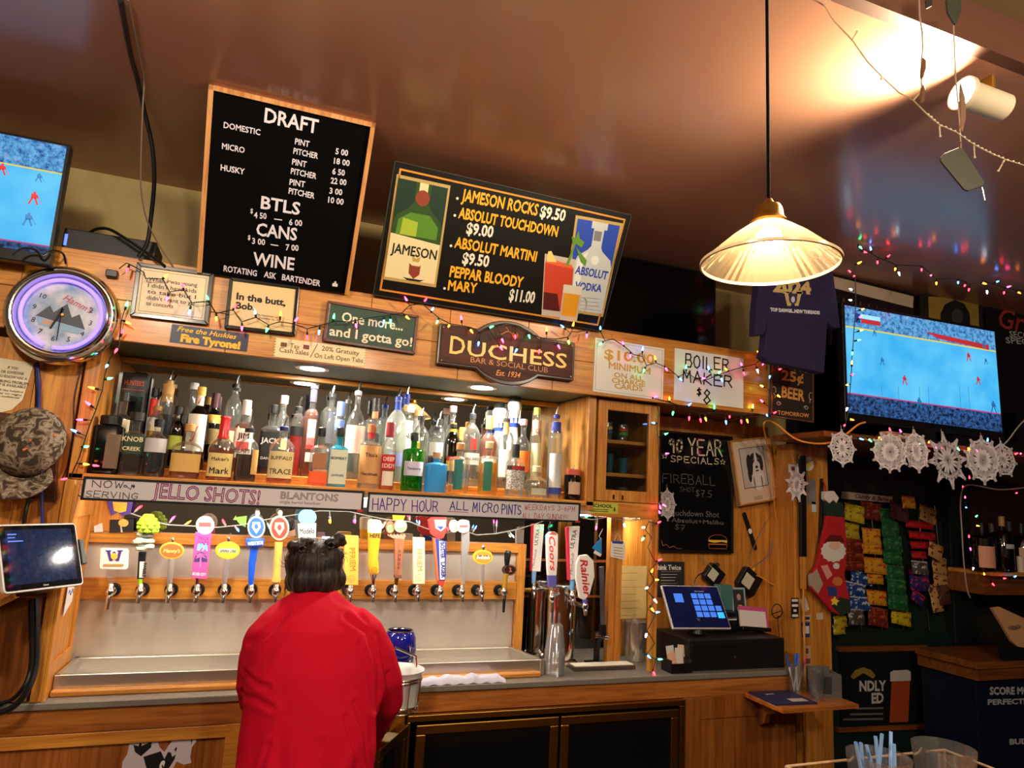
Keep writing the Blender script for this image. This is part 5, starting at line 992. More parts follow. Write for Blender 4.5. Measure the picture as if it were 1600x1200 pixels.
# 6, 7
def crest_tap(label, fx, prof, col, cx, cy, rx, ry, c1, c2, c3, kx, extra=None, s=None, scol=(230, 236, 250)):
    o = tap(label, fx); spin(MB(), o, prof).build('handle', K(*col, .3), o, False)
    slab(MB(), o, pov(cx, cy, rx, ry), .018).build('crest', K(*c1), o, False, 0, .003)
    mb = MB(); face(o, pov(cx, cy, rx*.82, ry*.84), TY, .0095, 0, mb); face(o, [(cx-rx*.42, cy-ry*.45), (cx+rx*.42, cy-ry*.45), (cx+rx*.5, cy), (cx, cy+ry*.6), (cx-rx*.5, cy)], TY, .0099, 1, mb); face(o, pov(cx, cy-1, rx*.22, ry*.24, 12), TY, .0103, 0, mb); mb.build('crest_print', [K(*c2), K(*c3)], o, False, 0)
    spin(MB(), o, [(kx, cy-ry+1, 2), (kx+.3, cy-ry-2, 3.6), (kx+.5, cy-ry-5, 4), (kx+.6, cy-ry-8, 2)]).build('finial', WHITE, o, False)
    if s: mb = MB(); wtext(mb, o, s[0], *s[1], TY, s[2], bold=.04); mb.build('lettering', K(*scol), o, False, 0)
    return o
crest_tap('beer tap with a royal blue handle and round blue crest', 391.5, [(392, 914, 3.8), (392.5, 904, 4.6), (394, 880, 5.6), (396.5, 862, 6.2), (397, 858, 6.4), (397.5, 855, 9), (398, 852, 14), (399, 843, 15), (399.3, 841, 14)], (30, 90, 220), 400.5, 823.5, 14, 17.5, (200, 216, 240), (50, 100, 210), (225, 232, 245), 402, s=('WESTSIDE', (387, 851, 411, 849, 5), .042))
crest_tap('beer tap with a honey wood handle and an oval red crest', 430.5, [(431, 913, 3), (431.3, 909, 7), (431.8, 905, 7.2), (432.3, 901, 6), (433, 885, 6), (434.5, 865, 6.4), (435.5, 847, 6.6)], (232, 180, 88), 436.5, 825, 15.5, 19.5, (232, 210, 170), (150, 60, 50), (240, 214, 170), 437.5)
# 8 behind the bartender's head, 9
o = tap('beer tap with a white and pale blue handle behind the hair bun of the bartender', 471)
spin(MB(), o, [(471, 914, 4), (473, 880, 6), (476, 852, 9)]).build('handle', WHITE, o, False); slab(MB(), o, [(465, 818), (494, 817), (493, 850), (467, 850)], .02).build('panel', K(226, 230, 226), o, False, 0, .002); slab(MB(), o, pov(480, 808, 14.5, 13), .018).build('round_badge', K(120, 180, 214), o, False, 0, .002)
mb = MB(); wtext(mb, o, 'Modelo', 468, 834, 491, 833, 8, TY, .0106, bold=.03); mb.build('lettering', K(50, 50, 60), o, False, 0)
o = tap('beer tap with a pale lilac handle hidden behind the bartender', 509); slab(MB(), o, [(503, 838), (516, 838), (514, 913), (505, 913)], .016).build('handle', K(206, 190, 226), o, False, 0, .003)
# slab handles
def slab_tap(label, fx, poly, col, s, line, scol):
    o = tap(label, fx); slab(MB(), o, poly, .022).build('handle', K(*col, .5), o, False, 0, .002)
    mb = MB(); wtext(mb, o, s, *line, TY, .0117, bold=.01); mb.build('lettering', K(*scol), o, False, 0)
    cx, cy = (poly[2][0]+poly[3][0])/2, poly[2][1]-10; mb = MB(); q = loc(o, pov(cx, cy, 5.2, 5.2, 18), TY); mb.tube([(a, -.0112, b) for a, b in q+q[:1]], .0009, 4); a = loc(o, [(cx-2.4, cy-1), (cx, cy+3.4), (cx+2.4, cy-1)], TY); mb.ribbon(a, .0014, -.0117); mb.build('round_mark', K(*scol), o, False, 0)
    return o
slab_tap('beer tap with a plain golden yellow slab handle', 547, [(538, 836), (560, 837), (559, 914), (537.5, 913)], (240, 190, 80), 'PFRIEM', (545, 856, 546.5, 892, 9), (180, 120, 40))
o = tap('beer tap shaped like a tall glass of wheat beer with a foam head', 583)
mb = MB(); spin(mb, o, [(584, 898, 5), (584, 894, 8), (583.5, 882, 8.6), (583, 872, 7.6), (584, 850, 9), (585, 832, 10.6)], n=18); mb.build('beer_glass', K(246, 186, 50, .25), o, False); spin(MB(), o, [(585, 832, 10.8), (585.5, 818, 11.5), (585, 813, 10), (584, 811.5, 6)], n=18).build('foam', K(248, 240, 210), o, False)
mb = MB(); wtext(mb, o, 'HEFE', 576, 839, 592, 839.5, 6, TY, .0305, bold=.03); mb.build('lettering', INK, o, False, 0); q = loc(o, pov(583.5, 890, 4.4, 4.4, 16), TY); mb = MB(); mb.tube([(a, -.024, b) for a, b in q+q[:1]], .001, 4); mb.build('round_mark', K(150, 110, 40), o, False, 0)
spin(MB(), o, [(583, 914, 2.6), (583, 906, 3.2), (584, 897, 6)]).build('ferrule', CHROME, o, False)
o = tap('beer tap with a tapered brown wood handle under round green badges', 617.5)
slab(MB(), o, [(615.5, 840), (632, 841), (626, 898), (617, 898)], .024).build('handle', wood('tap_wood', C(176, 116, 84), C(140, 84, 58), 'Z'), o, False, 0, .002); slab(MB(), o, [(615.5, 898), (627, 898), (626.5, 903), (616, 903)], .028).build('foot_band', K(120, 74, 52), o, False, 0, .002)
mb = MB(); slab(mb, o, [(606, 837)]+[(606+i*2.5, 834+(3 if i % 2 else 0)) for i in range(12)]+[(633, 838), (631, 841), (614, 841)], .02); mb.build('carved_crown', K(186, 140, 110), o, False, 0)
slab(MB(), o, pov(625.5, 822, 10.5, 10.5), .012).build('round_badge', K(196, 150, 120), o, False, 0, .002); slab(MB(), o, pov(610, 824, 7, 9.5), .012, dy=.01).build('round_badge', K(170, 120, 90), o, False, 0, .002)
mb = MB(); face(o, pov(625.5, 822, 9, 9), TY, .0065, 0, mb); face(o, [(617, 824), (634, 822), (633, 827), (626, 831), (618, 827)], TY, .0069, 1, mb); face(o, pov(610, 826, 5, 6), TY, -.0035, 1, mb); mb.build('badge_print', [K(236, 226, 206), K(130, 200, 130)], o, False, 0)
mb = MB()
for i, ch in enumerate('AMBER'): wtext(mb, o, ch, 621.5-i*.3, 863+i*6.5, 625.5-i*.3, 863+i*6.5, 4.5, TY, .0127, bold=.03)
mb.build('lettering', K(90, 50, 36), o, False, 0); spin(MB(), o, [(618.5, 914, 3), (620, 903, 3.6)]).build('ferrule', BRASS, o, False)
slab_tap('beer tap with a plain pale cream slab handle', 652.5, [(645, 839), (663, 840), (663, 912), (645, 912)], (236, 230, 186), 'PFRIEM', (650, 858, 651.5, 892, 8), (190, 150, 70))
o = tap('beer tap with a navy and orange tapered handle under a red shield top', 688)
slab(MB(), o, [(677, 840), (697, 846), (694.5, 907), (683, 907)], .022).build('handle', K(40, 56, 140, .4), o, False, 0, .002); slab(MB(), o, [(676, 840), (679.5, 841), (685, 907), (682, 907)], .0235).build('orange_edge', K(236, 110, 70), o, False, 0); slab(MB(), o, [(683.5, 907), (694, 907), (692, 915), (686, 915)], .02).build('red_base', K(214, 60, 46), o, False, 0)
mb = MB(); face(o, [(685, 845), (694, 846.5), (693.5, 905), (686.5, 905)], TY, .0122, 0, mb); mb.build('white_band', WHITE, o, False, 0); mb = MB(); wtext(mb, o, 'BOSTER', 687, 847, 688, 873, 6, TY, .0127, bold=.05); wtext(mb, o, 'LAGER', 688, 878, 689, 903, 6, TY, .0127, bold=.05); mb.build('lettering', K(30, 44, 130), o, False, 0)
slab(MB(), o, [(668, 812), (674, 808), (696, 808), (698, 812), (697, 830), (692, 841), (684, 843), (672, 834)], .02).build('shield_top', K(214, 56, 48), o, False, 0, .003)
mb = MB(); face(o, [(678, 812), (696, 812), (695.5, 824), (688, 830), (680, 825)], TY, .0106, 0, mb); face(o, [(681, 814), (694, 814), (693, 820), (682, 820)], TY, .0110, 1, mb); face(o, [(681, 822), (693, 822), (688, 828)], TY, .0110, 2, mb); mb.build('shield_print', [K(236, 236, 240), K(190, 200, 220), K(40, 60, 150)], o, False, 0)
o = tap('beer tap with a curved silver paddle and twin white round badges', 722)
slab(MB(), o, [(721, 835), (728, 812), (733, 814), (733.5, 850), (729, 876), (727, 896), (726, 913), (721.5, 913), (722.5, 902), (720, 892), (720.5, 860)], .014).build('paddle', SIL, o, False, 0, .003)
slab(MB(), o, pov(722, 822, 10.5, 10.5), .016, dy=-.012).build('round_badge', K(236, 226, 206), o, False, 0, .002); slab(MB(), o, pov(709, 822, 8, 10), .014).build('round_badge', K(220, 206, 180), o, False, 0, .002); mb = MB(); face(o, [(716, 820), (729, 820), (729, 824), (716, 824)], TY, .0206, 0, mb); mb.build('red_band', K(190, 90, 80), o, False, 0)
oval_tap('beer tap with a yellow rimmed orange oval badge, beside the black stout tap', 752.5, 754, 870.5, 15.5, 11.5, 853, (246, 196, 40), (226, 140, 50), 'Bodhizafa', (250, 240, 210), 2.8, (110, 60, 40))
o = tap('black stout tap with a dark oval badge on a gold stem', 788, nitro=True)
spin(MB(), o, [(788.5, 918, 4), (789.5, 905, 3.6), (791, 896, 4)]).build('gold_stem', mat('gold_stem', C(214, 170, 60), .25, .6), o, False); spin(MB(), o, [(792, 884, 3.4), (792.5, 872, 4.6), (793.5, 863, 5.2), (794, 860, 3.5)]).build('grip', BLACK, o, False); slab(MB(), o, pov(795.5, 890.5, 11, 8.5), .018).build('oval_badge', mat('badge_brown', C(46, 24, 18), .25), o, False, 0, .003)
mb = MB(); q = loc(o, pov(795.5, 890.5, 9.6, 7.2, 20), TY); mb.tube([(a, -.0095, b) for a, b in q+q[:1]], .0008, 4); face(o, [(794, 886), (798, 887), (797, 890), (799, 893), (794, 894), (796, 890)], TY, .0097, 0, mb); mb.build('harp_mark', K(150, 90, 70), o, False, 0)
# brass hose fitting joining tap wall and tower
# ================================================================== DRAFT TOWERS
CH2 = mat('tower_chrome', (.80, .78, .76), .10, 1.)
def tower(label, px, ytop, hw, Y):
    c = P(px, 960, Y); o = thing('draft_tower', label, 'draft tower', (c.x, Y, .8715), (0, 0, 0), 'chrome draft towers'); r_ = P(px+hw, 960, Y).x-c.x; H = P(px, ytop, Y).z-.8715
    MB().lathe([(r_, .0), (r_, H-.02)], 32).build('column', CH2, o, False); MB().lathe([(r_*1.04, H-.02), (r_*1.06, H-.012), (r_*1.02, H-.002), (r_*.9, H)], 32).build('cap', CHROME, o, False); MB().lathe([(r_*1.22, 0), (r_*1.22, .008), (r_*1.1, .016), (r_*1.02, .02)], 32).build('base_flange', CHROME, o, False)
    return o, r_
o, r_ = tower('chrome draft tower close to the end of the tap wall', 843, 905, 18, 3.382); YT = 3.28
def twr(o, fx, fy, Y, poly, col, stem, scol):
    h = bpy.data.objects.new('tap_handle', None); COL.objects.link(h); h.parent = o
    return h
mb = MB(); slab(mb, o, [(832, 818), (849.5, 819), (843.5, 893), (829, 892)], .02, YT); mb.build('tap_handle', K(236, 232, 224), o, False, 0, .003); slab(MB(), o, [(830.5, 818), (833, 818), (830.5, 892), (828.5, 892)], .021, YT).build('red_edge', K(214, 50, 70), o, False, 0)
mb = MB(); wtext(mb, o, 'ULTRA', 838.5, 852, 842, 826, -5, YT, .0106, bold=.02); wtext(mb, o, 'Michelob', 833, 888, 838, 858, -4, YT, .0106, shear=.3); mb.build('lettering', K(100, 104, 110), o, False, 0); spin(MB(), o, [(833.5, 912, 2.5), (834.5, 893, 3.5)], YT).build('blue_stem', K(120, 170, 220), o, False); faucet(o, 834, 922, Y=YT, flange=False); mb = MB(); a = P(834, 922, YT)-o.location; mb.cyl(a, (0, -r_, a.z), .011); mb.build('shank', CHROME, o, False)
o, r_ = tower('chrome draft tower standing behind the stack of plastic cups', 875, 912, 22, 3.20); YT = 3.07
slab(MB(), o, [(853, 836), (858, 831), (866, 830.5), (871, 835), (870.5, 870), (868.5, 899), (855, 899), (853.5, 870)], .02, YT).build('tap_handle', K(240, 234, 230), o, False, 0, .003); slab(MB(), o, [(855, 899), (868.5, 899), (868, 917), (857, 917)], .021, YT).build('violet_base', K(96, 90, 170), o, False, 0, .002); slab(MB(), o, [(856, 835), (861, 830.5), (867, 832), (868.5, 836)], .0215, YT).build('red_tip', K(206, 110, 90), o, False, 0)
mb = MB(); wtext(mb, o, 'Coors', 856.5, 838, 858.5, 892, 9, YT, .0108, shear=.25, bold=.02); mb.build('lettering', K(226, 60, 60), o, False, 0); faucet(o, 862, 935, Y=YT, flange=False, long=True)
mb = MB(); a = P(862, 932, YT)-o.location; mb.cyl(a, (a.x*.4, -r_*.8, a.z), .012); mb.build('shank', CHROME, o, False)
slab(MB(), o, [(885.5, 823), (905, 822), (899, 905), (887.5, 906)], .02, YT).build('tap_handle', K(240, 236, 230), o, False, 0, .003); slab(MB(), o, [(884, 824), (887.5, 823), (890, 906), (887, 906)], .021, YT).build('red_edge', K(220, 50, 80), o, False, 0)
mb = MB(); wtext(mb, o, 'ULTRA', 894.5, 857, 900, 828, -6, YT, .0108, bold=.02); wtext(mb, o, 'Michelob', 893, 898, 895.5, 864, -4.5, YT, .0108, shear=.3); mb.build('lettering', K(84, 90, 96), o, False, 0); spin(MB(), o, [(893.5, 922, 3), (894.5, 906, 4)], YT).build('blue_stem', K(110, 170, 224), o, False); faucet(o, 894, 932, Y=YT, flange=False)
mb = MB(); a = P(894, 932, YT)-o.location; mb.cyl(a, (a.x*.4, -r_*.8, a.z), .012); mb.build('shank', CHROME, o, False)
def rot(pts, cx, cy, a): return [(cx+(x-cx)*math.cos(a)-(y-cy)*math.sin(a), cy+(x-cx)*math.sin(a)+(y-cy)*math.cos(a)) for x, y in pts]
YR = 3.03
mb = MB(); slab(mb, o, rot([(913-9, 868), (913+3, 866), (913+13, 876), (913+15, 900), (913+8, 928), (913, 938), (913-8, 934), (913-14, 905), (913-14, 880)], 913, 902, .02), .018, YR); mb.build('tap_handle', K(244, 240, 234), o, False, 0, .004)
mb = MB(); wtext(mb, o, 'Rainier', 905, 874, 911.5, 934, 11, YR, .0096, shear=.25, bold=.025); mb.build('lettering', K(206, 40, 50), o, False, 0); faucet(o, 914, 948, Y=YR, flange=False); mb = MB(); a = P(914, 948, YR)-o.location; mb.cyl(a, (r_*.7, -r_*.6, a.z), .011); mb.build('shank', CHROME, o, False)
spin(MB(), o, [(914, 946, 3), (914, 936, 4)], YR).build('violet_base', K(110, 90, 190), o, False)
o = thing('hose_coupling', 'brass and chrome hose coupling between tap wall and draft tower', 'pipe fitting', P(820, 922, 3.26)); c = Vector((0, 0, 0)); MB().cyl((-.006, 0, 0), (.03, 0, 0), .010).build('brass_nut', BRASS, o, False); MB().cyl((.03, 0, 0), (.06, .05, 0), .013).build('sleeve', CHROME, o, False)
# tall tap with strip handle
Yt = 3.10; o = thing('cider_tap', 'tap with a long ribbed steel handle and black spout by the oak post', 'beer tap', P(941, 1036, Yt)*1.0); o.location.z = .8715
slab(MB(), o, [(936.5, 886), (943.5, 885), (945, 975), (938.5, 976)], .012, Yt).build('handle', mat('ribbed_steel', C(150, 140, 146), .3, .9), o, False, 0, .002); spin(MB(), o, [(942, 992, 5), (941.5, 976, 5)], Yt).build('ferrule', BLACK, o, False)
mb = MB(); a = loc(o, [(929, 994), (950, 996), (941, 994)], Yt); y = Yt-o.location.y; mb.cyl((a[0][0], y, a[0][1]), (a[1][0], y, a[1][1]), .011).cyl((a[2][0], y-.01, a[2][1]-.004), (a[2][0], y+.06, a[2][1]-.004), .012); mb.build('body', CHROME, o, False)
a = loc(o, [(936, 998), (933, 1012), (932, 1024)], Yt); MB().tube([(p[0], y-.01, p[1]) for p in a], [.010, .009, .007], 10).build('spout', BLACK, o, False); MB().box(-.012, .012, y+.05, y+.075, 0, loc(o, [(941, 994)], Yt)[0][1]+.01).build('column', BLACK, o, False, 0, .003); MB().box(-.05, .05, y+.02, y+.1, 0, .006).build('foot', BLACK, o, False, 0)
# ================================================================== THINGS ON THE COUNTER
c = P(872, 1058, Z=.87); o = thing('cup_stack', 'tall stack of clear plastic cups upside down on the counter', 'plastic cups', (c.x, c.y+.035, .8708)); del o['category']
bpy.data.objects.remove(o)
PLC = glass('plastic_cup', (.93, .92, .92), .16, .22, C(226, 222, 222)); proto = None
for k in range(14):
    lab = 'clear plastic cup in the upside down stack behind the counter edge'
    z = .8708+k*.0085 if k < 9 else .8708+9*.0085+(k-9)*.0072
    if proto is None:
        proto = MB().lathe([(.047, 0), (.049, .002), (.047, .006), (.032, .112), (.030, .115), (.001, .115)], 22, cap=False).build('plastic_cup', PLC, None); proto.location = (c.x, c.y+.045, z); tag(proto, lab, 'plastic cup', 'stacked plastic cups')
    else: q = proto.copy(); COL.objects.link(q); q.location = (c.x, c.y+.045, z)
o = thing('drip_mat', 'white slotted drip mat in a dark rimmed tray before the draft towers', 'drip mat', (1.66, 3.08, .8708)); MB().box(-.16, .17, -.055, .028, 0, .018).build('tray', mat('mat_dark', C(90, 80, 70), .4, .5), o, False, 0, .002); MB().box(-.152, .162, -.047, .020, .018, .021).build('insert', K(232, 226, 206), o, False, 0, .001)
def pitcher(label, px, py, Y, r_, ytop):
    p = P(px, py, Y); h = P(px, ytop, Y).z-.871; o = thing('ribbed_pitcher', label, 'pitcher', (p.x, Y, .8708)); n = 40; rs = []
    for rr, z in ((r_*.84, 0), (r_*.9, .01), (r_*.98, h*.5), (r_, h*.92), (r_*1.03, h)): rs.append([((rr*(1+.03*(j % 2)))*math.cos(2*math.pi*j/n), (rr*(1+.03*(j % 2)))*math.sin(2*math.pi*j/n), z) for j in range(n)])
    MB().rings(rs, cap=False).build('body', mat('pitcher_steel', C(220, 210, 196), .22, .85), o, False, 60); MB().lathe([(r_*1.02, h-.008), (r_*1.06, h-.004), (r_*1.02, h)], 30, cap=False).build('rim', CHROME, o, False); MB().lathe([(.001, .006), (r_*.84, .006)], 24, cap=False).build('base', CHROME, o, False)
pitcher('ribbed steel pitcher under the brown paper list', 992, 1020, 3.19, .055, 970)
# towel
mb = MB(); rg = random.Random(9)
def tw(u, v):
    x = .735+.375*u; y = 2.897+.056*v; e = min(u, 1-u, .18)/.18
    return (x, y, .872+.030*math.sqrt(max(0, 1-(2*v-1)**2))*(.55+.45*e)+.004*math.sin(23*u)*math.sin(3.1*v)+.003*math.sin(41*u+2))
mb.grid(40, 10, tw); mb.add([(.735, 2.897, .8715), (1.11, 2.897, .8715), (1.11, 2.953, .8715), (.735, 2.953, .8715)], [(0, 3, 2, 1)])
tag(mb.build('bar_towel', mat('towel_cloth', C(206, 204, 222), .9, bump=.6, nscale=300), None), 'folded white bar towel lying along the counter edge', 'towel')
# blue jar and basket by the bartender
Y = 3.096; a = P(650, 1010, Y); r_ = .075; o = thing('cobalt_jar', 'cobalt blue glossy barrel jar standing in the drip tray beside the bartender', 'jar', (a.x-r_, Y, .9045)); h = P(640, 986, Y).z-.9022
MB().lathe([(.058, 0), (.064, .01), (.075, h*.45), (.070, h*.82), (.060, h*.97), (.056, h)], 28, cap=False).build('body', mat('cobalt_glaze', C(20, 24, 120), .08, coat=.6), o, False); MB().lathe([(.001, h-.012), (.054, h-.012)], 24, cap=False).build('inner_dark', BLACK, o, False); MB().lathe([(.056, h-.002), (.060, h+.003), (.055, h+.004)], 28, cap=False).build('chrome_rim', CHROME, o, False); MB().tube([(.03, -.078, .01), (.036, -.082, h*.4), (.03, -.076, h*.7)], .006, 8).build('pour_tube', CHROME, o, False)
MB().lathe([(.001, .0), (.058, 0)], 20, cap=False).build('base', BLACK, o, False)
o = thing('wire_basket', 'chrome wire basket with a white plastic tub hooked on the counter front', 'basket', (.612, 2.79, .80))
mb = MB(); R_ = .095
for z, r_ in ((.145, R_), (.135, R_), (.04, R_*.92), (.02, R_*.9)): mb.tube([(r_*math.cos(k*math.pi/14), r_*math.sin(k*math.pi/14), z) for k in range(29)], .0035, 6)
for k in range(10): a = k*math.pi/5; mb.tube([(R_*.9*math.cos(a), R_*.9*math.sin(a), .02), (R_*math.cos(a), R_*math.sin(a), .145)], .003, 5)
for k in range(-3, 4): w_ = math.sqrt(max(0, (R_*.9)**2-(k*.025)**2)); mb.tube([(k*.025, -w_, .02), (k*.025, w_, .02)], .0025, 5)
mb.tube([(-.085, .04, .14), (-.08, .06, .20), (0, .08, .23), (.08, .06, .20), (.085, .04, .14)], .005, 8); mb.tube([(-.03, .09, .14), (-.03, .10, .076), (-.03, .12, .074)], .004, 6).tube([(.03, .09, .14), (.03, .10, .076), (.03, .12, .074)], .004, 6)
mb.build('wire_frame', CHROME, o, False); MB().lathe([(.001, .03), (.075, .03), (.086, .145), (.10, .165), (.102, .170), (.097, .168), (.083, .148), (.072, .034), (.001, .034)], 30, cap=False).build('tub', mat('white_plastic', C(214, 216, 214), .3), o, False)
# glassware in the wall cabinet
GL = [('short clear tumbler', .024, .085), ('tall clear shot glass', .018, .10), ('clear cordial glass', .026, .095)]
for k, (x, z, i, nm) in enumerate(((1.62, 1.9745, 1, 'clear novelty glass with a yellow band on the top cabinet shelf'), (1.70, 1.9745, 1, 'clear glass with a yellow and blue band in the middle of the top cabinet shelf'), (1.785, 1.9745, 2, 'clear glass striped in red and green on the top cabinet shelf'), (1.62, 1.8095, 0, 'clear tumbler on the middle cabinet shelf'), (1.71, 1.8095, 1, 'slim dark blue bottle glass on the middle cabinet shelf'), (1.79, 1.8095, 0, 'clear tumbler beside the dark blue glass in the cabinet'), (1.62, 1.648, 0, 'clear tumbler on the cabinet floor'), (1.71, 1.648, 0, 'clear tumbler with a pink print on the cabinet floor'), (1.79, 1.648, 2, 'clear cordial glass on the cabinet floor'))):
    r_, h = GL[i][1:]; o = thing('drinking_glass', nm, 'glass', (x, 3.13, z), (0, 0, 0), 'glassware in the wall cabinet')
    MB().lathe([(r_*.8, 0), (r_, h), (r_*.93, h), (r_*.74, .008), (.001, .008)], 18).build('bowl', TINT['blue'] if 'dark blue' in nm else CLEAR, o, False)
    for w_, c in (('yellow', (220, 200, 60)), ('blue band', (60, 80, 170)), ('red', (200, 60, 50)), ('green', (70, 150, 70)), ('pink', (220, 130, 170))):
        if w_ in nm: zz = h*(.62 if w_ in ('yellow', 'red', 'pink') else .4); MB().lathe([(r_*.97, zz), (r_*1.0, zz+.016)], 18, cap=False).build('band', K(*c), o, False)
# ================================================================== THE BARTENDER
from mathutils import noise as mnoise
def remeshed(name, mb, mats, parent, vox, smooth_it=4, disp=None):
    o = mb.build(name, mats, None); fixn(o)
    m = o.modifiers.new('r', 'REMESH'); m.mode = 'VOXEL'; m.voxel_size = vox
    if smooth_it: s_ = o.modifiers.new('s', 'SMOOTH'); s_.iterations = smooth_it; s_.factor = .5
    dg = bpy.context.evaluated_depsgraph_get(); me = bpy.data.meshes.new_from_object(o.evaluated_get(dg)); o.modifiers.clear()
    old = o.data; o.data = me; bpy.data.meshes.remove(old); me.name = name
    if disp:
        ns = [v.normal.copy() for v in me.vertices]
        for v, n_ in zip(me.vertices, ns): v.co = v.co + n_*disp(v.co)
    me.polygons.foreach_set('use_smooth', [True]*len(me.polygons))
    off = parent.location; me.transform(Matrix.Translation(-Vector(off))); o.parent = parent
    if not me.materials: me.materials.append(mats)
    return o
per = thing('person', 'bartender seen from behind in a red long sleeved sweater with dark hair in two small buns, bending to the cooler', 'person', (.27, 2.32, 0))
per['label'] = 'person in a red sweater, dark hair in two buns, back turned, bending at the counter'
SKIN = mat('skin', C(214, 160, 132), .55, noise=.06, nscale=40)
def ell(c, rx, ry, n=26, ax=None): return [(c.x+rx*math.cos(2*math.pi*j/n), c.y+ry*math.sin(2*math.pi*j/n), c.z) for j in range(n)]
ROWS = [(1222, 371, 578, 2.31, .125), (1195, 371, 579, 2.325, .135), (1160, 374, 588, 2.35, .14), (1100, 380, 592, 2.385, .14), (1040, 385, 590, 2.42, .14), (1005, 386, 588, 2.45, .135), (978, 394, 580, 2.47, .125), (958, 409, 566, 2.49, .105), (942, 430, 548, 2.51, .085), (930, 449, 532, 2.53, .066), (921, 462, 522, 2.545, .052)]
def trunk(mb, k=1.0):
    rs = []
    for y, a, b, Y, d in ROWS:
        p, q = P(a, y, Y), P(b, y, Y); c = (p+q)/2; rs.append(ell(c, (q.x-p.x)/2*k, d*k))
    mb.rings(rs)
RA = [(548, 972, 2.48, .062), (572, 992, 2.465, .066), (591, 1025, 2.455, .060), (603, 1062, 2.46, .055), (607, 1098, 2.50, .051), (598, 1122, 2.58, .047), (586, 1140, 2.67, .040), (580, 1150, 2.73, .037)]
LA = [(432, 975, 2.48, .062), (414, 995, 2.465, .066), (403, 1028, 2.46, .061), (398, 1062, 2.47, .056), (399, 1092, 2.51, .052), (412, 1118, 2.59, .047), (428, 1138, 2.68, .040), (436, 1146, 2.74, .037)]
def arm(mb, A_, k=1., m=0): mb.tube([P(x, y, Y) for x, y, Y, r_ in A_], [r_*k for x, y, Y, r_ in A_], 14, m)
def folds(co):
    f = 0.
    x, z = co.x, co.z
    f += .007*mnoise.noise(Vector((x*9+z*5, co.y*4, z*4.5)))           # broad slack
    d = (x-.47)*.9+(z-1.0)*.30; f += .011*math.exp(-(d/.018)**2)*max(0, min(1, (1.22-z)*5))*max(0, min(1, (z-.80)*6))   # fold beside the arm
    d = (x-.40)*.8+(z-1.12)*.45; f += .009*math.exp(-(d/.014)**2)*max(0, min(1, (1.24-z)*8))*max(0, (z-.95)*4)
    d = (x-.12)*1.0-(z-1.12)*.5; f += .009*math.exp(-(d/.016)**2)*max(0, min(1, (1.25-z)*6))*max(0, min(1, (z-1.0)*6))
    for ln, wd, dp in CREASE:
        d = min(segd(x, z, ln[i], ln[i+1]) for i in range(len(ln)-1)); f -= dp*math.exp(-(d/wd)**2)-dp*.7*math.exp(-((d-wd*1.6)/wd)**2)
    if z < .95: f += .008*math.sin(x*60+mnoise.noise(Vector((x*8, z*6, 1)))*4)*min(1, (.95-z)*5)
    return f
def segd(x, z, a, b):
    dx, dz = b[0]-a[0], b[1]-a[1]; t_ = max(0, min(1, ((x-a[0])*dx+(z-a[1])*dz)/(dx*dx+dz*dz))); return math.hypot(x-a[0]-t_*dx, z-a[1]-t_*dz)
def cl(pts): return [(P(x, y, 2.32).x, P(x, y, 2.32).z) for x, y in pts]
CREASE = [(cl(q), w_, d_) for q, w_, d_ in (([(545, 973), (578, 997), (588, 1042), (593, 1137), (589, 1180)], .009, .010), ([(560, 1010), (578, 1050), (584, 1110)], .008, .006), ([(452, 965), (417, 997), (390, 1016)], .010, .006), ([(386, 1062), (404, 1070), (420, 1072)], .008, .007), ([(380, 1096), (400, 1092), (425, 1100)], .009, .007),
  ([(552, 1090), (566, 1140), (572, 1195)], .007, .006), ([(535, 1110), (548, 1160), (556, 1210)], .007, .005), ([(500, 1140), (504, 1180), (500, 1215)], .008, .004), ([(420, 1150), (408, 1185), (402, 1215)], .008, .004), ([(612, 1060), (604, 1085), (598, 1110)], .008, .006), ([(530, 945), (560, 962), (590, 1000)], .009, .004), ([(470, 1185), (480, 1205)], .008, .004))]
mb = MB(); trunk(mb); arm(mb, RA); arm(mb, LA)
RED = mat('red_knit', C(184, 2, 36), .85, bump=.25, nscale=420, spec=.2)
remeshed('sweater', mb, RED, per, .009, 5, folds)
c = P(490, 923, 2.545); MB().rings([ell(c+Vector((0, 0, -.006)), .060, .052), ell(c+Vector((0, .004, .008)), .056, .049), ell(c+Vector((0, .006, .012)), .051, .045), ell(c+Vector((0, .004, -.004)), .048, .042)], cap=False).build('collar_band', mat('red_rib', C(168, 2, 32), .9), per)
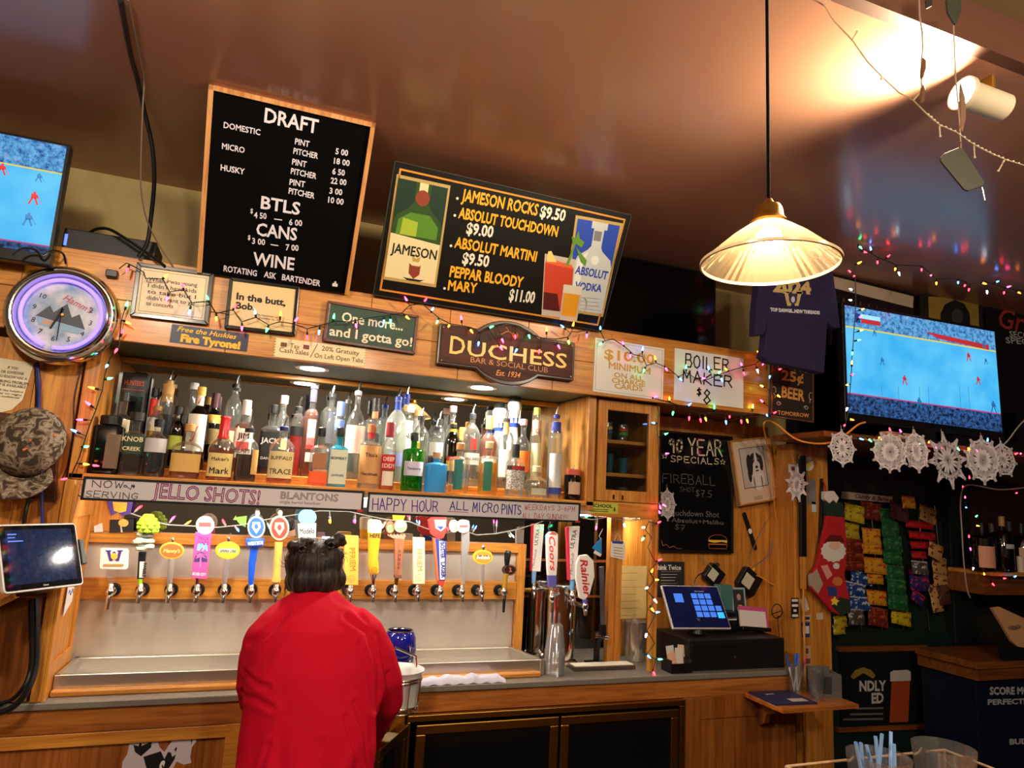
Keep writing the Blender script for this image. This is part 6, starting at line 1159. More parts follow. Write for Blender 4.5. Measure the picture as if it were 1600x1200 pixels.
# body: trunk, neck, head, arms and hands in one surface
mb = MB(); trunk(mb, .82); arm(mb, RA, .72); arm(mb, LA, .72)
HC = P(491, 888, 2.595)
mb.tube([P(490, 930, 2.53), P(490, 915, 2.565), HC+Vector((0, .0, -.05))], [.050, .043, .045], 14)
mb.ball(HC, .080, 20, 0, .92, 1.12, 1.18)
mb.ball(HC+Vector((0, .035, -.058)), .050, 14); mb.tube([HC+Vector((0, .082, .012)), HC+Vector((0, .104, -.018)), HC+Vector((0, .088, -.026))], [.009, .014, .008], 8)
for s_ in (-1, 1): mb.ball(HC+Vector((s_*.076, .005, -.008)), .022, 10, 0, .4, .8, 1.25)
def hand(mb, w_, tip, side):
    d = (tip-w_).normalized(); s_ = d.cross(Vector((0, 0, 1))).normalized()*side; u = s_.cross(d)*side
    mb.tube([w_-d*.02, w_+d*.03, w_+d*.085], [.026, .034, .030], 12)
    for k, (o_, L_) in enumerate(((-.030, .075), (-.010, .085), (.010, .080), (.029, .062))):
        b = w_+d*.080+s_*o_; mb.tube([b, b+d*L_*.4-Vector((0, 0, .006)), b+d*L_*.72-Vector((0, 0, .022)), b+d*L_*.85-Vector((0, 0, .042))], [.0105, .010, .009, .008], 8)
    b = w_+d*.03-s_*.030; mb.tube([b, b+d*.03-s_*.022-Vector((0, 0, .008)), b+d*.06-s_*.026-Vector((0, 0, .018))], [.013, .0115, .009], 8)
w1 = P(580, 1150, 2.73); hand(mb, w1, w1+Vector((-.02, .1, .01)), 1); w2 = P(436, 1146, 2.74); hand(mb, w2, w2+Vector((.03, .1, -.05)), -1)
remeshed('body', mb, SKIN, per, .008, 3)
for s_ in (-1, 1): MB().ball(HC+Vector((s_*.030, .078, .012)), .011, 10).build('eye', WHITE, per); MB().ball(HC+Vector((s_*.030, .0865, .012)), .005, 8).build('iris', INK, per)
MB().tube([HC+Vector((-.022, .080, -.052)), HC+Vector((0, .092, -.050)), HC+Vector((.022, .080, -.052))], [.003, .006, .003], 8).build('lips', K(170, 90, 84), per)
# trousers and shoes under the counter line
mb = MB(); hp = P(475, 1215, 2.31)
mb.rings([ell(hp+Vector((0, .0, .03)), .165, .125), ell(hp+Vector((0, 0, -.05)), .175, .135), ell(Vector((hp.x, 2.31, .62)), .165, .125)])
for s_ in (-1, 1): mb.tube([(hp.x+s_*.075, 2.31, .68), (hp.x+s_*.085, 2.32, .40), (hp.x+s_*.09, 2.30, .07)], [.095, .068, .052], 14)
remeshed('trousers', mb, mat('dark_denim', C(30, 34, 50), .8, bump=.2, nscale=300), per, .014, 3)
for s_ in (-1, 1): mb = MB(); mb.ball((hp.x+s_*.09, 2.35, .05), .05, 14, 0, .9, 2.5, 1.0); remeshed('shoe', mb, K(24, 22, 24, .6), per, .01, 2)
# hair
def hair_mat():
    m, N, L, b = newmat('dark_hair'); tc = N.new('ShaderNodeTexCoord'); mp = N.new('ShaderNodeMapping'); mp.inputs['Scale'].default_value = (160, 160, 14)
    n = N.new('ShaderNodeTexNoise'); n.inputs['Scale'].default_value = 1; n.inputs['Detail'].default_value = 3; L.new(tc.outputs['Object'], mp.inputs[0]); L.new(mp.outputs[0], n.inputs[0])
    rp = N.new('ShaderNodeValToRGB'); rp.color_ramp.elements[0].color = (.004, .003, .003, 1); rp.color_ramp.elements[1].color = (*C(66, 42, 32), 1); rp.color_ramp.elements[0].position = .4; rp.color_ramp.elements[1].position = .8
    L.new(n.outputs[0], rp.inputs[0]); L.new(rp.outputs[0], b.inputs['Base Color']); b.inputs['Roughness'].default_value = .5; b.inputs['Specular IOR Level'].default_value = .3
    bp = N.new('ShaderNodeBump'); bp.inputs['Strength'].default_value = .6; bp.inputs['Distance'].default_value = .004; L.new(n.outputs[0], bp.inputs['Height']); L.new(bp.outputs[0], b.inputs['Normal']); return m
HAIR = hair_mat()
mb = MB()
for (x, y, Y, r_, sx, sy, sz) in ((474, 878, 2.575, .068, .95, 1.05, 1.15), (508, 878, 2.575, .068, .95, 1.05, 1.15), (468, 902, 2.56, .048, .9, 1, 1.15), (515, 902, 2.56, .048, .9, 1, 1.15), (478, 908, 2.52, .046, 1.1, .8, 1.2), (504, 908, 2.52, .046, 1.1, .8, 1.2), (491, 907, 2.515, .042, 1.3, .8, 1.3), (491, 885, 2.525, .05, 1.3, .8, 1.2), (458, 908, 2.585, .03, 1, 1.3, 1.3), (527, 905, 2.585, .032, 1, 1.3, 1.3), (491, 868, 2.585, .075, 1.05, 1.1, .85)): mb.ball(P(x, y, Y), r_, 16, 0, sx, sy, sz)
def strandy(co): return .0035*mnoise.noise(Vector((co.x*60, co.y*60, co.z*8)))-.007*math.exp(-((co.x-HC.x-.004)/.006)**2)*max(0, min(1, (co.z-HC.z+.02)*20))
remeshed('hair', mb, HAIR, per, .006, 9, strandy)
def bun(name, pts):
    mb = MB()
    for x, y, Y, r_, sx, sz in pts: mb.ball(P(x, y, Y), r_, 14, 0, sx, 1, sz)
    remeshed(name, mb, HAIR, per, .005, 2, strandy)
bun('hair_bun', [(464, 853, 2.545, .030, 1.25, .75), (478, 846, 2.55, .024, 1.3, .75), (460, 862, 2.545, .020, 1, .8)])
bun('hair_bun', [(520, 848, 2.545, .024, 1.3, .85), (530, 840, 2.545, .020, 1.1, .9), (535, 848, 2.55, .017, 1.1, .8), (522, 872, 2.55, .022, .8, 1.3), (533, 868, 2.55, .015, .9, 1.1)])
for x, y in ((472, 858), (517, 852)): q = P(x, y, 2.515); MB().tube([q+Vector((.012*math.cos(a*.6), -.004, .010*math.sin(a*.6))) for a in range(11)], .0028, 6).build('hair_tie', BLACK, per)
rg = random.Random(5); mb = MB()
for k in range(70):
    x = rg.uniform(450, 534); y0 = rg.uniform(880, 905); e = (x-492)/42; Y = 2.535+.05*abs(e)
    mb.tube([P(x-4*e, y0, Y), P(x+4*e, y0+16, Y-.006), P(x+rg.uniform(-3, 3)+6*e, rg.uniform(918, 938), Y-.004)], [.0022, .0016, .0006], 4)
for k in range(48):
    x, y = rg.choice(((464, 850), (530, 842), (534, 868), (452, 880))); a = rg.uniform(0, 6.28); L_ = rg.uniform(8, 18)
    mb.tube([P(x, y, 2.54), P(x+L_*.6*math.cos(a), y+L_*.6*math.sin(a), 2.535), P(x+L_*math.cos(a+.5), y+L_*math.sin(a+.5), 2.54)], [.0014, .0010, .0004], 4)
mb.build('hair_strand', mat('hair_brown', C(70, 42, 26), .5), per)
# ================================================================== TILL CORNER
o = thing('cash_drawer', 'black cash drawer on the counter beneath the order screen', 'cash drawer', (2.375, 3.09, .8708)); MB().box(-.295, .29, -.145, .16, 0, .145).build('case', mat('drawer_black', C(20, 19, 20), .45), o, False, 0, .004); MB().box(-.285, .28, -.152, -.145, .012, .125).build('drawer', BLACK, o, False, 0, .003)
MB().cyl((-.02, -.157, .055), (-.02, -.150, .055), .012).build('lock', CHROME, o, False)
sc = thing('order_screen', 'tilted touch screen till showing a blue keypad, standing on the cash drawer', 'till screen', (2.217, 3.085, 1.152), (-.60, 0, R(-5)))
MB().box(-.168, .168, .0, .016, -.118, .118).build('housing', K(206, 202, 200, .3), sc, False, 0, .004); MB().box(-.162, .162, -.002, 0, -.112, .112).build('screen', mat('screen_navy', C(10, 14, 40), .1, emit=.45, ecol=C(14, 20, 60)), sc, False, 0)
mb = MB()
for r_ in range(4):
    for c_ in range(3): mb.flat(rrect(-.01+c_*.04, .024+c_*.04, .045-r_*.034, .073-r_*.034, .002, 2), -.0026)
mb.flat(rrect(.112, .146, -.023, .005, .002, 2), -.0026); mb.build('keypad', mat('key_blue', C(60, 110, 210), .3, emit=.9, ecol=C(60, 112, 214)), sc, False, 0)
mb = MB(); mb.flat(rrect(.112, .150, -.062, -.03, .002, 2), -.0026); mb.build('enter_key', mat('key_cyan', C(50, 170, 250), .3, emit=1., ecol=C(50, 170, 250)), sc, False, 0)
mb = MB(); mb.flat([(-.112, .022), (-.062, .022), (-.062, .07), (-.112, .07)], -.0026); mb.build('app_tile', MATS['key_blue'], sc, False, 0)
mb = MB(); text(mb, 'Enter passcode', (.045,), None, .082, .006, y=-.0026); mb.build('lettering', mat('screen_text', C(170, 180, 230), emit=.7, ecol=C(160, 170, 220)), sc, False, 0)
MB().cyl((0, .016, -.05), (0, .06, -.11), .03, .05).box(-.05, .05, .02, .07, -.112, -.106).build('stand', BLACK, sc, False)
o = thing('card_holder', 'black card holder of paper slips in front of the cash drawer', 'card holder', (2.018, 2.955, .8708)); 
mb = MB(); mb.box(-.055, .055, -.035, .05, 0, .006).box(-.055, .055, -.038, -.035, 0, .045).box(-.058, -.055, -.038, .05, 0, .06).box(.055, .058, -.038, .05, 0, .06).box(-.055, .055, .047, .05, 0, .07); mb.build('tray', BLACK, o, False, 0)
for k, (x, y, h, c, a) in enumerate(((-.025, -.015, .085, (226, 170, 140), -.2), (.012, .0, .10, (226, 214, 200), .05), (.035, .02, .11, (230, 196, 170), .12), (-.005, .03, .105, (200, 196, 196), -.1))):
    q = thing('paper_slip', ['peach paper slip at the front of the black card holder', 'cream paper slip in the middle of the black card holder', 'tall orange edged card in the black card holder', 'grey paper slip at the back of the black card holder'][k], 'paper slip', (2.018+x, 2.955+y, .878), (R(-8), a, 0), 'slips in the card holder'); MB().box(-.022, .022, 0, .0012, 0, h).build('card', K(*c), q, False, 0)
o = thing('receipt_printer', 'black receipt printer on the cash drawer behind the order screen', 'printer', (2.46, 3.18, 1.0165)); MB().box(-.06, .06, -.06, .07, 0, .10).build('case', BLACK, o, False, 0, .006); MB().box(-.045, .045, -.062, -.05, .06, .075).build('paper_slot', K(60, 60, 60), o, False, 0); MB().box(-.04, .04, -.0635, -.0622, .06, .066).build('paper', WHITE, o, False, 0)
o = thing('teal_box', 'teal cardboard box on the receipt printer below the network boxes', 'box', (2.49, 3.2, 1.1175)); MB().box(-.045, .035, -.02, .04, 0, .13).build('carton', K(70, 120, 120), o, False, 0, .002)
o = thing('picture_card', 'small framed card with an orange medallion leaning beside the teal box', 'picture card', (2.575, 3.17, 1.0165), (R(-8), 0, 0)); MB().box(-.048, .048, 0, .01, .0, .22).build('card', K(150, 180, 190), o, False, 0, .001); MB().box(-.036, .036, -.001, 0, .08, .21).build('print', K(50, 50, 52), o, False, 0); mb = MB(); mb.flat(oval(.005, .108, .022, .022, 18), -.0016); mb.build('medallion', K(236, 176, 50), o, False, 0); mb = MB(); mb.flat(oval(0, .17, .014, .018, 14), -.0016); mb.build('portrait', K(190, 150, 130), o, False, 0)
o = thing('paper_folder', 'white folder edged in pink standing in a black tray on the cash drawer', 'folder', (2.60, 3.085, 1.0245), (R(-14), R(4), 0)); MB().box(-.095, .085, 0, .01, .01, .118).build('folder', K(226, 218, 216), o, False, 0); MB().box(-.095, .085, -.002, .012, .104, .124).box(.078, .088, -.002, .012, .01, .106).build('pink_edge', K(206, 80, 140), o, False, 0); MB().box(-.10, .09, -.02, .03, 0, .02).build('tray', BLACK, o, False, 0, .004)
for (x, y, nm) in ((1117, 900, 'black network box with a pale label, hung over the teal box'), (1172, 910, 'black network box with a pale label and yellow plug, hung over the pink edged folder')):
    p = P(x, y, 3.262); o = thing('network_box', nm, 'router', p, (0, R(38 if x < 1150 else 35), 0), 'network boxes on the planks'); w_ = .055 if x < 1150 else .068
    MB().prism([(-w_, -w_*.7), (-w_*.7, -w_), (w_*.8, -w_), (w_, -w_*.6), (w_, w_), (-w_*.8, w_), (-w_, w_*.8)][::1], 0, .036).build('case', BLACK, o, False, 0, .004); MB().box(-w_*.75, w_*.25, -.001, 0, -w_*.55, w_*.5).build('label_plate', K(206, 202, 180), o, False, 0); MB().box(-w_*.4, -w_*.1, .008, .028, w_, w_+.02).build('plug', K(236, 190, 40) if x > 1150 else K(60, 60, 64), o, False, 0)
p = P(1172, 830, 3.29); o = thing('bottle_opener', 'black handled bar blade bottle opener hung on the planks below the dog drawing', 'bottle opener', p, (0, R(-22), 0)); MB().prism(rrect(-.013, .013, -.115, .115, .012), 0, .008).build('blade', BLACK, o, False, 0, .001); mb = MB(); mb.flat(oval(0, -.0, .013, .016, 16), -.0006); mb.build('white_emblem', WHITE, o, False, 0)
p = P(1223, 843, 3.285); o = thing('blue_tag', 'small square blue tag hanging on the orange cord beside the post', 'tag', p, (0, R(-10), 0)); MB().box(-.028, .028, 0, .006, -.032, .032).build('tag', K(40, 64, 130), o, False, 0, .001)
YP = 3.0985
def disc(name, label, cat, x, y, r_, Y, c, c2, lab=None):
    p = P(x, y, Y); o = thing(name, label, cat, p); mb = MB(); mb.prism(oval(0, 0, r_, r_, 24), 0, .003); mb.build('disc', K(*c), o, False, 0); mb = MB(); mb.flat(oval(0, 0, r_*.55, r_*.55, 18), -.0006); mb.build('print', K(*c2), o, False, 0)
    if lab: mb = MB(); text(mb, lab, (0,), None, r_*.62, r_*.2, y=-.0008, bold=.02); mb.build('lettering', K(60, 50, 60), o, False, 0)
disc('round_sticker', 'round white sticker with a yellow centre high on the oak post', 'sticker', 1263, 725, .040, YP, (226, 222, 200), (230, 190, 70))
disc('round_sticker', 'round dark photo sticker at the edge of the oak post', 'sticker', 1235, 870, .048, 3.285, (70, 66, 74), (140, 130, 130))
def stick(label, x, y, w_, h_, c, lines=(), roll=0, col=(230, 226, 220), Y=YP):
    p = P(x, y, Y); s_ = Y/1058*1.12; o = thing('sticker', label, 'sticker', p, (0, R(roll), 0), 'stickers on the oak post'); W, H = w_*s_*1.25, h_*s_*1.1; MB().box(-W/2, W/2, 0, .0012, -H/2, H/2).build('panel', K(*c), o, False, 0)
    if lines:
        mb = MB()
        for i, l in enumerate(lines): hh = H/len(lines)*.5; zc = H/2-(i+.5)*H/len(lines); ww = W*.2*len(l); mb.mark(); mb.flat([(-ww, zc-hh/2), (ww, zc-hh/2), (ww, zc+hh/2), (-ww, zc+hh/2)], -.0008)
        mb.build('lettering', K(*col), o, False, 0)
stick('black sticker with bold white lines of text low on the oak post', 1242, 950, 13, 30, (22, 22, 24), ('▬▬', '▬▬', '▬', '▬▬'))
stick('black photo with a white border tilted on the oak post', 1257, 945, 11, 20, (216, 210, 204), (), -20); stick('small cream sticker with letters under the tilted photo on the oak post', 1260, 966, 14, 9, (206, 190, 160), ('▬▬',), 0, (70, 50, 40))
stick('navy sticker with white script on the oak post', 1259, 984, 14, 22, (40, 60, 100), ('▬▬',)); stick('tan sticker with a ring print lowest on the oak post', 1261, 1025, 13, 30, (196, 160, 120), ('▬', '▬▬'), 0, (110, 70, 50)); stick('white square sticker on the edge of the oak post', 1281, 963, 12, 10, (200, 186, 160)); stick('small white barcode sticker near the round sticker on the oak post', 1239, 732, 16, 13, (214, 206, 206), ('▬',), 0, (120, 60, 60)); stick('grey oval print sticker below the round sticker on the oak post', 1268, 768, 15, 40, (130, 120, 126)); stick('pale blue paper sticker under the grey print on the oak post', 1272, 792, 8, 16, (190, 206, 220)); stick('tiny white ticket under the round photo sticker', 1237, 892, 6, 12, (214, 200, 180), (), 0, (0, 0, 0), 3.285)
# black pole leaning at the post, cue
o = thing('pool_cue', 'black and wood pool cue standing against the oak post', 'pool cue', P(1253, 800, 3.07)); slab(MB(), o, [(1249, 712), (1258, 712), (1259, 870), (1250, 870)], .02, 3.07).build('black_butt', BLACK, o, False, 0, .004); slab(MB(), o, [(1250.5, 862), (1258.5, 862), (1259, 920), (1251.5, 920)], .014, 3.07).build('wood_shaft', OAKZ, o, False, 0, .002); MB().cyl((.002, 0, P(1255, 918, 3.07).z-o.location.z), (.004, .0, .008-o.location.z), .006).build('shaft_end', OAKZ, o, False)
# corner shelf contents
o = thing('menu_folder', 'navy menu folder lying on the small corner shelf', 'menu', (2.50, 2.80, .7725), (0, 0, R(-4))); MB().box(-.115, .12, -.12, .085, 0, .008).build('cover', K(30, 38, 78), o, False, 0, .001); MB().box(-.0, .09, -.095, -.05, .008, .0085).build('label_plate', K(190, 170, 160), o, False, 0); mb = MB(); mb.add([(-.06, .02, .0085), (-.01, .02, .0085), (-.01, .035, .0085), (-.06, .035, .0085)], [(0, 1, 2, 3)]); mb.build('crest', K(160, 160, 180), o, False, 0)
def pint(label, x, y, r_=.040, h=.145):
    o = thing('pint_glass', label, 'glass', (x, y, .7725)); MB().lathe([(r_*.72, 0), (r_, h), (r_*.94, h), (r_*.68, .01), (.001, .01)], 24).build('bowl', glass('pint_clear', (.9, .92, .92), .16, .05), o, False); return o
pint('pint glass of pens at the back of the corner shelf', 2.655, 2.855); pint('empty pint glass in front of the pens on the corner shelf', 2.672, 2.742)
rg = random.Random(3)
for k, (dx, dy, c) in enumerate(((-.012, .0, (40, 90, 200)), (.004, -.006, (50, 100, 220)), (.012, .008, (36, 80, 190)), (-.004, .012, (60, 110, 220)), (.008, -.002, (190, 50, 60)))):
    o = thing('pen', ['blue capped pen leaning toward the till in the pint glass', 'blue capped pen in the middle of the pint glass', 'dark blue pen leaning to the post in the pint glass', 'pale blue pen at the back of the pint glass', 'red capped pen in the pint glass'][k], 'pen', (2.655+dx, 2.855+dy, .784), (R(rg.uniform(-5, 5)), R(-14+8*k), 0), 'pens in the pint glass'); MB().cyl((0, 0, 0), (0, 0, .13), .0035).build('barrel', K(220, 220, 226), o, False); MB().cyl((0, 0, .115), (0, 0, .175), .0048, .0042).build('cap', K(*c), o, False)
o = thing('foil_carton', 'grey foil lined carton of bar odds on the corner shelf end', 'carton', (2.768, 2.80, .7725), (0, 0, R(-20))); mb = MB(); mb.box(-.05, .065, -.06, -.056, 0, .115).box(-.05, .065, .056, .06, 0, .125).box(-.054, -.05, -.06, .06, 0, .12).box(.065, .069, -.06, .06, 0, .11).box(-.05, .065, -.056, .056, 0, .005); mb.build('carton', mat('foil_grey', C(120, 120, 118), .35, .5, bump=.5, nscale=30), o, False, 0); MB().box(-.045, .02, -.0615, -.06, .02, .1).build('dark_panel', K(50, 52, 50), o, False, 0)
for k, (nm, dx, dz, c, r_) in enumerate((('orange plastic cap poking from the foil carton', -.02, .105, (236, 84, 40), .026), ('white plastic cap poking from the foil carton', .02, .105, (220, 214, 210), .020), ('red plastic cap poking from the foil carton', .045, .1, (200, 40, 50), .018))):
    o = thing('plastic_cap', nm, 'plastic cap', (2.768+dx*.94, 2.80-dx*.34+.01, .777+dz-.03), (0, 0, 0), 'plastic caps in the foil carton'); MB().lathe([(r_, -.07), (r_, 0), (r_*.8, r_*.6), (.002, r_*.8)], 16).build('cap', K(*c), o, False)  # domed caps of unidentified bar items, not balls
# ================================================================== SNACK RACK
YD = 3.50
o = thing('snack_rack_sign', 'narrow cream sign with brown script over the snack bags', 'sign', P(1355, 772, YD-.004)); slab(MB(), o, [(1315, 767.5), (1394, 776), (1393, 786), (1314, 779)], .006, YD-.004).build('panel', K(206, 186, 160), o, False, 0); mb = MB(); wtext(mb, o, 'Candy & Salty', 1335, 777.5, 1388, 783.5, 6, YD-.004, .0036, bold=.03, shear=.2); mb.build('lettering', K(130, 50, 50), o, False, 0)
o = thing('snack_rack', 'wire clip rack on the green door hung with rows of snack bags', 'rack', P(1390, 880, 3.50)); mb = MB()
for x in (1330, 1362, 1396, 1436, 1462): a = P(x-2, 790, 3.507); b = P(x+16, 985, 3.507); mb.cyl(a-o.location, b-o.location, .004, n=6)
a, b = P(1318, 790, 3.507), P(1478, 812, 3.507); mb.cyl(a-o.location, b-o.location, .004, n=6); mb.build('wire_frame', CHROME, o, False)
FOIL = {}
def foil(c, c2):
    k = (c, c2)
    if k in FOIL: return FOIL[k]
    m, N, L, b = newmat('foil_bag'); tc = N.new('ShaderNodeTexCoord'); n = N.new('ShaderNodeTexNoise'); n.inputs['Scale'].default_value = 46; n.inputs['Detail'].default_value = 4; L.new(tc.outputs['Object'], n.inputs['Vector'])
    rp = N.new('ShaderNodeValToRGB'); rp.color_ramp.interpolation = 'CONSTANT'; e = rp.color_ramp.elements; e[0].color = (*C(*c), 1); e[1].position = .56; e[1].color = (*C(*c2), 1); L.new(n.outputs[0], rp.inputs[0]); L.new(rp.outputs[0], b.inputs['Base Color']); b.inputs['Roughness'].default_value = .28; b.inputs['Specular IOR Level'].default_value = .7
    bp = N.new('ShaderNodeBump'); bp.inputs['Strength'].default_value = .5; bp.inputs['Distance'].default_value = .01; L.new(n.outputs[0], bp.inputs['Height']); L.new(bp.outputs[0], b.inputs['Normal']); FOIL[k] = m; return m
SNK = {'yellow': ((214, 186, 40), (150, 120, 20)), 'redbrown': ((120, 40, 26), (190, 90, 50)), 'gold': ((222, 160, 40), (200, 60, 30)), 'blue': ((30, 76, 160), (220, 230, 240)), 'green': ((24, 92, 50), (60, 140, 70)), 'red': ((200, 34, 40), (150, 20, 30)), 'navyred': ((40, 40, 110), (200, 40, 50)), 'tan': ((196, 150, 90), (90, 40, 26)), 'brown': ((90, 50, 40), (40, 22, 20)), 'silver': ((80, 74, 70), (206, 200, 190))}
BAGS = [(1335, 803, 30, 24, 'yellow', 'a yellow snack bag', 8), (1362, 800, 32, 24, 'redbrown', 'a maroon chip bag', 4), (1386, 806, 20, 18, 'green', 'a small green mint bag', 0), (1405, 800, 28, 26, 'brown', 'a brown bag printed orange', 10), (1420, 786, 20, 16, 'gold', 'a round gold packet', 0), (1450, 805, 26, 22, 'tan', 'a tan cracker packet', 14),
 (1331, 830, 22, 22, 'yellow', 'a yellow candy bag', 4), (1362, 840, 28, 24, 'gold', 'a gold chip bag', 2), (1391, 828, 26, 24, 'green', 'a dark green chip bag', 4), (1437, 821, 42, 9, 'red', 'a flat red packet', 2), (1333, 852, 30, 16, 'redbrown', 'a red-brown candy bar', 0), (1363, 858, 30, 15, 'gold', 'a gold and red bag', 2), (1395, 850, 28, 22, 'green', 'a green bag', 3), (1441, 838, 40, 9, 'red', 'a flat red packet', 2), (1334, 869, 32, 15, 'redbrown', 'a red-brown candy bar', 0), (1368, 885, 34, 22, 'gold', 'a gold bag with red ends', 3), (1395, 872, 28, 18, 'green', 'a green bag', 4), (1443, 853, 38, 9, 'red', 'a flat red packet', 0), (1336, 885, 30, 13, 'redbrown', 'a red-brown candy bar', 0), (1436, 868, 22, 9, 'red', 'a short red packet', 0), (1462, 862, 22, 22, 'tan', 'a tan folded packet', 20),
 (1346, 904, 32, 18, 'blue', 'a bright blue bag', 6), (1368, 904, 24, 16, 'gold', 'a gold bag', 2), (1398, 895, 28, 20, 'green', 'a green bag', 4), (1437, 888, 24, 18, 'silver', 'a silver-white packet', 3), (1468, 885, 22, 24, 'tan', 'a tan packet with red print', 6), (1336, 922, 32, 18, 'blue', 'a bright blue bag', 10), (1370, 935, 30, 20, 'gold', 'a gold bag hemmed red', 4), (1401, 918, 28, 20, 'green', 'a green bag', 5), (1437, 908, 30, 30, 'navyred', 'a navy and red cookie bag', 2), (1470, 908, 22, 20, 'tan', 'a tan packet', 8), (1344, 944, 30, 18, 'blue', 'a blue bag', 4), (1403, 942, 30, 22, 'green', 'a green bag', 6), (1434, 935, 20, 16, 'navyred', 'a small navy and red packet', 30), (1462, 935, 16, 40, 'tan', 'a long tan packet', -8), (1475, 928, 18, 32, 'brown', 'a brown striped packet', -6), (1338, 965, 24, 22, 'silver', 'a dark silver bag', 0), (1372, 965, 30, 26, 'redbrown', 'a red cornered bag', 8), (1408, 966, 30, 20, 'yellow', 'a yellow bag', 10), (1313, 972, 20, 14, 'yellow', 'a small yellow packet', 0), (1311, 984, 18, 14, 'yellow', 'a small yellow packet', -4)]
ROWN = ['top', 'second', 'third', 'fourth', 'fifth', 'sixth', 'lowest']
seen = {}
for i, (x, y, w_, h_, c, nm, ro) in enumerate(BAGS):
    Y = 3.428+.015*((i*7) % 4); p = P(x, y, Y); s_ = (P(x+10, y, Y).x-p.x)/10; sv = (P(x, y-10, Y).z-p.z)/10
    row = ROWN[min(6, int((y-780)/29))]; colm = ['by the stocking', 'of the second column', 'of the middle column', 'of the fourth column', 'of the outer column'][min(4, int((x-1305)/36))]
    lab = f'{nm[2:]} on the {row} snack row, {colm}' if len(nm.split()) < 5 else f'{nm[2:]} on the {row} row, {colm} of rack'; seen[lab] = seen.get(lab, 0)+1
    if seen[lab] > 1: lab = lab.replace(' on the', ' lapping its twin on the', 1)
    o = thing('snack_bag', lab, 'snack bag', p, (R(-6), R(ro), 0), 'snack bags on the wire rack'); W, H, n = w_*s_*1.02, h_*sv*1.05, 8
    def bagp(u, v, sgn): e = (1-(2*u-1)**4)*(1-(2*v-1)**4); return (-W/2+W*u+.003*math.sin(9*v+i), sgn*(.001+.014*min(1, W/.08)*e), -H/2+H*v)
    mb = MB(); mb.grid(n, n, lambda u, v: bagp(u, v, -1)); mb.grid(n, n, lambda u, v: bagp(1-u, v, 1)); mb.build('pouch', foil(*SNK[c]), o, False, 60)
    MB().box(-W/2, W/2, -.001, .001, H/2-.001, H/2+.008).build('top_seal', foil(SNK[c][1], SNK[c][0]), o, False, 0)
# stocking
YS = 3.055; o = thing('christmas_stocking', 'red felt Christmas stocking with a white bearded face, hung at the door edge', 'stocking', P(1295, 870, YS))
slab(MB(), o, [(1291, 805), (1318, 808), (1322, 860), (1318, 900), (1326, 935), (1326, 955), (1312, 962), (1298, 955), (1285, 940), (1266, 920), (1265, 900), (1276, 880), (1283, 840)], .022, YS).build('sock', mat('red_felt', C(176, 24, 32), .9), o, False, 0, .006)
slab(MB(), o, [(1288, 783), (1314, 785), (1318, 808), (1289, 805)], .030, YS).build('cuff', mat('green_knit', C(24, 44, 32), .9), o, False, 0, .006); slab(MB(), o, [(1286, 768), (1300, 767), (1308, 778), (1304, 786), (1299, 781), (1293, 787), (1286, 780)], .034, YS).build('white_trim', mat('white_felt', C(220, 210, 200), .9), o, False, 0, .004)
slab(MB(), o, [(1264, 900), (1274, 888), (1284, 912), (1276, 928), (1265, 915)], .0235, YS).build('heel', mat('grey_felt', C(170, 150, 130), .9), o, False, 0, .002); slab(MB(), o, [(1296, 945), (1310, 932), (1326, 936), (1327, 955), (1312, 963)], .024, YS).build('toe', MATS['green_knit'], o, False, 0, .003)
slab(MB(), o, [(1300+(18+(a % 2)*2)*math.cos(a*math.pi/14), 861+(16+(a % 2)*2)*math.sin(a*math.pi/14)) for a in range(28)], .028, YS).build('beard', MATS['white_felt'], o, False, 0, .003)
mb = MB(); slab(mb, o, pov(1301, 852, 9, 6, 12), .033, YS, 0); mb.build('face', K(226, 180, 156), o, False, 0); slab(MB(), o, [(1286, 846), (1294, 836), (1310, 836), (1317, 846)], .031, YS).build('cap', K(96, 30, 30), o, False, 0)
for nm, pts, c in (('candy_patch', [(1280, 884), (1290, 882), (1298, 898), (1290, 905)], (214, 150, 140)), ('blue_patch', [(1290, 915), (1304, 917), (1306, 932), (1292, 930)], (40, 60, 120)), ('orange_patch', pov(1306, 908, 8, 7, 12), (200, 110, 60)), ('yellow_star', [(1299, 935), (1302, 931), (1304, 936), (1309, 938), (1305, 941), (1305, 946), (1301, 943), (1297, 945), (1298, 940), (1295, 937)], (240, 200, 60)), ('swirl_patch', pov(1304, 884, 5, 5, 12), (210, 206, 206))): slab(MB(), o, pts, .026, YS).build(nm, K(*c, .9), o, False, 0)
MB().tube([P(1290, 768, YS)-o.location, P(1288, 756, YS)-o.location, P(1285, 750, YS+.033)-o.location], .004, 6).build('hanging_loop', MATS['red_felt'], o, False); MB().tube([P(1284, 748, 3.088)-o.location, P(1283, 790, 3.088)-o.location, P(1281, 850, 3.088)-o.location], .010, 8).build('hook_rod', BLACK, o, False)
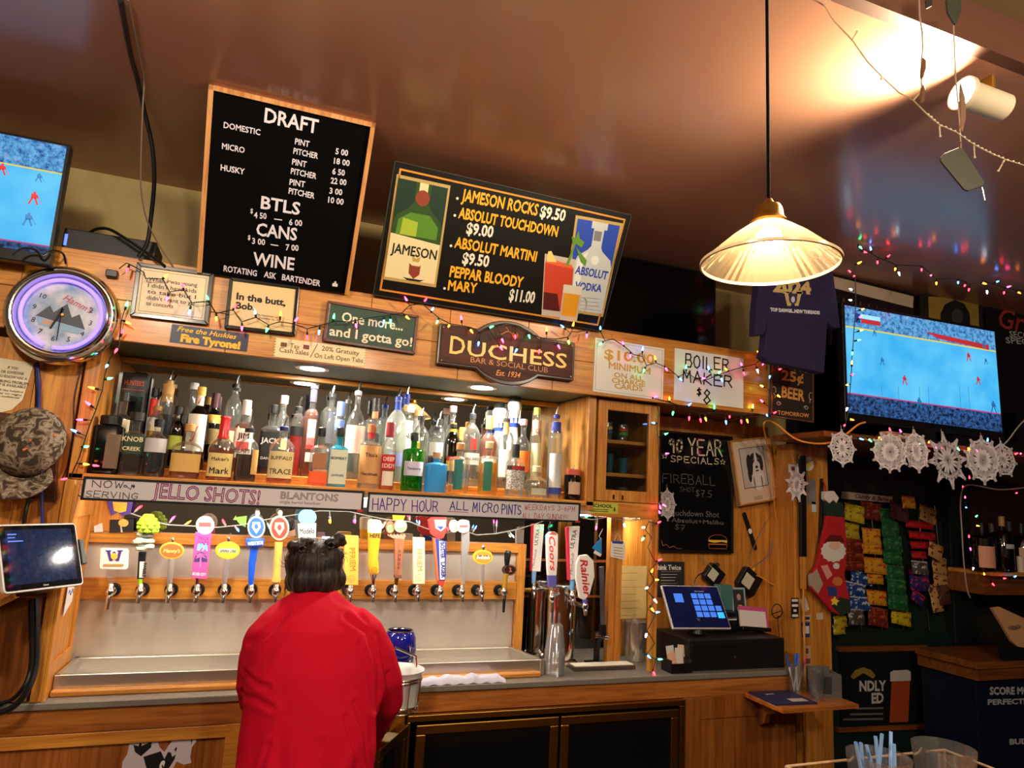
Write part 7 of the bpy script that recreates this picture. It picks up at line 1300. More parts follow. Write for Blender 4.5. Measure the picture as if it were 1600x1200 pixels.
# paper snowflakes along the television shelf
SNOW = mat('snow_paper', C(232, 222, 224), .7)
def snow(label, x, y, rx, ry, n, Y, turn, kind=0):
    p = P(x, y, Y); s_ = (P(x+10, y, Y).x-p.x)/10; o = thing('paper_snowflake', label, 'paper snowflake', p, (R(-4), R(7*math.sin(x)), R(-turn)), 'paper snowflakes'); Rr = ry*s_*.95; k = 1.0; mb = MB()
    def pt(r_, a): return (r_*math.sin(a)*rx/ry*k, r_*math.cos(a))
    for i in range(n):
        a = 2*math.pi*i/n; b = math.pi/n
        mb.ribbon([pt(.1*Rr, a), pt(.52*Rr, a-b*.62), pt(Rr, a)], Rr*.10, 0); mb.ribbon([pt(.1*Rr, a), pt(.52*Rr, a+b*.62), pt(Rr, a)], Rr*.10, 0)
        mb.ribbon([pt(.52*Rr, a+b*.62), pt(.66*Rr, a+b), pt(.52*Rr, a+2*b-b*.62)], Rr*.10, 0); mb.ribbon([pt(.7*Rr, a-b*.45), pt(.58*Rr, a), pt(.7*Rr, a+b*.45)], Rr*.08, 0)
        if kind: mb.ribbon([pt(.8*Rr, a-b*.9), pt(.9*Rr, a), pt(.8*Rr, a+b*.9)], Rr*.09, 0)
    sf = mb.build('cutout', SNOW, o, False, 0); sm = sf.modifiers.new('th', 'SOLIDIFY'); sm.thickness = .0008
    MB().cyl((0, .002, Rr*.95), (0, .004, Rr*.95+.03), .0008, n=5).build('thread', WHITE, o, False)
YW = 2.632
snow('pink lit lacy snowflake at the post end of the television shelf', 1316, 700, 19, 23, 8, YW, 10, 1); snow('half folded fan snowflake, second along the television shelf', 1391, 706, 22, 25, 12, YW, 25, 1); snow('narrow side-on snowflake, third along the television shelf', 1432, 705, 13, 25, 8, YW, 40, 1); snow('large open eight pointed star snowflake below the television', 1481, 719, 31, 32, 8, YW, 0, 0); snow('round lacy snowflake lit pink under the end of the television', 1536, 719, 21, 27, 10, YW, 20, 1); snow('small pointed star snowflake at the far end of the television shelf', 1568, 718, 17, 20, 7, YW, 10, 1)
snow('curled snowflake hung over the chalkboard edge', 1043, 788, 13, 22, 8, 3.262, 4, 1); snow('white snowflake pinned on the oak post', 1245, 757, 14, 22, 9, 3.04, 20, 0)
# ================================================================== LAMPS
pc = P(1202, 412, 1.27); o = thing('pendant_lamp', 'ribbed glass cone pendant lamp with a brass cap hanging on a long cord', 'pendant lamp', (pc.x, 1.27, pc.z))
RR = (P(1287, 412, 1.27).x-P(1118, 412, 1.27).x)/2*.985; hz = P(1200, 350, 1.27).z-pc.z; hb = P(1199, 318, 1.27).z-pc.z
def shade_mat():
    m = glass('ribbed_shade_glass', (.95, .86, .70), .2, .78, C(244, 218, 172)); return m
n = 96; rs = []
for r_, z in ((RR, 0), (RR*.985, .004), (RR*.80, hz*.30), (RR*.58, hz*.62), (RR*.38, hz*.86), (RR*.25, hz)): rs.append([((r_*(1+.010*(j % 2)))*math.cos(2*math.pi*j/n), (r_*(1+.010*(j % 2)))*math.sin(2*math.pi*j/n), z) for j in range(n)])
sh = MB().rings(rs, cap=False).build('glass_shade', shade_mat(), o, False, 0); MB().lathe([(RR*.985, -.004), (RR*1.012, -.003), (RR*1.012, .004), (RR*.985, .004), (RR*.985, -.004)], 64, cap=False).build('rim', mat('shade_rim', C(236, 206, 160), .25), o, False)
MB().lathe([(.040, hz-.004), (.046, hz+.004), (.041, hz+.010), (.036, hz+.016), (.033, hb-.016), (.028, hb-.006), (.014, hb), (.008, hb+.012)], 28).build('brass_cap', BRASS, o, False); MB().cyl((0, 0, hb+.005), (0, 0, 3.2-pc.z), .0042, n=8).build('cord', MATTE, o, False)
MB().lathe([(.012, hz-.004), (.012, hz*.86)], 12).build('socket', BRASS, o, False)
MB().ball((0, 0, hz*.60), .031, 18, 0, 1, 1, 1.12).build('bulb', mat('lit_bulb', (1, .9, .7), .4, emit=135, ecol=(1.0, .78, .50)), o, False)
sc_ = Vector((1.99, 1.335, 2.975)); o = thing('spot_lamp', 'small white can spotlight on the ceiling lighting the brown paint', 'spotlight', sc_)
ax = Vector((-.93, .10, .10)).normalized(); M4 = ax.to_track_quat('Z', 'Y').to_matrix().to_4x4()
MB().lathe([(.030, -.115), (.042, -.105), (.043, .03), (.052, .045), (.052, .058), (.048, .058), (.046, .045), (.036, .02), (.001, .02)], 26, cap=False).xf(M4).build('can', mat('can_cream', C(226, 206, 170), .4), o, False)
MB().lathe([(.001, .05), (.046, .05)], 24, cap=False).xf(M4).build('lens', mat('spot_lens', (1, 1, 1), .4, emit=60, ecol=(1, .84, .56)), o, False); MB().box(.04, .075, -.012, .012, .03, .05).box(.05, .065, -.02, .02, .045, .085).build('yoke', mat('yoke_gold', C(206, 156, 60), .3, .8), o, False, 0, .002)
so = lamp('spot_lamp_light', 'SPOT', sc_+ax*.10, 165, (1, .84, .56), .06); so.data.spot_size = R(165); so.data.spot_blend = 1.; so.rotation_euler = (ax+Vector((0, .05, .12))).to_track_quat('-Z', 'Y').to_euler()
# ================================================================== COLOURED LIGHT STRINGS
BC = {'r': (1., .02, .04), 'p': (1., .04, .22), 'o': (1., .24, .015), 'b': (.05, .22, 1.), 'g': (.04, .8, .2), 'w': (.75, .9, 1.), 'y': (.6, .9, .05)}
BM = {k: mat('bulb_'+k, c, .3, emit=16, ecol=c) for k, c in BC.items()}
BMESH = {}
def bulb_at(o, v, k, ang, s=1.):
    key = (k, s)
    if key not in BMESH:
        a = MB().lathe([(.0012, .022), (.0032, .016), (.0045, .009), (.0042, .001), (.001, 0)], 8).build('bulb', BM[k], o, False)
        if s != 1.: a.data.transform(Matrix.Scale(s, 4))
        BMESH[key] = a.data
    else:
        a = bpy.data.objects.new('bulb', BMESH[key]); COL.objects.link(a); a.parent = o
    a.location = v-o.location; a.rotation_euler = (ang[0], ang[1], 0); return a
WG = mat('wire_green', C(18, 26, 20), .5); WW = mat('wire_white', C(200, 206, 200), .5)
def string(label, wire, bulbs, Y, wm=WG, s=1., r_=.0022, sag=True):
    yy = Y if callable(Y) else (lambda x, y: Y)
    pts = [P(x, y, yy(x, y)) for x, y in wire]; o = thing('light_string', label, 'string lights', pts[0], (0, 0, 0), 'coloured string lights')
    fine = []
    for i in range(len(pts)-1):
        for k in range(3): t_ = k/3; fine.append(pts[i].lerp(pts[i+1], t_)+Vector((0, -.002*math.sin(3.14*t_), 0)))
    fine.append(pts[-1]); mb = MB(); mb.tube([p-o.location for p in fine], r_, 5)
    rg = random.Random(label); sock = mb
    for x, y, k in bulbs:
        v = P(x, y, yy(x, y)-.008); q = min(fine, key=lambda f: (f-v).length)
        d = v-q; 
        if d.length > .075: q = v-d.normalized()*.03 if False else q
        mid = (v+q)/2+Vector((0, -.004, 0)); mb.tube([q-o.location, mid-o.location, v-o.location], r_*.7, 4)
        di = (v-q).normalized() if (v-q).length > .004 else Vector((rg.uniform(-.6, .6), -.5, rg.choice((-1, 1)))).normalized()
        e = di.to_track_quat('Z', 'Y').to_euler(); b = bulb_at(o, v, k, (0, 0), s); b.rotation_euler = e
        sock.cyl(v-di*.014-o.location, v+di*.001-o.location, .0045, n=6)
    mb.build('wire', wm, o, False); return o
string('string of coloured lights draped over the framed quotes, green sign and carved sign',
 [(186, 420), (198, 411), (212, 418), (225, 426), (227, 435), (254, 436), (265, 456), (287, 453), (300, 473), (326, 471), (338, 490), (364, 484), (378, 503), (400, 496), (420, 508), (437, 503), (458, 506), (480, 514), (510, 506), (525, 502), (545, 503), (575, 497), (600, 494), (628, 489), (640, 477), (660, 475), (674, 487), (686, 497), (703, 506), (722, 509), (737, 512), (750, 520), (768, 510), (790, 505), (812, 510), (830, 522), (846, 528), (868, 530), (887, 527), (893, 518), (902, 519), (925, 514), (938, 518)],
 [(200, 419, 'r'), (257, 433, 'o'), (262, 464, 'p'), (286, 449, 'r'), (297, 484, 'b'), (325, 468, 'g'), (338, 495, 'o'), (366, 481, 'r'), (378, 510, 'p'), (399, 491, 'b'), (418, 513, 'g'), (438, 494, 'o'), (461, 502, 'p'), (480, 524, 'r'), (499, 516, 'b'), (521, 498, 'g'), (556, 506, 'p'), (610, 499, 'g'), (600, 500, 'b'), (634, 494, 'o'), (636, 470, 'p'), (663, 471, 'r'), (675, 485, 'b'), (684, 501, 'g'), (702, 508, 'o'), (721, 500, 'p'), (735, 515, 'o'), (748, 534, 'b'), (765, 512, 'g'), (805, 523, 'r'), (784, 529, 'p'), (781, 541, 'p'), (826, 523, 'g'), (808, 545, 'b'), (843, 546, 'r'), (854, 518, 'o'), (872, 539, 'p'), (881, 512, 'b'), (888, 532, 'y'), (895, 510, 'o'), (917, 522, 'p'), (938, 515, 'b')], 2.852)
string('string of coloured lights crossing the two white cards toward the header end', [(938, 518), (945, 532), (958, 530), (975, 541), (990, 554), (1003, 557), (1010, 571), (1025, 567), (1045, 576), (1060, 589), (1072, 582), (1085, 590), (1105, 593), (1125, 585), (1145, 578), (1160, 574), (1180, 569), (1190, 560), (1203, 570), (1204, 610), (1200, 650)],
 [(940, 536, 'g'), (974, 538, 'p'), (985, 554, 'p'), (1004, 548, 'b'), (1007, 577, 'g'), (1024, 562, 'o'), (1040, 575, 'p'), (1062, 591, 'b'), (1072, 576, 'g'), (1096, 591, 'p'), (1108, 578, 'b'), (1122, 584, 'g'), (1127, 591, 'b'), (1136, 578, 'o'), (1159, 571, 'p'), (1162, 581, 'r'), (1186, 553, 'o'), (1193, 567, 'p'), (1183, 577, 'w'), (1203, 587, 'b'), (1216, 578, 'r'), (1192, 604, 'y'), (1192, 628, 'p'), (1214, 617, 'o'), (1208, 646, 'r')], 2.866)
string('string of coloured lights hanging under the header over the chalkboard', [(1020, 622), (1046, 628), (1070, 638), (1092, 646), (1116, 645), (1140, 648), (1165, 648), (1180, 646), (1200, 652)],
 [(1022, 621, 'p'), (1046, 625, 'o'), (1052, 643, 'g'), (1075, 634, 'b'), (1077, 651, 'r'), (1094, 654, 'r'), (1102, 652, 'o'), (1116, 639, 'g'), (1134, 657, 'b'), (1140, 650, 'r'), (1158, 656, 'r'), (1167, 655, 'o'), (1176, 638, 'y'), (1199, 650, 'b')], 2.895)
string('coloured light string running down the glass door cabinet edge', [(1024, 624), (1029, 645), (1027, 670), (1029, 710), (1031, 760), (1033, 800)], [(1023, 661, 'b'), (1038, 679, 'g'), (1039, 709, 'p'), (1032, 795, 'p'), (1035, 788, 'p')], 2.945)
string('coloured light string wound round the slim oak post', [(1032, 805), (1026, 818), (1013, 815), (1008, 828), (1018, 840), (1012, 855), (1020, 872), (1026, 880), (1014, 892), (1022, 906), (1010, 922), (1024, 938), (1012, 952), (1024, 960), (1011, 985), (1023, 1005), (1010, 1022), (1024, 1030), (1020, 1048)],
 [(1031, 802, 'p'), (1028, 817, 'r'), (1007, 824, 'w'), (1006, 840, 'g'), (1028, 876, 'r'), (1018, 894, 'o'), (1024, 906, 'o'), (1012, 918, 'w'), (1022, 936, 'w'), (1018, 950, 'o'), (1024, 957, 'b'), (1010, 990, 'w'), (1012, 1024, 'b'), (1028, 1030, 'g'), (1021, 1050, 'r')], 2.935)
string('white wired light string looped along the mirror over the taps', [(152, 787), (175, 798), (207, 803), (235, 813), (262, 820), (300, 822), (340, 824), (380, 820), (415, 812), (450, 806), (500, 798), (545, 799), (575, 806), (605, 812), (640, 815), (662, 824), (690, 834), (722, 828), (745, 836), (775, 834), (805, 828), (838, 818), (870, 806)],
 [(188, 800, 'p'), (215, 795, 'r'), (240, 830, 'g'), (268, 812, 'p'), (292, 818, 'o'), (312, 826, 'w'), (350, 817, 'r'), (370, 826, 'b'), (420, 822, 'g'), (470, 808, 'w'), (516, 812, 'o'), (555, 812, 'p'), (600, 820, 'w'), (640, 808, 'r'), (655, 818, 'b'), (700, 828, 'r'), (742, 826, 'b'), (776, 818, 'p'), (800, 836, 'w'), (845, 824, 'g')], 3.262, WW, .8)
string('white wired light string under the glass door cabinet', [(905, 808), (925, 812), (950, 808), (985, 814), (1010, 810)], [(915, 808, 'g'), (932, 822, 'p'), (948, 806, 'p'), (975, 818, 'w'), (994, 808, 'y')], 3.0, WW, .9)
string('coloured light string trailing down the plank wall beside the niche', [(190, 500), (186, 540), (172, 560), (164, 585), (160, 610), (150, 640), (140, 665), (132, 690), (124, 715), (112, 742), (108, 758), (120, 772), (132, 780)],
 [(197, 479, 'g'), (197, 503, 'o'), (190, 521, 'r'), (183, 545, 'r'), (168, 570, 'b'), (168, 592, 'g'), (148, 607, 'o'), (141, 633, 'p'), (130, 656, 'p'), (120, 675, 'b'), (132, 698, 'g'), (130, 725, 'o'), (145, 727, 'r'), (105, 748, 'r'), (110, 776, 'p')], lambda x, y: 2.875 if y < 550 else 2.925)
TVY = lambda x, y: 2.53+(y-385)/265*.14
string('coloured light string hanging from the ceiling down the edge of the big television', [(1341, 383), (1338, 405), (1336, 430), (1337, 470), (1334, 520), (1331, 560), (1329, 600), (1325, 645), (1318, 672)],
 [(1343, 385, 'g'), (1349, 393, 'r'), (1340, 412, 'o'), (1329, 425, 'r'), (1335, 431, 'r'), (1331, 453, 'w'), (1330, 469, 'w'), (1345, 484, 'o'), (1342, 497, 'p'), (1343, 517, 'o'), (1339, 532, 'b'), (1332, 550, 'g'), (1331, 569, 'o'), (1331, 586, 'r'), (1325, 601, 'o'), (1324, 637, 'w'), (1328, 655, 'o'), (1320, 664, 'r')], TVY)
string('coloured light string swagged along the ceiling over the big television', [(1343, 386), (1371, 402), (1400, 414), (1440, 416), (1463, 436), (1497, 436), (1515, 444), (1540, 440), (1570, 450), (1605, 456)],
 [(1361, 391, 'b'), (1371, 408, 'r'), (1386, 402, 'r'), (1399, 419, 'o'), (1404, 425, 'w'), (1440, 420, 'r'), (1455, 430, 'p'), (1463, 441, 'o'), (1497, 440, 'b'), (1508, 445, 'r'), (1514, 451, 'r'), (1535, 442, 'o'), (1542, 454, 'w'), (1556, 441, 'b'), (1569, 456, 'r'), (1573, 449, 'p'), (1590, 456, 'o')], 2.53)
string('coloured light string along the edge of the television shelf', [(1312, 676), (1340, 684), (1360, 683), (1376, 680), (1400, 676), (1430, 687), (1453, 688), (1480, 693), (1512, 698), (1535, 698), (1555, 705), (1580, 712), (1602, 708)],
 [(1317, 688, 'p'), (1343, 685, 'b'), (1357, 686, 'g'), (1373, 683, 'o'), (1391, 673, 'r'), (1408, 675, 'p'), (1437, 691, 'g'), (1452, 690, 'o'), (1463, 696, 'p'), (1471, 698, 'r'), (1480, 694, 'w'), (1495, 699, 'g'), (1513, 700, 'o'), (1523, 701, 'p'), (1531, 702, 'r'), (1543, 690, 'b'), (1555, 707, 'w'), (1580, 714, 'o'), (1585, 710, 'r'), (1595, 709, 'p')], 2.675)
string('coloured light string around the wine shelf', [(1592, 768), (1560, 762), (1520, 750), (1506, 765), (1508, 780), (1512, 800), (1520, 820), (1514, 845), (1517, 870), (1524, 890), (1545, 905), (1570, 904), (1598, 905)],
 [(1589, 770, 'r'), (1515, 748, 'r'), (1505, 762, 'r'), (1508, 778, 'p'), (1510, 793, 'b'), (1524, 808, 'g'), (1525, 821, 'o'), (1514, 840, 'r'), (1516, 856, 'p'), (1521, 887, 'w'), (1538, 898, 'o'), (1550, 911, 'r'), (1567, 904, 'r'), (1584, 902, 'b')], 3.135)
# ================================================================== CORDS AND HANGING THINGS
def cord(label, pts, r_, m, cat='cable', name='cable'):
    v = [Vector(p) for p in pts]; f = []
    for i in range(len(v)-1):  # smooth through the points
        a, b, c, d = v[max(i-1, 0)], v[i], v[i+1], v[min(i+2, len(v)-1)]
        for k in range(5): t_ = k/5; f.append(.5*((2*b)+(c-a)*t_+(2*a-5*b+4*c-d)*t_*t_+(3*b-a-3*c+d)*t_**3))
    f.append(v[-1]); o = tag(MB().tube(f, r_, 7).build(name, m, None), label, cat); return o
ceil_pts = lambda L: [P(x, y, Z=CZ-.006) for x, y in L]
cord('thick black cable along the ceiling dropping behind the framed quote', ceil_pts([(188, 0), (196, 45), (205, 90), (216, 130)])+[P(226, 175, 2.66), P(238, 230, 2.72), P(241, 285, 2.78), P(236, 340, 2.84), P(230, 380, 2.87), P(216, 402, 2.885)], .008, BLACK)
cord('thin grey wire hanging from the ceiling beside the thick black cable', ceil_pts([(200, 0), (210, 50), (219, 95), (225, 128)])+[P(223, 165, 2.58), P(220, 250, 2.66), P(221, 300, 2.72), P(230, 345, 2.79), P(250, 385, 2.87), P(270, 415, 2.878)], .0028, K(110, 90, 80))
cord('black lead arching from the cable box over to the framed quote', [P(137, 366, 3.0), P(150, 358, 2.93), P(170, 358, 2.90), P(195, 372, 2.88), P(225, 392, 2.875), P(258, 416, 2.87)], .006, BLACK)
cord('black lead hanging from the small television beside the neon clock', [P(20, 398, 2.72), P(35, 388, 2.74), P(55, 390, 2.76), P(66, 400, 2.77), P(80, 392, 2.79), P(98, 396, 2.86), P(103, 412, 2.885)], .004, BLACK)
o = thing('power_plug', 'black plug of the coloured light string hanging by the neon clock', 'plug', P(175, 428, 2.885)); MB().box(-.02, .02, -.012, .012, -.014, .014).build('body', BLACK, o, False, 0, .003)
cord('black cable down the plank wall from the neon clock past the cap', [P(56, 568, 2.955), P(58, 610, 2.95), P(56, 650, 2.925), P(50, 700, 2.925), P(48, 760, 2.925), P(40, 800, 2.92), P(36, 830, 2.86)], .007, BLACK); cord('blue cable down the plank wall from the neon clock to the order tablet', [P(58, 566, 2.952), P(61, 600, 2.95), P(61, 640, 2.925), P(63, 700, 2.925), P(65, 760, 2.925), P(66, 800, 2.92), P(66, 835, 2.84)], .0055, K(40, 50, 130, .4))
cord('thin dark wire strung down the planks beside the niche', [P(128, 570, 2.965), P(116, 620, 2.96), P(114, 680, 2.96), P(108, 720, 2.96), P(96, 750, 2.96)], .002, BLACK)
cord('black cable looping out from below the tablet shelf onto the counter', [P(48, 938, 2.89), P(49, 980, 2.89), P(49, 1020, 2.885), P(46, 1050, 2.88), P(36, 1075, 2.86), P(15, 1095, 2.87), P(-20, 1103, 2.88)], .007, BLACK)
cord('thick black hose on the counter by the return panel', [P(57, 934, 2.86), P(58, 985, 2.85), P(56, 1040, 2.84), P(42, 1080, 2.82), P(15, 1108, 2.81), P(-25, 1118, 2.81)], .010, BLACK)
cord('orange extension cord sagging from the planks to the television shelf', [P(1198, 690, 3.1), P(1193, 665, 2.98), P(1200, 657, 2.96), P(1215, 664, 2.9), P(1240, 684, 2.84), P(1265, 692, 2.78), P(1295, 692, 2.685), P(1320, 680, 2.68), P(1340, 664, 2.68), P(1352, 660, 2.68)], .005, K(236, 150, 50))
cord('orange cord hanging down the planks beside the dog drawing', [P(1194, 678, 3.2), P(1204, 715, 3.2), P(1208, 760, 3.2), P(1211, 800, 3.23), P(1218, 836, 3.27)], .0035, K(226, 140, 60))
cord('yellow cable curling from the network box to the round photo sticker', [P(1182, 899, 3.25), P(1195, 905, 3.25), P(1210, 914, 3.26), P(1225, 908, 3.27), P(1233, 890, 3.27)], .0035, K(230, 170, 50))
cord('grey cable down the planks to the network box over the folder', [P(1210, 795, 3.27), P(1209, 840, 3.27), P(1200, 868, 3.27), P(1182, 882, 3.26), P(1172, 888, 3.26)], .003, K(110, 100, 130)); cord('pair of thin wires crossing the planks by the bar blade', [P(1207, 800, 3.28), P(1190, 830, 3.28), P(1176, 860, 3.27), P(1170, 884, 3.26)], .002, K(130, 110, 90))
cord('thin cable from the chalkboard down to the first network box', [P(1092, 866, 3.28), P(1100, 875, 3.27), P(1108, 882, 3.26), P(1113, 888, 3.25)], .0025, K(150, 120, 110)); cord('black cable curling down from the first network box', [P(1104, 892, 3.25), P(1090, 900, 3.26), P(1083, 915, 3.26), P(1082, 925, 3.26)], .003, BLACK)
cord('coiled black cable beside the pink edged folder', [P(1205, 960, 3.2)]+[P(1214+8*math.cos(a*.7), 955+11*math.sin(a*.7), 3.15) for a in range(12)]+[P(1218, 998, 3.12)], .0028, BLACK)
cord('bundle of grey wires looped at the top of the oak post', [P(1250, 730, 3.08), P(1240, 712, 3.06), P(1252, 697, 3.05), P(1270, 693, 3.05), P(1277, 691, 3.05), P(1262, 698, 3.06), P(1248, 716, 3.07), P(1268, 720, 3.07), P(1285, 690, 3.06)], .003, K(120, 104, 92))
cord('white cord tangled at the far end of the television shelf', [P(1562, 700, 2.69), P(1575, 688, 2.7), P(1590, 668, 2.72), P(1602, 655, 2.75)], .004, K(196, 186, 176)); cord('white cord running down beside the wine shelf', [P(1600, 762, 3.12), P(1560, 765, 3.12), P(1512, 758, 3.12), P(1501, 780, 3.12), P(1503, 830, 3.12), P(1506, 880, 3.12), P(1511, 920, 3.12), P(1516, 934, 3.12)], .0045, K(170, 150, 140))
# twinkle garland and fishing-lure like ornaments near the ceiling edge
gp = [P(1262, -12, 1.33), P(1288, 9, 1.3), P(1303, 33, 1.28), P(1331, 62, 1.25), P(1355, 96, 1.22), P(1378, 120, 1.2), P(1405, 145, 1.18), P(1427, 157, 1.17), P(1450, 180, 1.16), P(1468, 195, 1.15), P(1495, 207, 1.15), P(1522, 226, 1.15), P(1545, 238, 1.15), P(1570, 249, 1.15), P(1602, 259, 1.15)]
o = thing('twinkle_garland', 'clear wired twinkle garland strung across the corner of the ceiling', 'garland', gp[0]); MB().tube([p-gp[0] for p in gp], .0018, 6).build('wire', K(176, 150, 116), o, False)
mb = MB(); rg = random.Random(6)
for x, y, dx, dy in ((1288, 9, 12, -12), (1331, 62, 8, -12), (1378, 120, -1, 3), (1427, 157, 12, -14), (1450, 180, 5, 3), (1468, 197, 1, 16), (1522, 226, 1, 20), (1570, 249, -10, 18)):
    mb.mark(); a, b = P(x, y, 1.17), P(x+dx, y+dy, 1.165); mb.tube([a-gp[0], b-gp[0]], [.0022, .0018], 5); mb.ball(b-gp[0], .0035, 6)
mb.build('twig', K(190, 170, 140), o, False)
mb = MB()
for k in range(22): i = 8+k*.27; j = min(13, int(i)); p = gp[j].lerp(gp[j+1], i-int(i)); mb.ball(p-gp[0]+Vector((0, -.001, rg.uniform(-.001, .002))), .0030, 5)
mb.build('bead', K(214, 200, 176), o, False)
def drop(label, top, beads, leaf, lab_c):
    a = P(*top, 1.15); o = thing('hanging_ornament', label, 'ornament', a); mb = MB(); pts = [P(x, y, 1.15)-a for x, y in beads]; mb.tube(pts, .0022, 5); mb.build('bead_string', K(150, 128, 104), o, False)
    for lf in leaf: slab(MB(), o, lf, .008, 1.15).build('leaf', K(*lab_c, .5), o, False, 0, .003)
drop('beaded string with two dark leaf shaped drops at the garland', (1436, -4), [(1436, 0), (1437, 25), (1441, 50), (1442, 75), (1440, 92), (1440, 130), (1441, 140)], [[(1440, 90), (1446, 95), (1446, 108), (1441, 124), (1438, 122)], [(1441, 132), (1445, 142), (1443, 160), (1438, 162), (1438, 145)]], (96, 60, 40))
drop('beaded string with a long brown leaf drop beside the spotlight', (1490, 38), [(1490, 40), (1492, 90), (1493, 120), (1497, 160), (1500, 200), (1501, 222)], [[(1500, 130), (1507, 155), (1508, 185), (1503, 208), (1499, 200)]], (120, 84, 60))
drop('dark green leaf hung from the ceiling edge', (1488, -6), [(1489, -6), (1489, 2)], [[(1478, 0), (1500, 0), (1501, 18), (1492, 40), (1480, 20)]], (44, 48, 36))
drop('small black drop hanging at the ceiling edge', (1450, -6), [(1451, -6), (1451, 6)], [[(1446, 0), (1456, 0), (1455, 10), (1448, 14)]], (30, 24, 22))
o = thing('hanging_tag', 'dark olive rectangular tag with rounded corners hanging from the garland', 'tag', P(1503, 265, 1.15)); slab(MB(), o, [(1469, 247), (1475, 240), (1497, 231), (1503, 232), (1507, 238), (1537, 285), (1536, 291), (1512, 299), (1506, 297), (1470, 253)], .006, 1.15).build('tag', mat('olive_tag', C(54, 50, 30), .5), o, False, 0, .002)
mb = MB(); mb.tube([P(1502, 222, 1.15)-o.location, P(1502, 233, 1.148)-o.location], .0018, 5).mark().mark().tube([P(1534, 292, 1.15)-o.location, P(1537, 303, 1.15)-o.location, P(1539, 315, 1.15)-o.location], .0015, 5); mb.ball(P(1539, 314, 1.15)-o.location, .003, 6); mb.build('chain', CHROME, o, False)
# ================================================================== LEFT END
T = thing('order_tablet', 'order tablet in a pale frame standing on the small oak shelf, streaked by a reflection', 'tablet', (-.64, 2.74, 1.381), (-.38, 0, .92)); 
MB().prism(rrect(-.142, .142, -.112, .112, .014), .0, .014).build('housing', K(206, 200, 196, .25), T, False, 0, .002); MB().prism(rrect(-.136, .136, -.106, .106, .008), -.0015, 0).build('bezel', mat('tablet_glass', C(12, 12, 14), .05), T, False, 0)
MB().box(-.118, .118, -.002, -.0015, -.088, .092).build('screen', mat('tablet_screen', C(20, 26, 46), .06, emit=.10, ecol=C(60, 90, 160), noise=.6, nscale=60), T, False, 0)
mb = MB(); 
for k, (w_, z) in enumerate(((.03, .075), (.024, .064), (.05, .052))): mb.flat([(-.112, z), (-.112+w_, z), (-.112+w_, z+.004), (-.112, z+.004)], -.0024)
mb.build('menu_lines', mat('menu_blue', C(60, 100, 220), emit=.6, ecol=C(60, 100, 220)), T, False, 0)
mb = MB(); text(mb, 'Clover', (.0,), None, -.1, .005, y=-.0021, bold=.02); mb.build('lettering', K(180, 176, 176), T, False, 0)
MB().box(.142, .162, -.006, .04, -.04, .05).build('card_reader', BLACK, T, False, 0, .003); MB().box(-.05, .05, .014, .07, -.112, -.06).build('stand', BLACK, T, False, 0, .004)
o = thing('cap_board', 'dark stained board screwed to the plank wall behind the camouflage cap', 'board', P(30, 715, 2.955)); slab(MB(), o, [(-40, 640), (93, 654), (88, 783), (-45, 770)], .022, 2.956).build('panel', wood('board_dark', C(96, 56, 34), C(62, 34, 20), 'X'), o, False, 0, .003); MB().cyl((0, -.011, .09), (0, -.06, .095), .007).build('peg', OAKD, o, False)
o = thing('camouflage_cap', 'camouflage baseball cap with orange lettering hung on the dark board', 'cap', P(46, 690, 2.88)); CAMO = None
def camo():
    m, N, L, b = newmat('camouflage'); tc = N.new('ShaderNodeTexCoord'); n = N.new('ShaderNodeTexNoise'); n.inputs['Scale'].default_value = 26; n.inputs['Detail'].default_value = 3; n.inputs['Distortion'].default_value = 1.5; L.new(tc.outputs['Object'], n.inputs['Vector'])
    rp = N.new('ShaderNodeValToRGB'); rp.color_ramp.interpolation = 'CONSTANT'; e = rp.color_ramp.elements; e[0].color = (*C(58, 44, 34), 1); e[1].position = .46; e[1].color = (*C(112, 96, 78), 1); x = e.new(.55); x.color = (*C(150, 136, 116), 1); x = e.new(.63); x.color = (*C(84, 70, 54), 1); L.new(n.outputs[0], rp.inputs[0]); L.new(rp.outputs[0], b.inputs['Base Color']); b.inputs['Roughness'].default_value = .9; return m
CAMO = camo(); n = 20; rs = []
for i in range(9): a = math.pi/2*i/8; rs.append([(.112*math.cos(a)**.8*math.cos(2*math.pi*j/n)*(1 if i < 8 else .02), -.075*math.sin(a), .125*math.cos(a)**.8*math.sin(2*math.pi*j/n)) for j in range(n)])
mb = MB(); mb.rings(rs, cap=False); mb.xf(Matrix.Rotation(R(18), 4, 'Y')); fixn(mb.build('crown', CAMO, o, False, 60)); mb = MB()
def brim(u, v): a = R(200+118*u); r0 = .112; return ((r0+(.085*v)*math.sin(math.pi*u)**.5)*math.cos(a), .0-.045*v*math.sin(math.pi*u)-.012, (r0+.02+(.075*v)*math.sin(math.pi*u)**.5)*math.sin(a))
mb.grid(14, 5, brim); b = mb.build('brim', CAMO, o, False, 60); sm = b.modifiers.new('t', 'SOLIDIFY'); sm.thickness = .004
mb = MB(); mb.tube([(.02+.010*k, -.072+.0035*k, .0+.012*math.sin(k*2.2)+.003*k) for k in range(8)], .0042, 6); mb.mark(); mb.tube([(.005+.010*k, -.074+.0035*k, -.034+.010*math.sin(k*2.6)+.003*k) for k in range(6)], .0042, 6); mb.build('orange_embroidery', K(236, 110, 60), o, False); MB().ball((0, -.076, .0), .006, 8).build('button', CAMO, o, False); mb = MB(); mb.tube([(-.10, -.02, .03), (-.05, -.065, .02), (0, -.077, 0)], .0015, 4).tube([(0, -.077, 0), (.03, -.06, .07), (.04, -.02, .115)], .0015, 4); mb.build('seam', K(60, 50, 40), o, False)
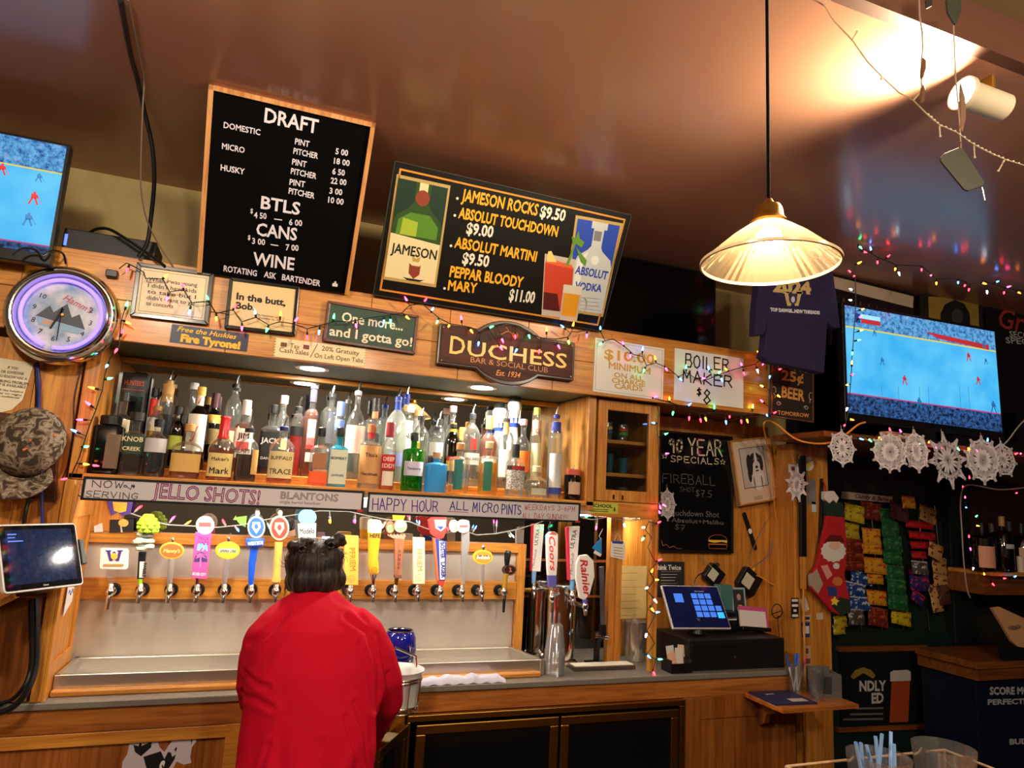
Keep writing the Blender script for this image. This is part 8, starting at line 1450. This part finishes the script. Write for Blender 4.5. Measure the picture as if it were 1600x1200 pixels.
# papers round the tap alcove
def paper(name, label, cat, pts, Y, c, th=.0015, m=None): o = thing(name, label, cat, P(*pts[0], Y)); slab(MB(), o, pts, th, Y).build('sheet', m or K(*c), o, False, 0); return o
o = paper('pennant', 'purple and gold pennant in the corner of the tap alcove under the whiteboard', 'pennant', [(167, 783), (208, 783), (204, 803), (190, 806), (184, 800), (174, 806)], 3.235, (76, 50, 130)); mb = MB(); face(o, [(176, 784), (199, 785), (197, 799), (187, 801), (178, 798)], 3.235, .0012, 0, mb); mb.build('gold_patch', GOLDY, o, False, 0)
o = paper('wine_card', 'small dark card with a picture of a wine glass propped on the upper rail', 'card', [(172, 812), (209, 811), (208, 831), (171, 832)], 3.236, (30, 26, 28)); mb = MB(); face(o, pov(193, 817, 8, 6, 14), 3.236, .0012, 0, mb); face(o, [(188, 822), (190, 822), (192, 832), (189, 832)], 3.236, .0012, 1, mb); mb.build('glass_print', [K(224, 180, 90), K(220, 214, 200)], o, False, 0)
paper('paper_note', 'small white note stuck to the corner post of the tap alcove', 'note', [(147, 822), (160, 817), (161, 831), (147, 832)], 3.2385, (234, 230, 226)); paper('paper_arrow', 'bright green paper arrow taped on the mirror over the taps', 'paper arrow', [(364, 812), (369, 805), (369, 808), (386, 806), (384, 824), (376, 820), (370, 814), (372, 813)], 3.273, (150, 226, 90)); o = paper('pennant', 'yellow pennant edged in purple hanging in the mirror gap over the taps', 'pennant', [(612, 797), (636, 799), (630, 814), (614, 812)], 3.272, (236, 214, 40)); mb = MB(); mb.mark(); face(o, [(600, 798), (613, 797), (613, 804)], 3.272, .001, 0, mb); mb.mark(); face(o, [(635, 799), (650, 801), (634, 806)], 3.272, .001, 0, mb); mb.build('purple_edge', K(170, 110, 190), o, False, 0)
o = thing('sketch_note', 'white note with a blue pen doodle taped on the oak return panel', 'note', (-.6115, 3.06, 1.19)); MB().add([(.0105, -.075, -.05), (.0105, .03, -.01), (.0105, .035, .075), (.0105, -.07, .075)], [(0, 1, 2, 3)]).build('sheet', K(226, 216, 216), o, False, 0); MB().tube([(.0115, -.05+.012*k, .03+.012*math.sin(k*1.7)) for k in range(7)], .0012, 4).build('doodle', K(70, 90, 170), o, False)
o = thing('blue_card', 'blue and white card hung by a string on the side of the oak post', 'card', P(935, 855, 3.15)); slab(MB(), o, [(940, 840), (940, 868), (925, 856)], .002, 3.15).build('card', K(30, 130, 200), o, False, 0); slab(MB(), o, [(940, 866), (930, 860), (927, 864), (938, 870)], .0015, 3.146).build('white_edge', WHITE, o, False, 0); MB().tube([P(939, 842, 3.15)-o.location, P(936, 838, 3.15)-o.location, P(942, 826, 3.145)-o.location], .0015, 4).build('string', WHITE, o, False)
o = thing('hang_tag', 'white tag edged in blue hung by string on the face of the oak post', 'tag', P(965, 860, 3.142)); slab(MB(), o, [(955, 846), (977, 848), (976, 875), (954, 870)], .002, 3.142).build('card', K(226, 222, 214), o, False, 0); slab(MB(), o, [(956, 845), (974, 846), (973, 850), (957, 849)], .003, 3.1415).build('blue_edge', K(50, 70, 150), o, False, 0); MB().tube([P(959, 847, 3.142)-o.location, P(965, 832, 3.144)-o.location, P(972, 848, 3.142)-o.location], .0015, 4).build('string', WHITE, o, False)
mb = MB()
for k in range(4): q = loc(o, [(959, 855+k*4.5), (972, 857+k*4.5)], 3.142); mb.ribbon(q, .004, -.0016)
mb.build('lettering', K(150, 146, 140), o, False, 0)
# torn sticker on the counter panel
o = thing('torn_sticker', 'torn white and black sticker peeling on the oak counter panel', 'sticker', P(245, 1175, 2.9235)); F = lambda a, b: (180+a/10.667, 1130+b/10.667)
slab(MB(), o, [F(*p) for p in ((300, 230), (330, 240), (330, 340), (420, 270), (560, 300), (700, 280), (740, 400), (820, 480), (880, 380), (960, 290), (1090, 260), (1130, 180), (1340, 170), (1350, 300), (1280, 400), (1250, 560), (1270, 660), (1150, 690), (1020, 640), (960, 760), (940, 900), (100, 900), (120, 640), (200, 520), (240, 330))], .001, 2.9238).build('torn_paper', K(206, 194, 204), o, False, 0)
mb = MB()
for q in (((305, 360), (390, 380), (410, 320), (440, 330), (440, 380), (610, 300), (600, 400), (430, 550), (330, 480)), ((470, 560), (760, 465), (820, 600), (880, 475), (930, 490), (950, 560), (1010, 520), (990, 600), (800, 900), (560, 900)), ((985, 440), (1020, 390), (1030, 420), (1010, 480)), ((1225, 205), (1300, 205), (1290, 270), (1265, 370), (1262, 260))): face(o, [F(*p) for p in q], 2.9238, .0008, 0, mb)
mb.build('black_print', INK, o, False, 0); mb = MB(); wtext(mb, o, 'S', *F(680, 900), *F(780, 900), 24, 2.9238, .0014, bold=.05, shear=.2); mb.build('lettering', WHITE, o, False, 0)
# ================================================================== UPPER END BY THE BIG TELEVISION
o = thing('hanging_shirt', 'navy purple team shirt printed with a year and a letter, hung from the ceiling', 't-shirt', P(1240, 500, 2.62)); YS2 = 2.62
L_ = [(1190, 418), (1180, 450), (1176, 490), (1175, 525), (1190, 524), (1194, 505), (1190, 545), (1186, 558), (1196, 567), (1225, 572), (1262, 580), (1282, 584), (1285, 540), (1287, 505), (1294, 512), (1307, 514), (1302, 470), (1296, 430), (1290, 412), (1255, 400), (1225, 402)]
slab(MB(), o, L_, .05, YS2).build('shirt', mat('navy_cotton', C(36, 26, 66), .9, bump=.5, nscale=14), o, False, 30, .02, 3)
mb = MB()
for s, xl, yl, xr, yr, h, k in (('2024', 1202, 457, 1262, 461, 17, 0), ('TOP DAWGS...NEW THREADS!', 1198, 488, 1275, 493, 5, 1)): wtext(mb, o, s, xl, yl, xr, yr, h, YS2, .0262, k, bold=.06)
wlogo(mb, o, 1233, 469, 31, 22, YS2, .0262, 0); mb.build('lettering', [K(206, 176, 110), K(220, 214, 220)], o, False, 0); mb = MB(); face(o, pov(1233, 469, 6.5, 8.5, 16), YS2, .0268, 0, mb); face(o, pov(1233, 470, 3, 5, 10), YS2, .0272, 1, mb); mb.build('crest', [K(60, 50, 90), K(214, 206, 214)], o, False, 0)
mb = MB(); a = P(1238, 400, YS2); mb.tube([(-.16, 0, a.z-o.location.z-.03), (0, 0, a.z-o.location.z+.0), (.2, 0, a.z-o.location.z-.04)], .005, 6).tube([(a.x-o.location.x, 0, a.z-o.location.z), (a.x-o.location.x, 0, CZ-o.location.z)], .003, 6); mb.build('hanger', CHROME, o, False)
def upper(label, pts, Y, c, name='framed_poster', cat='framed poster'):
    o = thing(name, label, cat, P(*pts[0], Y)); slab(MB(), o, pts, .02, Y).build('panel', K(*c, .3), o, False, 0, .002); return o
YU = 2.955
o = upper('dark framed poster of bottles with a pale top band behind the big television', [(1298, 428), (1427, 460), (1425, 560), (1296, 540)], YU, (26, 20, 20)); mb = MB(); face(o, [(1298, 432), (1425, 464), (1424, 482), (1297, 450)], YU, .0108, 0, mb); mb.build('pale_band', K(190, 168, 140), o, False, 0)
mb = MB()
for k in range(9): x = 1302+k*13; y = 462+k*3.4; face(o, [(x, y), (x+2, y), (x+3, y+8), (x+5, y+12), (x+5, y+40), (x-2, y+40), (x-2, y+12), (x-1, y+8)], YU, .0108, 0, mb)
mb.build('bottle_print', K(96, 60, 44), o, False, 0)
o = upper('ochre framed picture with a dark arched portrait over the big television', [(1438, 454), (1534, 463), (1534, 560), (1440, 550)], YU, (40, 32, 26)); mb = MB(); face(o, [(1448, 464), (1526, 467), (1528, 540), (1450, 540)], YU, .0108, 0, mb); face(o, [(1466, 540), (1467, 490), (1474, 476), (1489, 469), (1504, 475), (1513, 492), (1514, 540)], YU, .0112, 1, mb); face(o, pov(1493, 495, 9, 12, 14), YU, .0116, 2, mb); mb.build('portrait_print', [K(150, 122, 52), K(28, 26, 26), K(60, 58, 60)], o, False, 0)
o = upper('black wall sign with red script and white capitals at the edge of the big television', [(1540, 462), (1640, 470), (1640, 655), (1542, 640)], YU, (22, 20, 22), 'beer_sign', 'sign'); mb = MB(); wtext(mb, o, 'Gr', 1559, 512, 1600, 520, 30, YU, .0112, 0, bold=.01, shear=.3); wtext(mb, o, 'SECOND', 1575, 527, 1625, 531, 9, YU, .0112, 1, bold=.02); wtext(mb, o, 'SPECIAL', 1569, 536.5, 1628, 541, 9, YU, .0112, 1, bold=.02); mb.build('lettering', [K(160, 50, 46), K(170, 166, 160)], o, False, 0)
o = thing('red_lit_block', 'small pale wooden block lying on the television shelf by the lights', 'block', P(1398, 676, 2.73)); o.location.z = 2.0885; MB().box(-.08, .10, -.02, .03, 0, .035).build('block', K(214, 160, 140), o, False, 0, .002)
# ================================================================== WINE SHELF, FRIDGE AND DOOR POSTER
t = thing('wine_shelf', 'dark oak shelf unit at the edge of the room holding wine bottles', 'shelf', (4.9, 3.3, 1.2)); MB().box(4.55, 5.7, 3.15, 3.455, 1.325, 1.35).build('board', OAK, t, smooth=0, bevel=.003); MB().box(4.55, 5.7, 3.2, 3.455, 1.20, 1.325).build('apron', OAKD, t, smooth=0); MB().box(4.81, 5.7, 3.456, 3.47, 1.2, 2.0).build('back_panel', mat('wine_back', C(50, 14, 22), .5), t, smooth=0)
for i, (x, yt, w_, nm, lb, cp) in enumerate(((1536, 817, 22, 'dark wine bottle with a large peach label, first on the wine shelf', [(.08, .52, 75, (224, 160, 130))], (40, 36, 34)), (1552, 818, 12, 'slim dark bottle with a small cream label, second on the wine shelf', [(.08, .36, 75, (216, 196, 160))], (90, 80, 60)), (1568, 807, 20, 'tall black bottle with a tan cork and white script, third on the wine shelf', [(.42, .5, 40, (190, 186, 180))], (190, 150, 100)), (1579, 815, 13, 'slim black bottle, fourth on the wine shelf', [], (60, 56, 56)), (1598, 818, 18, 'dark bottle with a peach label at the far end of the wine shelf', [(.1, .5, 75, (214, 170, 140))], (40, 40, 40)))): bottle(nm, (x, 870), yt, w_, 'A', 'shoulder', 'wine', None, ('tall', cp), lb, 'wine_bottle', 'wine bottles on the shelf', (3.22+.11*(i % 2), 1.3505))
o = thing('pillar_candle', 'white pillar candle between the bottles on the wine shelf', 'candle', (P(1592, 880, 3.2).x, 3.19, 1.3505)); MB().lathe([(.022, 0), (.022, .10), (.016, .104), (.001, .100)], 20).build('wax', K(226, 206, 180), o, False); MB().cyl((0, 0, .10), (0, 0, .112), .0012, n=5).build('wick', BLACK, o, False)
t = thing('fridge_counter', 'dark oak topped counter over the branded fridge at the edge of the room', 'counter', (4.6, 3.1, 0)); MB().box(4.14, 5.6, 2.99, 3.4, .80, .84).build('top', OAKD, t, smooth=0, bevel=.004); MB().box(4.16, 5.6, 3.005, 3.4, .73, .80).build('apron', OAKD, t, smooth=0, bevel=.003)
o = thing('drinks_fridge', 'dark blue drinks fridge with white slogans under the oak counter', 'fridge', (4.6, 3.03, 0)); MB().box(-.42, .9, 0, .36, .02, .725).build('cabinet', K(14, 22, 44, .3), o, False, 0, .004); mb = MB(); wtext(mb, o, 'SCORE MORE', 1546, 1085, 1622, 1084, 11, 3.03, .002, bold=.05); wtext(mb, o, 'PERFECTLY', 1543, 1101, 1615, 1099, 8, 3.03, .002, bold=.04); wtext(mb, o, 'BUD-LIGHT', 1577, 1163, 1650, 1160, 8, 3.03, .002, bold=.05); mb.build('lettering', K(176, 176, 186), o, False, 0)
o = thing('bar_tray', 'pale wooden tray of clear bags on the fridge counter', 'tray', P(1585, 985, 2.98)); mb = MB(); sl = [(1548, 950), (1560, 948), (1640, 985), (1640, 1018), (1588, 1010), (1580, 1003)]; slab(mb, o, sl, .02, 2.98); mb.build('tray', K(226, 170, 120), o, False, 0, .002); 
mb = MB(); rg = random.Random(8)
for k in range(9): c = loc(o, [(1578+k*6+rg.uniform(-4, 4), 974+k*3+rg.uniform(-4, 6))], 2.98)[0]; mb.ball((c[0], -.014, c[1]), .018, 8, 0, 1.5, .5, .7)
mb.build('clear_bag', glass('clear_bag', (.9, .86, .9), .35, .3, C(226, 196, 196)), o, False); a_ = P(1585, 985, 2.98); MB().box(-.08, .2, .011, .05, .843-a_.z, -.02).build('stand', BLACK, o, False, 0)
o = thing('beer_poster', 'dark framed poster of a pint of amber beer low on the green door', 'poster', P(1380, 1070, 3.508)); slab(MB(), o, [(1312, 1014), (1444, 1012), (1448, 1130), (1314, 1140)], .018, 3.508).build('panel', K(24, 26, 28, .3), o, False, 0); 
for q in ([(1308, 1010), (1446, 1008), (1446, 1016), (1308, 1018)], [(1440, 1012), (1448, 1012), (1452, 1140), (1444, 1140)], [(1308, 1136), (1452, 1130), (1452, 1138), (1308, 1144)]): slab(MB(), o, q, .026, 3.508).build('frame', OAKD, o, False, 0)
mb = MB(); wtext(mb, o, 'NDLY', 1341, 1079, 1383, 1078, 15, 3.508, .0095, 0, bold=.04); wtext(mb, o, 'ED', 1360, 1098, 1379, 1097, 15, 3.508, .0095, 0, bold=.04); [(mb.mark(), face(o, [(a, b), (1378, b-1), (1378, b+2), (a, b+3)], 3.508, .0095, 1, mb)) for a, b in ((1335, 1105), (1326, 1114), (1316, 1122))]; mb.build('lettering', [K(196, 192, 186), K(110, 106, 100)], o, False, 0)
mb = MB(); face(o, [(1388, 1128), (1391, 1064), (1420, 1063), (1417, 1127)], 3.508, .0095, 0, mb); face(o, [(1389, 1064), (1389, 1050), (1394, 1047), (1416, 1046), (1421, 1049), (1421, 1063)], 3.508, .0097, 1, mb); face(o, [(1327, 1056), (1335, 1046), (1347, 1042), (1359, 1046), (1366, 1055), (1363, 1060), (1347, 1051), (1331, 1061)], 3.508, .0095, 2, mb); mb.build('beer_print', [K(170, 70, 34), K(206, 196, 186), K(150, 120, 50)], o, False, 0)
# ================================================================== FRONT BAR
t = thing('front_bar', 'customer side wooden bar top below the view', 'bar', (.8, 1.0, 0)); MB().box(-1.6, 4.0, .80, 1.22, 1.01, 1.05).build('top', OAKD, t, smooth=0, bevel=.006); MB().box(-1.6, 4.0, .9, 1.1, 0, 1.01).build('front', OAKDZ, t, smooth=0)
t = thing('bar_caddy', 'black bar caddy with a pale rim holding the straw glass and an empty glass', 'caddy', (1.36, 1.13, 1.0505)); g0, g1 = P(1212, 1200, 1.1), P(1520, 1196, 1.2); MB().box(-.26, .20, -.06, .09, 0, .006).build('base', BLACK, t, False, 0)
rim = [Vector((-.26, -.06, .088)), Vector((.20, -.06, .088)), Vector((.20, .085, .088)), Vector((-.26, .085, .088)), Vector((-.26, -.06, .088))]; mb = MB()
for a, b in zip(rim, rim[1:]): mb.cyl(a, b, .0028, n=6)
for a in rim[:4]: mb.cyl(a, (a.x, a.y, .003), .0028, n=6)
mb.build('rim_wire', K(196, 160, 120, .3), t, False)
SG = glass('straw_glass', (.86, .86, .84), .25, .06)
def tumbler(label, x, y, r_, h): o = thing('bar_glass', label, 'glass', (x, y, 1.0568), (0, 0, 0), 'glasses in the bar caddy'); n = 32; MB().rings([[((r_*k*(1+.012*(j % 2)))*math.cos(2*math.pi*j/n), (r_*k*(1+.012*(j % 2)))*math.sin(2*math.pi*j/n), z) for j in range(n)] for k, z in ((.8, 0), (1., h), (.95, h), (.75, .012), (.05, .012))], cap=False).build('bowl', SG, o, False, 60); return o
tumbler('ribbed glass full of pale blue straws on the front bar', 1.268, 1.135, .062, .12); tumbler('empty ribbed glass beside the straw glass on the front bar', 1.468, 1.145, .062, .12)
for k, (xt, yt, xb) in enumerate(((1337, 1160, -.03), (1345, 1161, -.018), (1354, 1164, -.008), (1368, 1151, .0), (1378, 1147, .01), (1392, 1143, .014), (1397, 1163, .03))):
    p = P(xt, yt, 1.11+.015*(k % 3)); b = Vector((1.268+xb, 1.135+.02*math.sin(k*2), 1.072)); o = thing('drinking_straw', ['pale blue straw at the till edge of the straw glass', 'pale blue straw second from the tilted edge, paired close', 'short pale blue straw in the straw glass', 'tall upright pale blue straw in the straw glass', 'tallest upright pale blue straw with a cut tip', 'pale blue straw leaning to the fridge side of the glass', 'short pale blue straw leaning to the fridge side of the glass'][k], 'straw', b, (0, 0, 0), 'straws in the bar glass')
    mb = MB(); d = (p-b); n = 10; a1 = d.normalized().orthogonal().normalized(); a2 = d.normalized().cross(a1); mb.rings([[q_+(a1*math.cos(2*math.pi*j/n)+a2*math.sin(2*math.pi*j/n))*.0036 for j in range(n)] for q_ in (Vector((0, 0, 0)), d)], cap=False); mb.build('tube', mat('blue_straw', C(150, 190, 244), .4, spec=.4, trans=.0), o, False, 60)
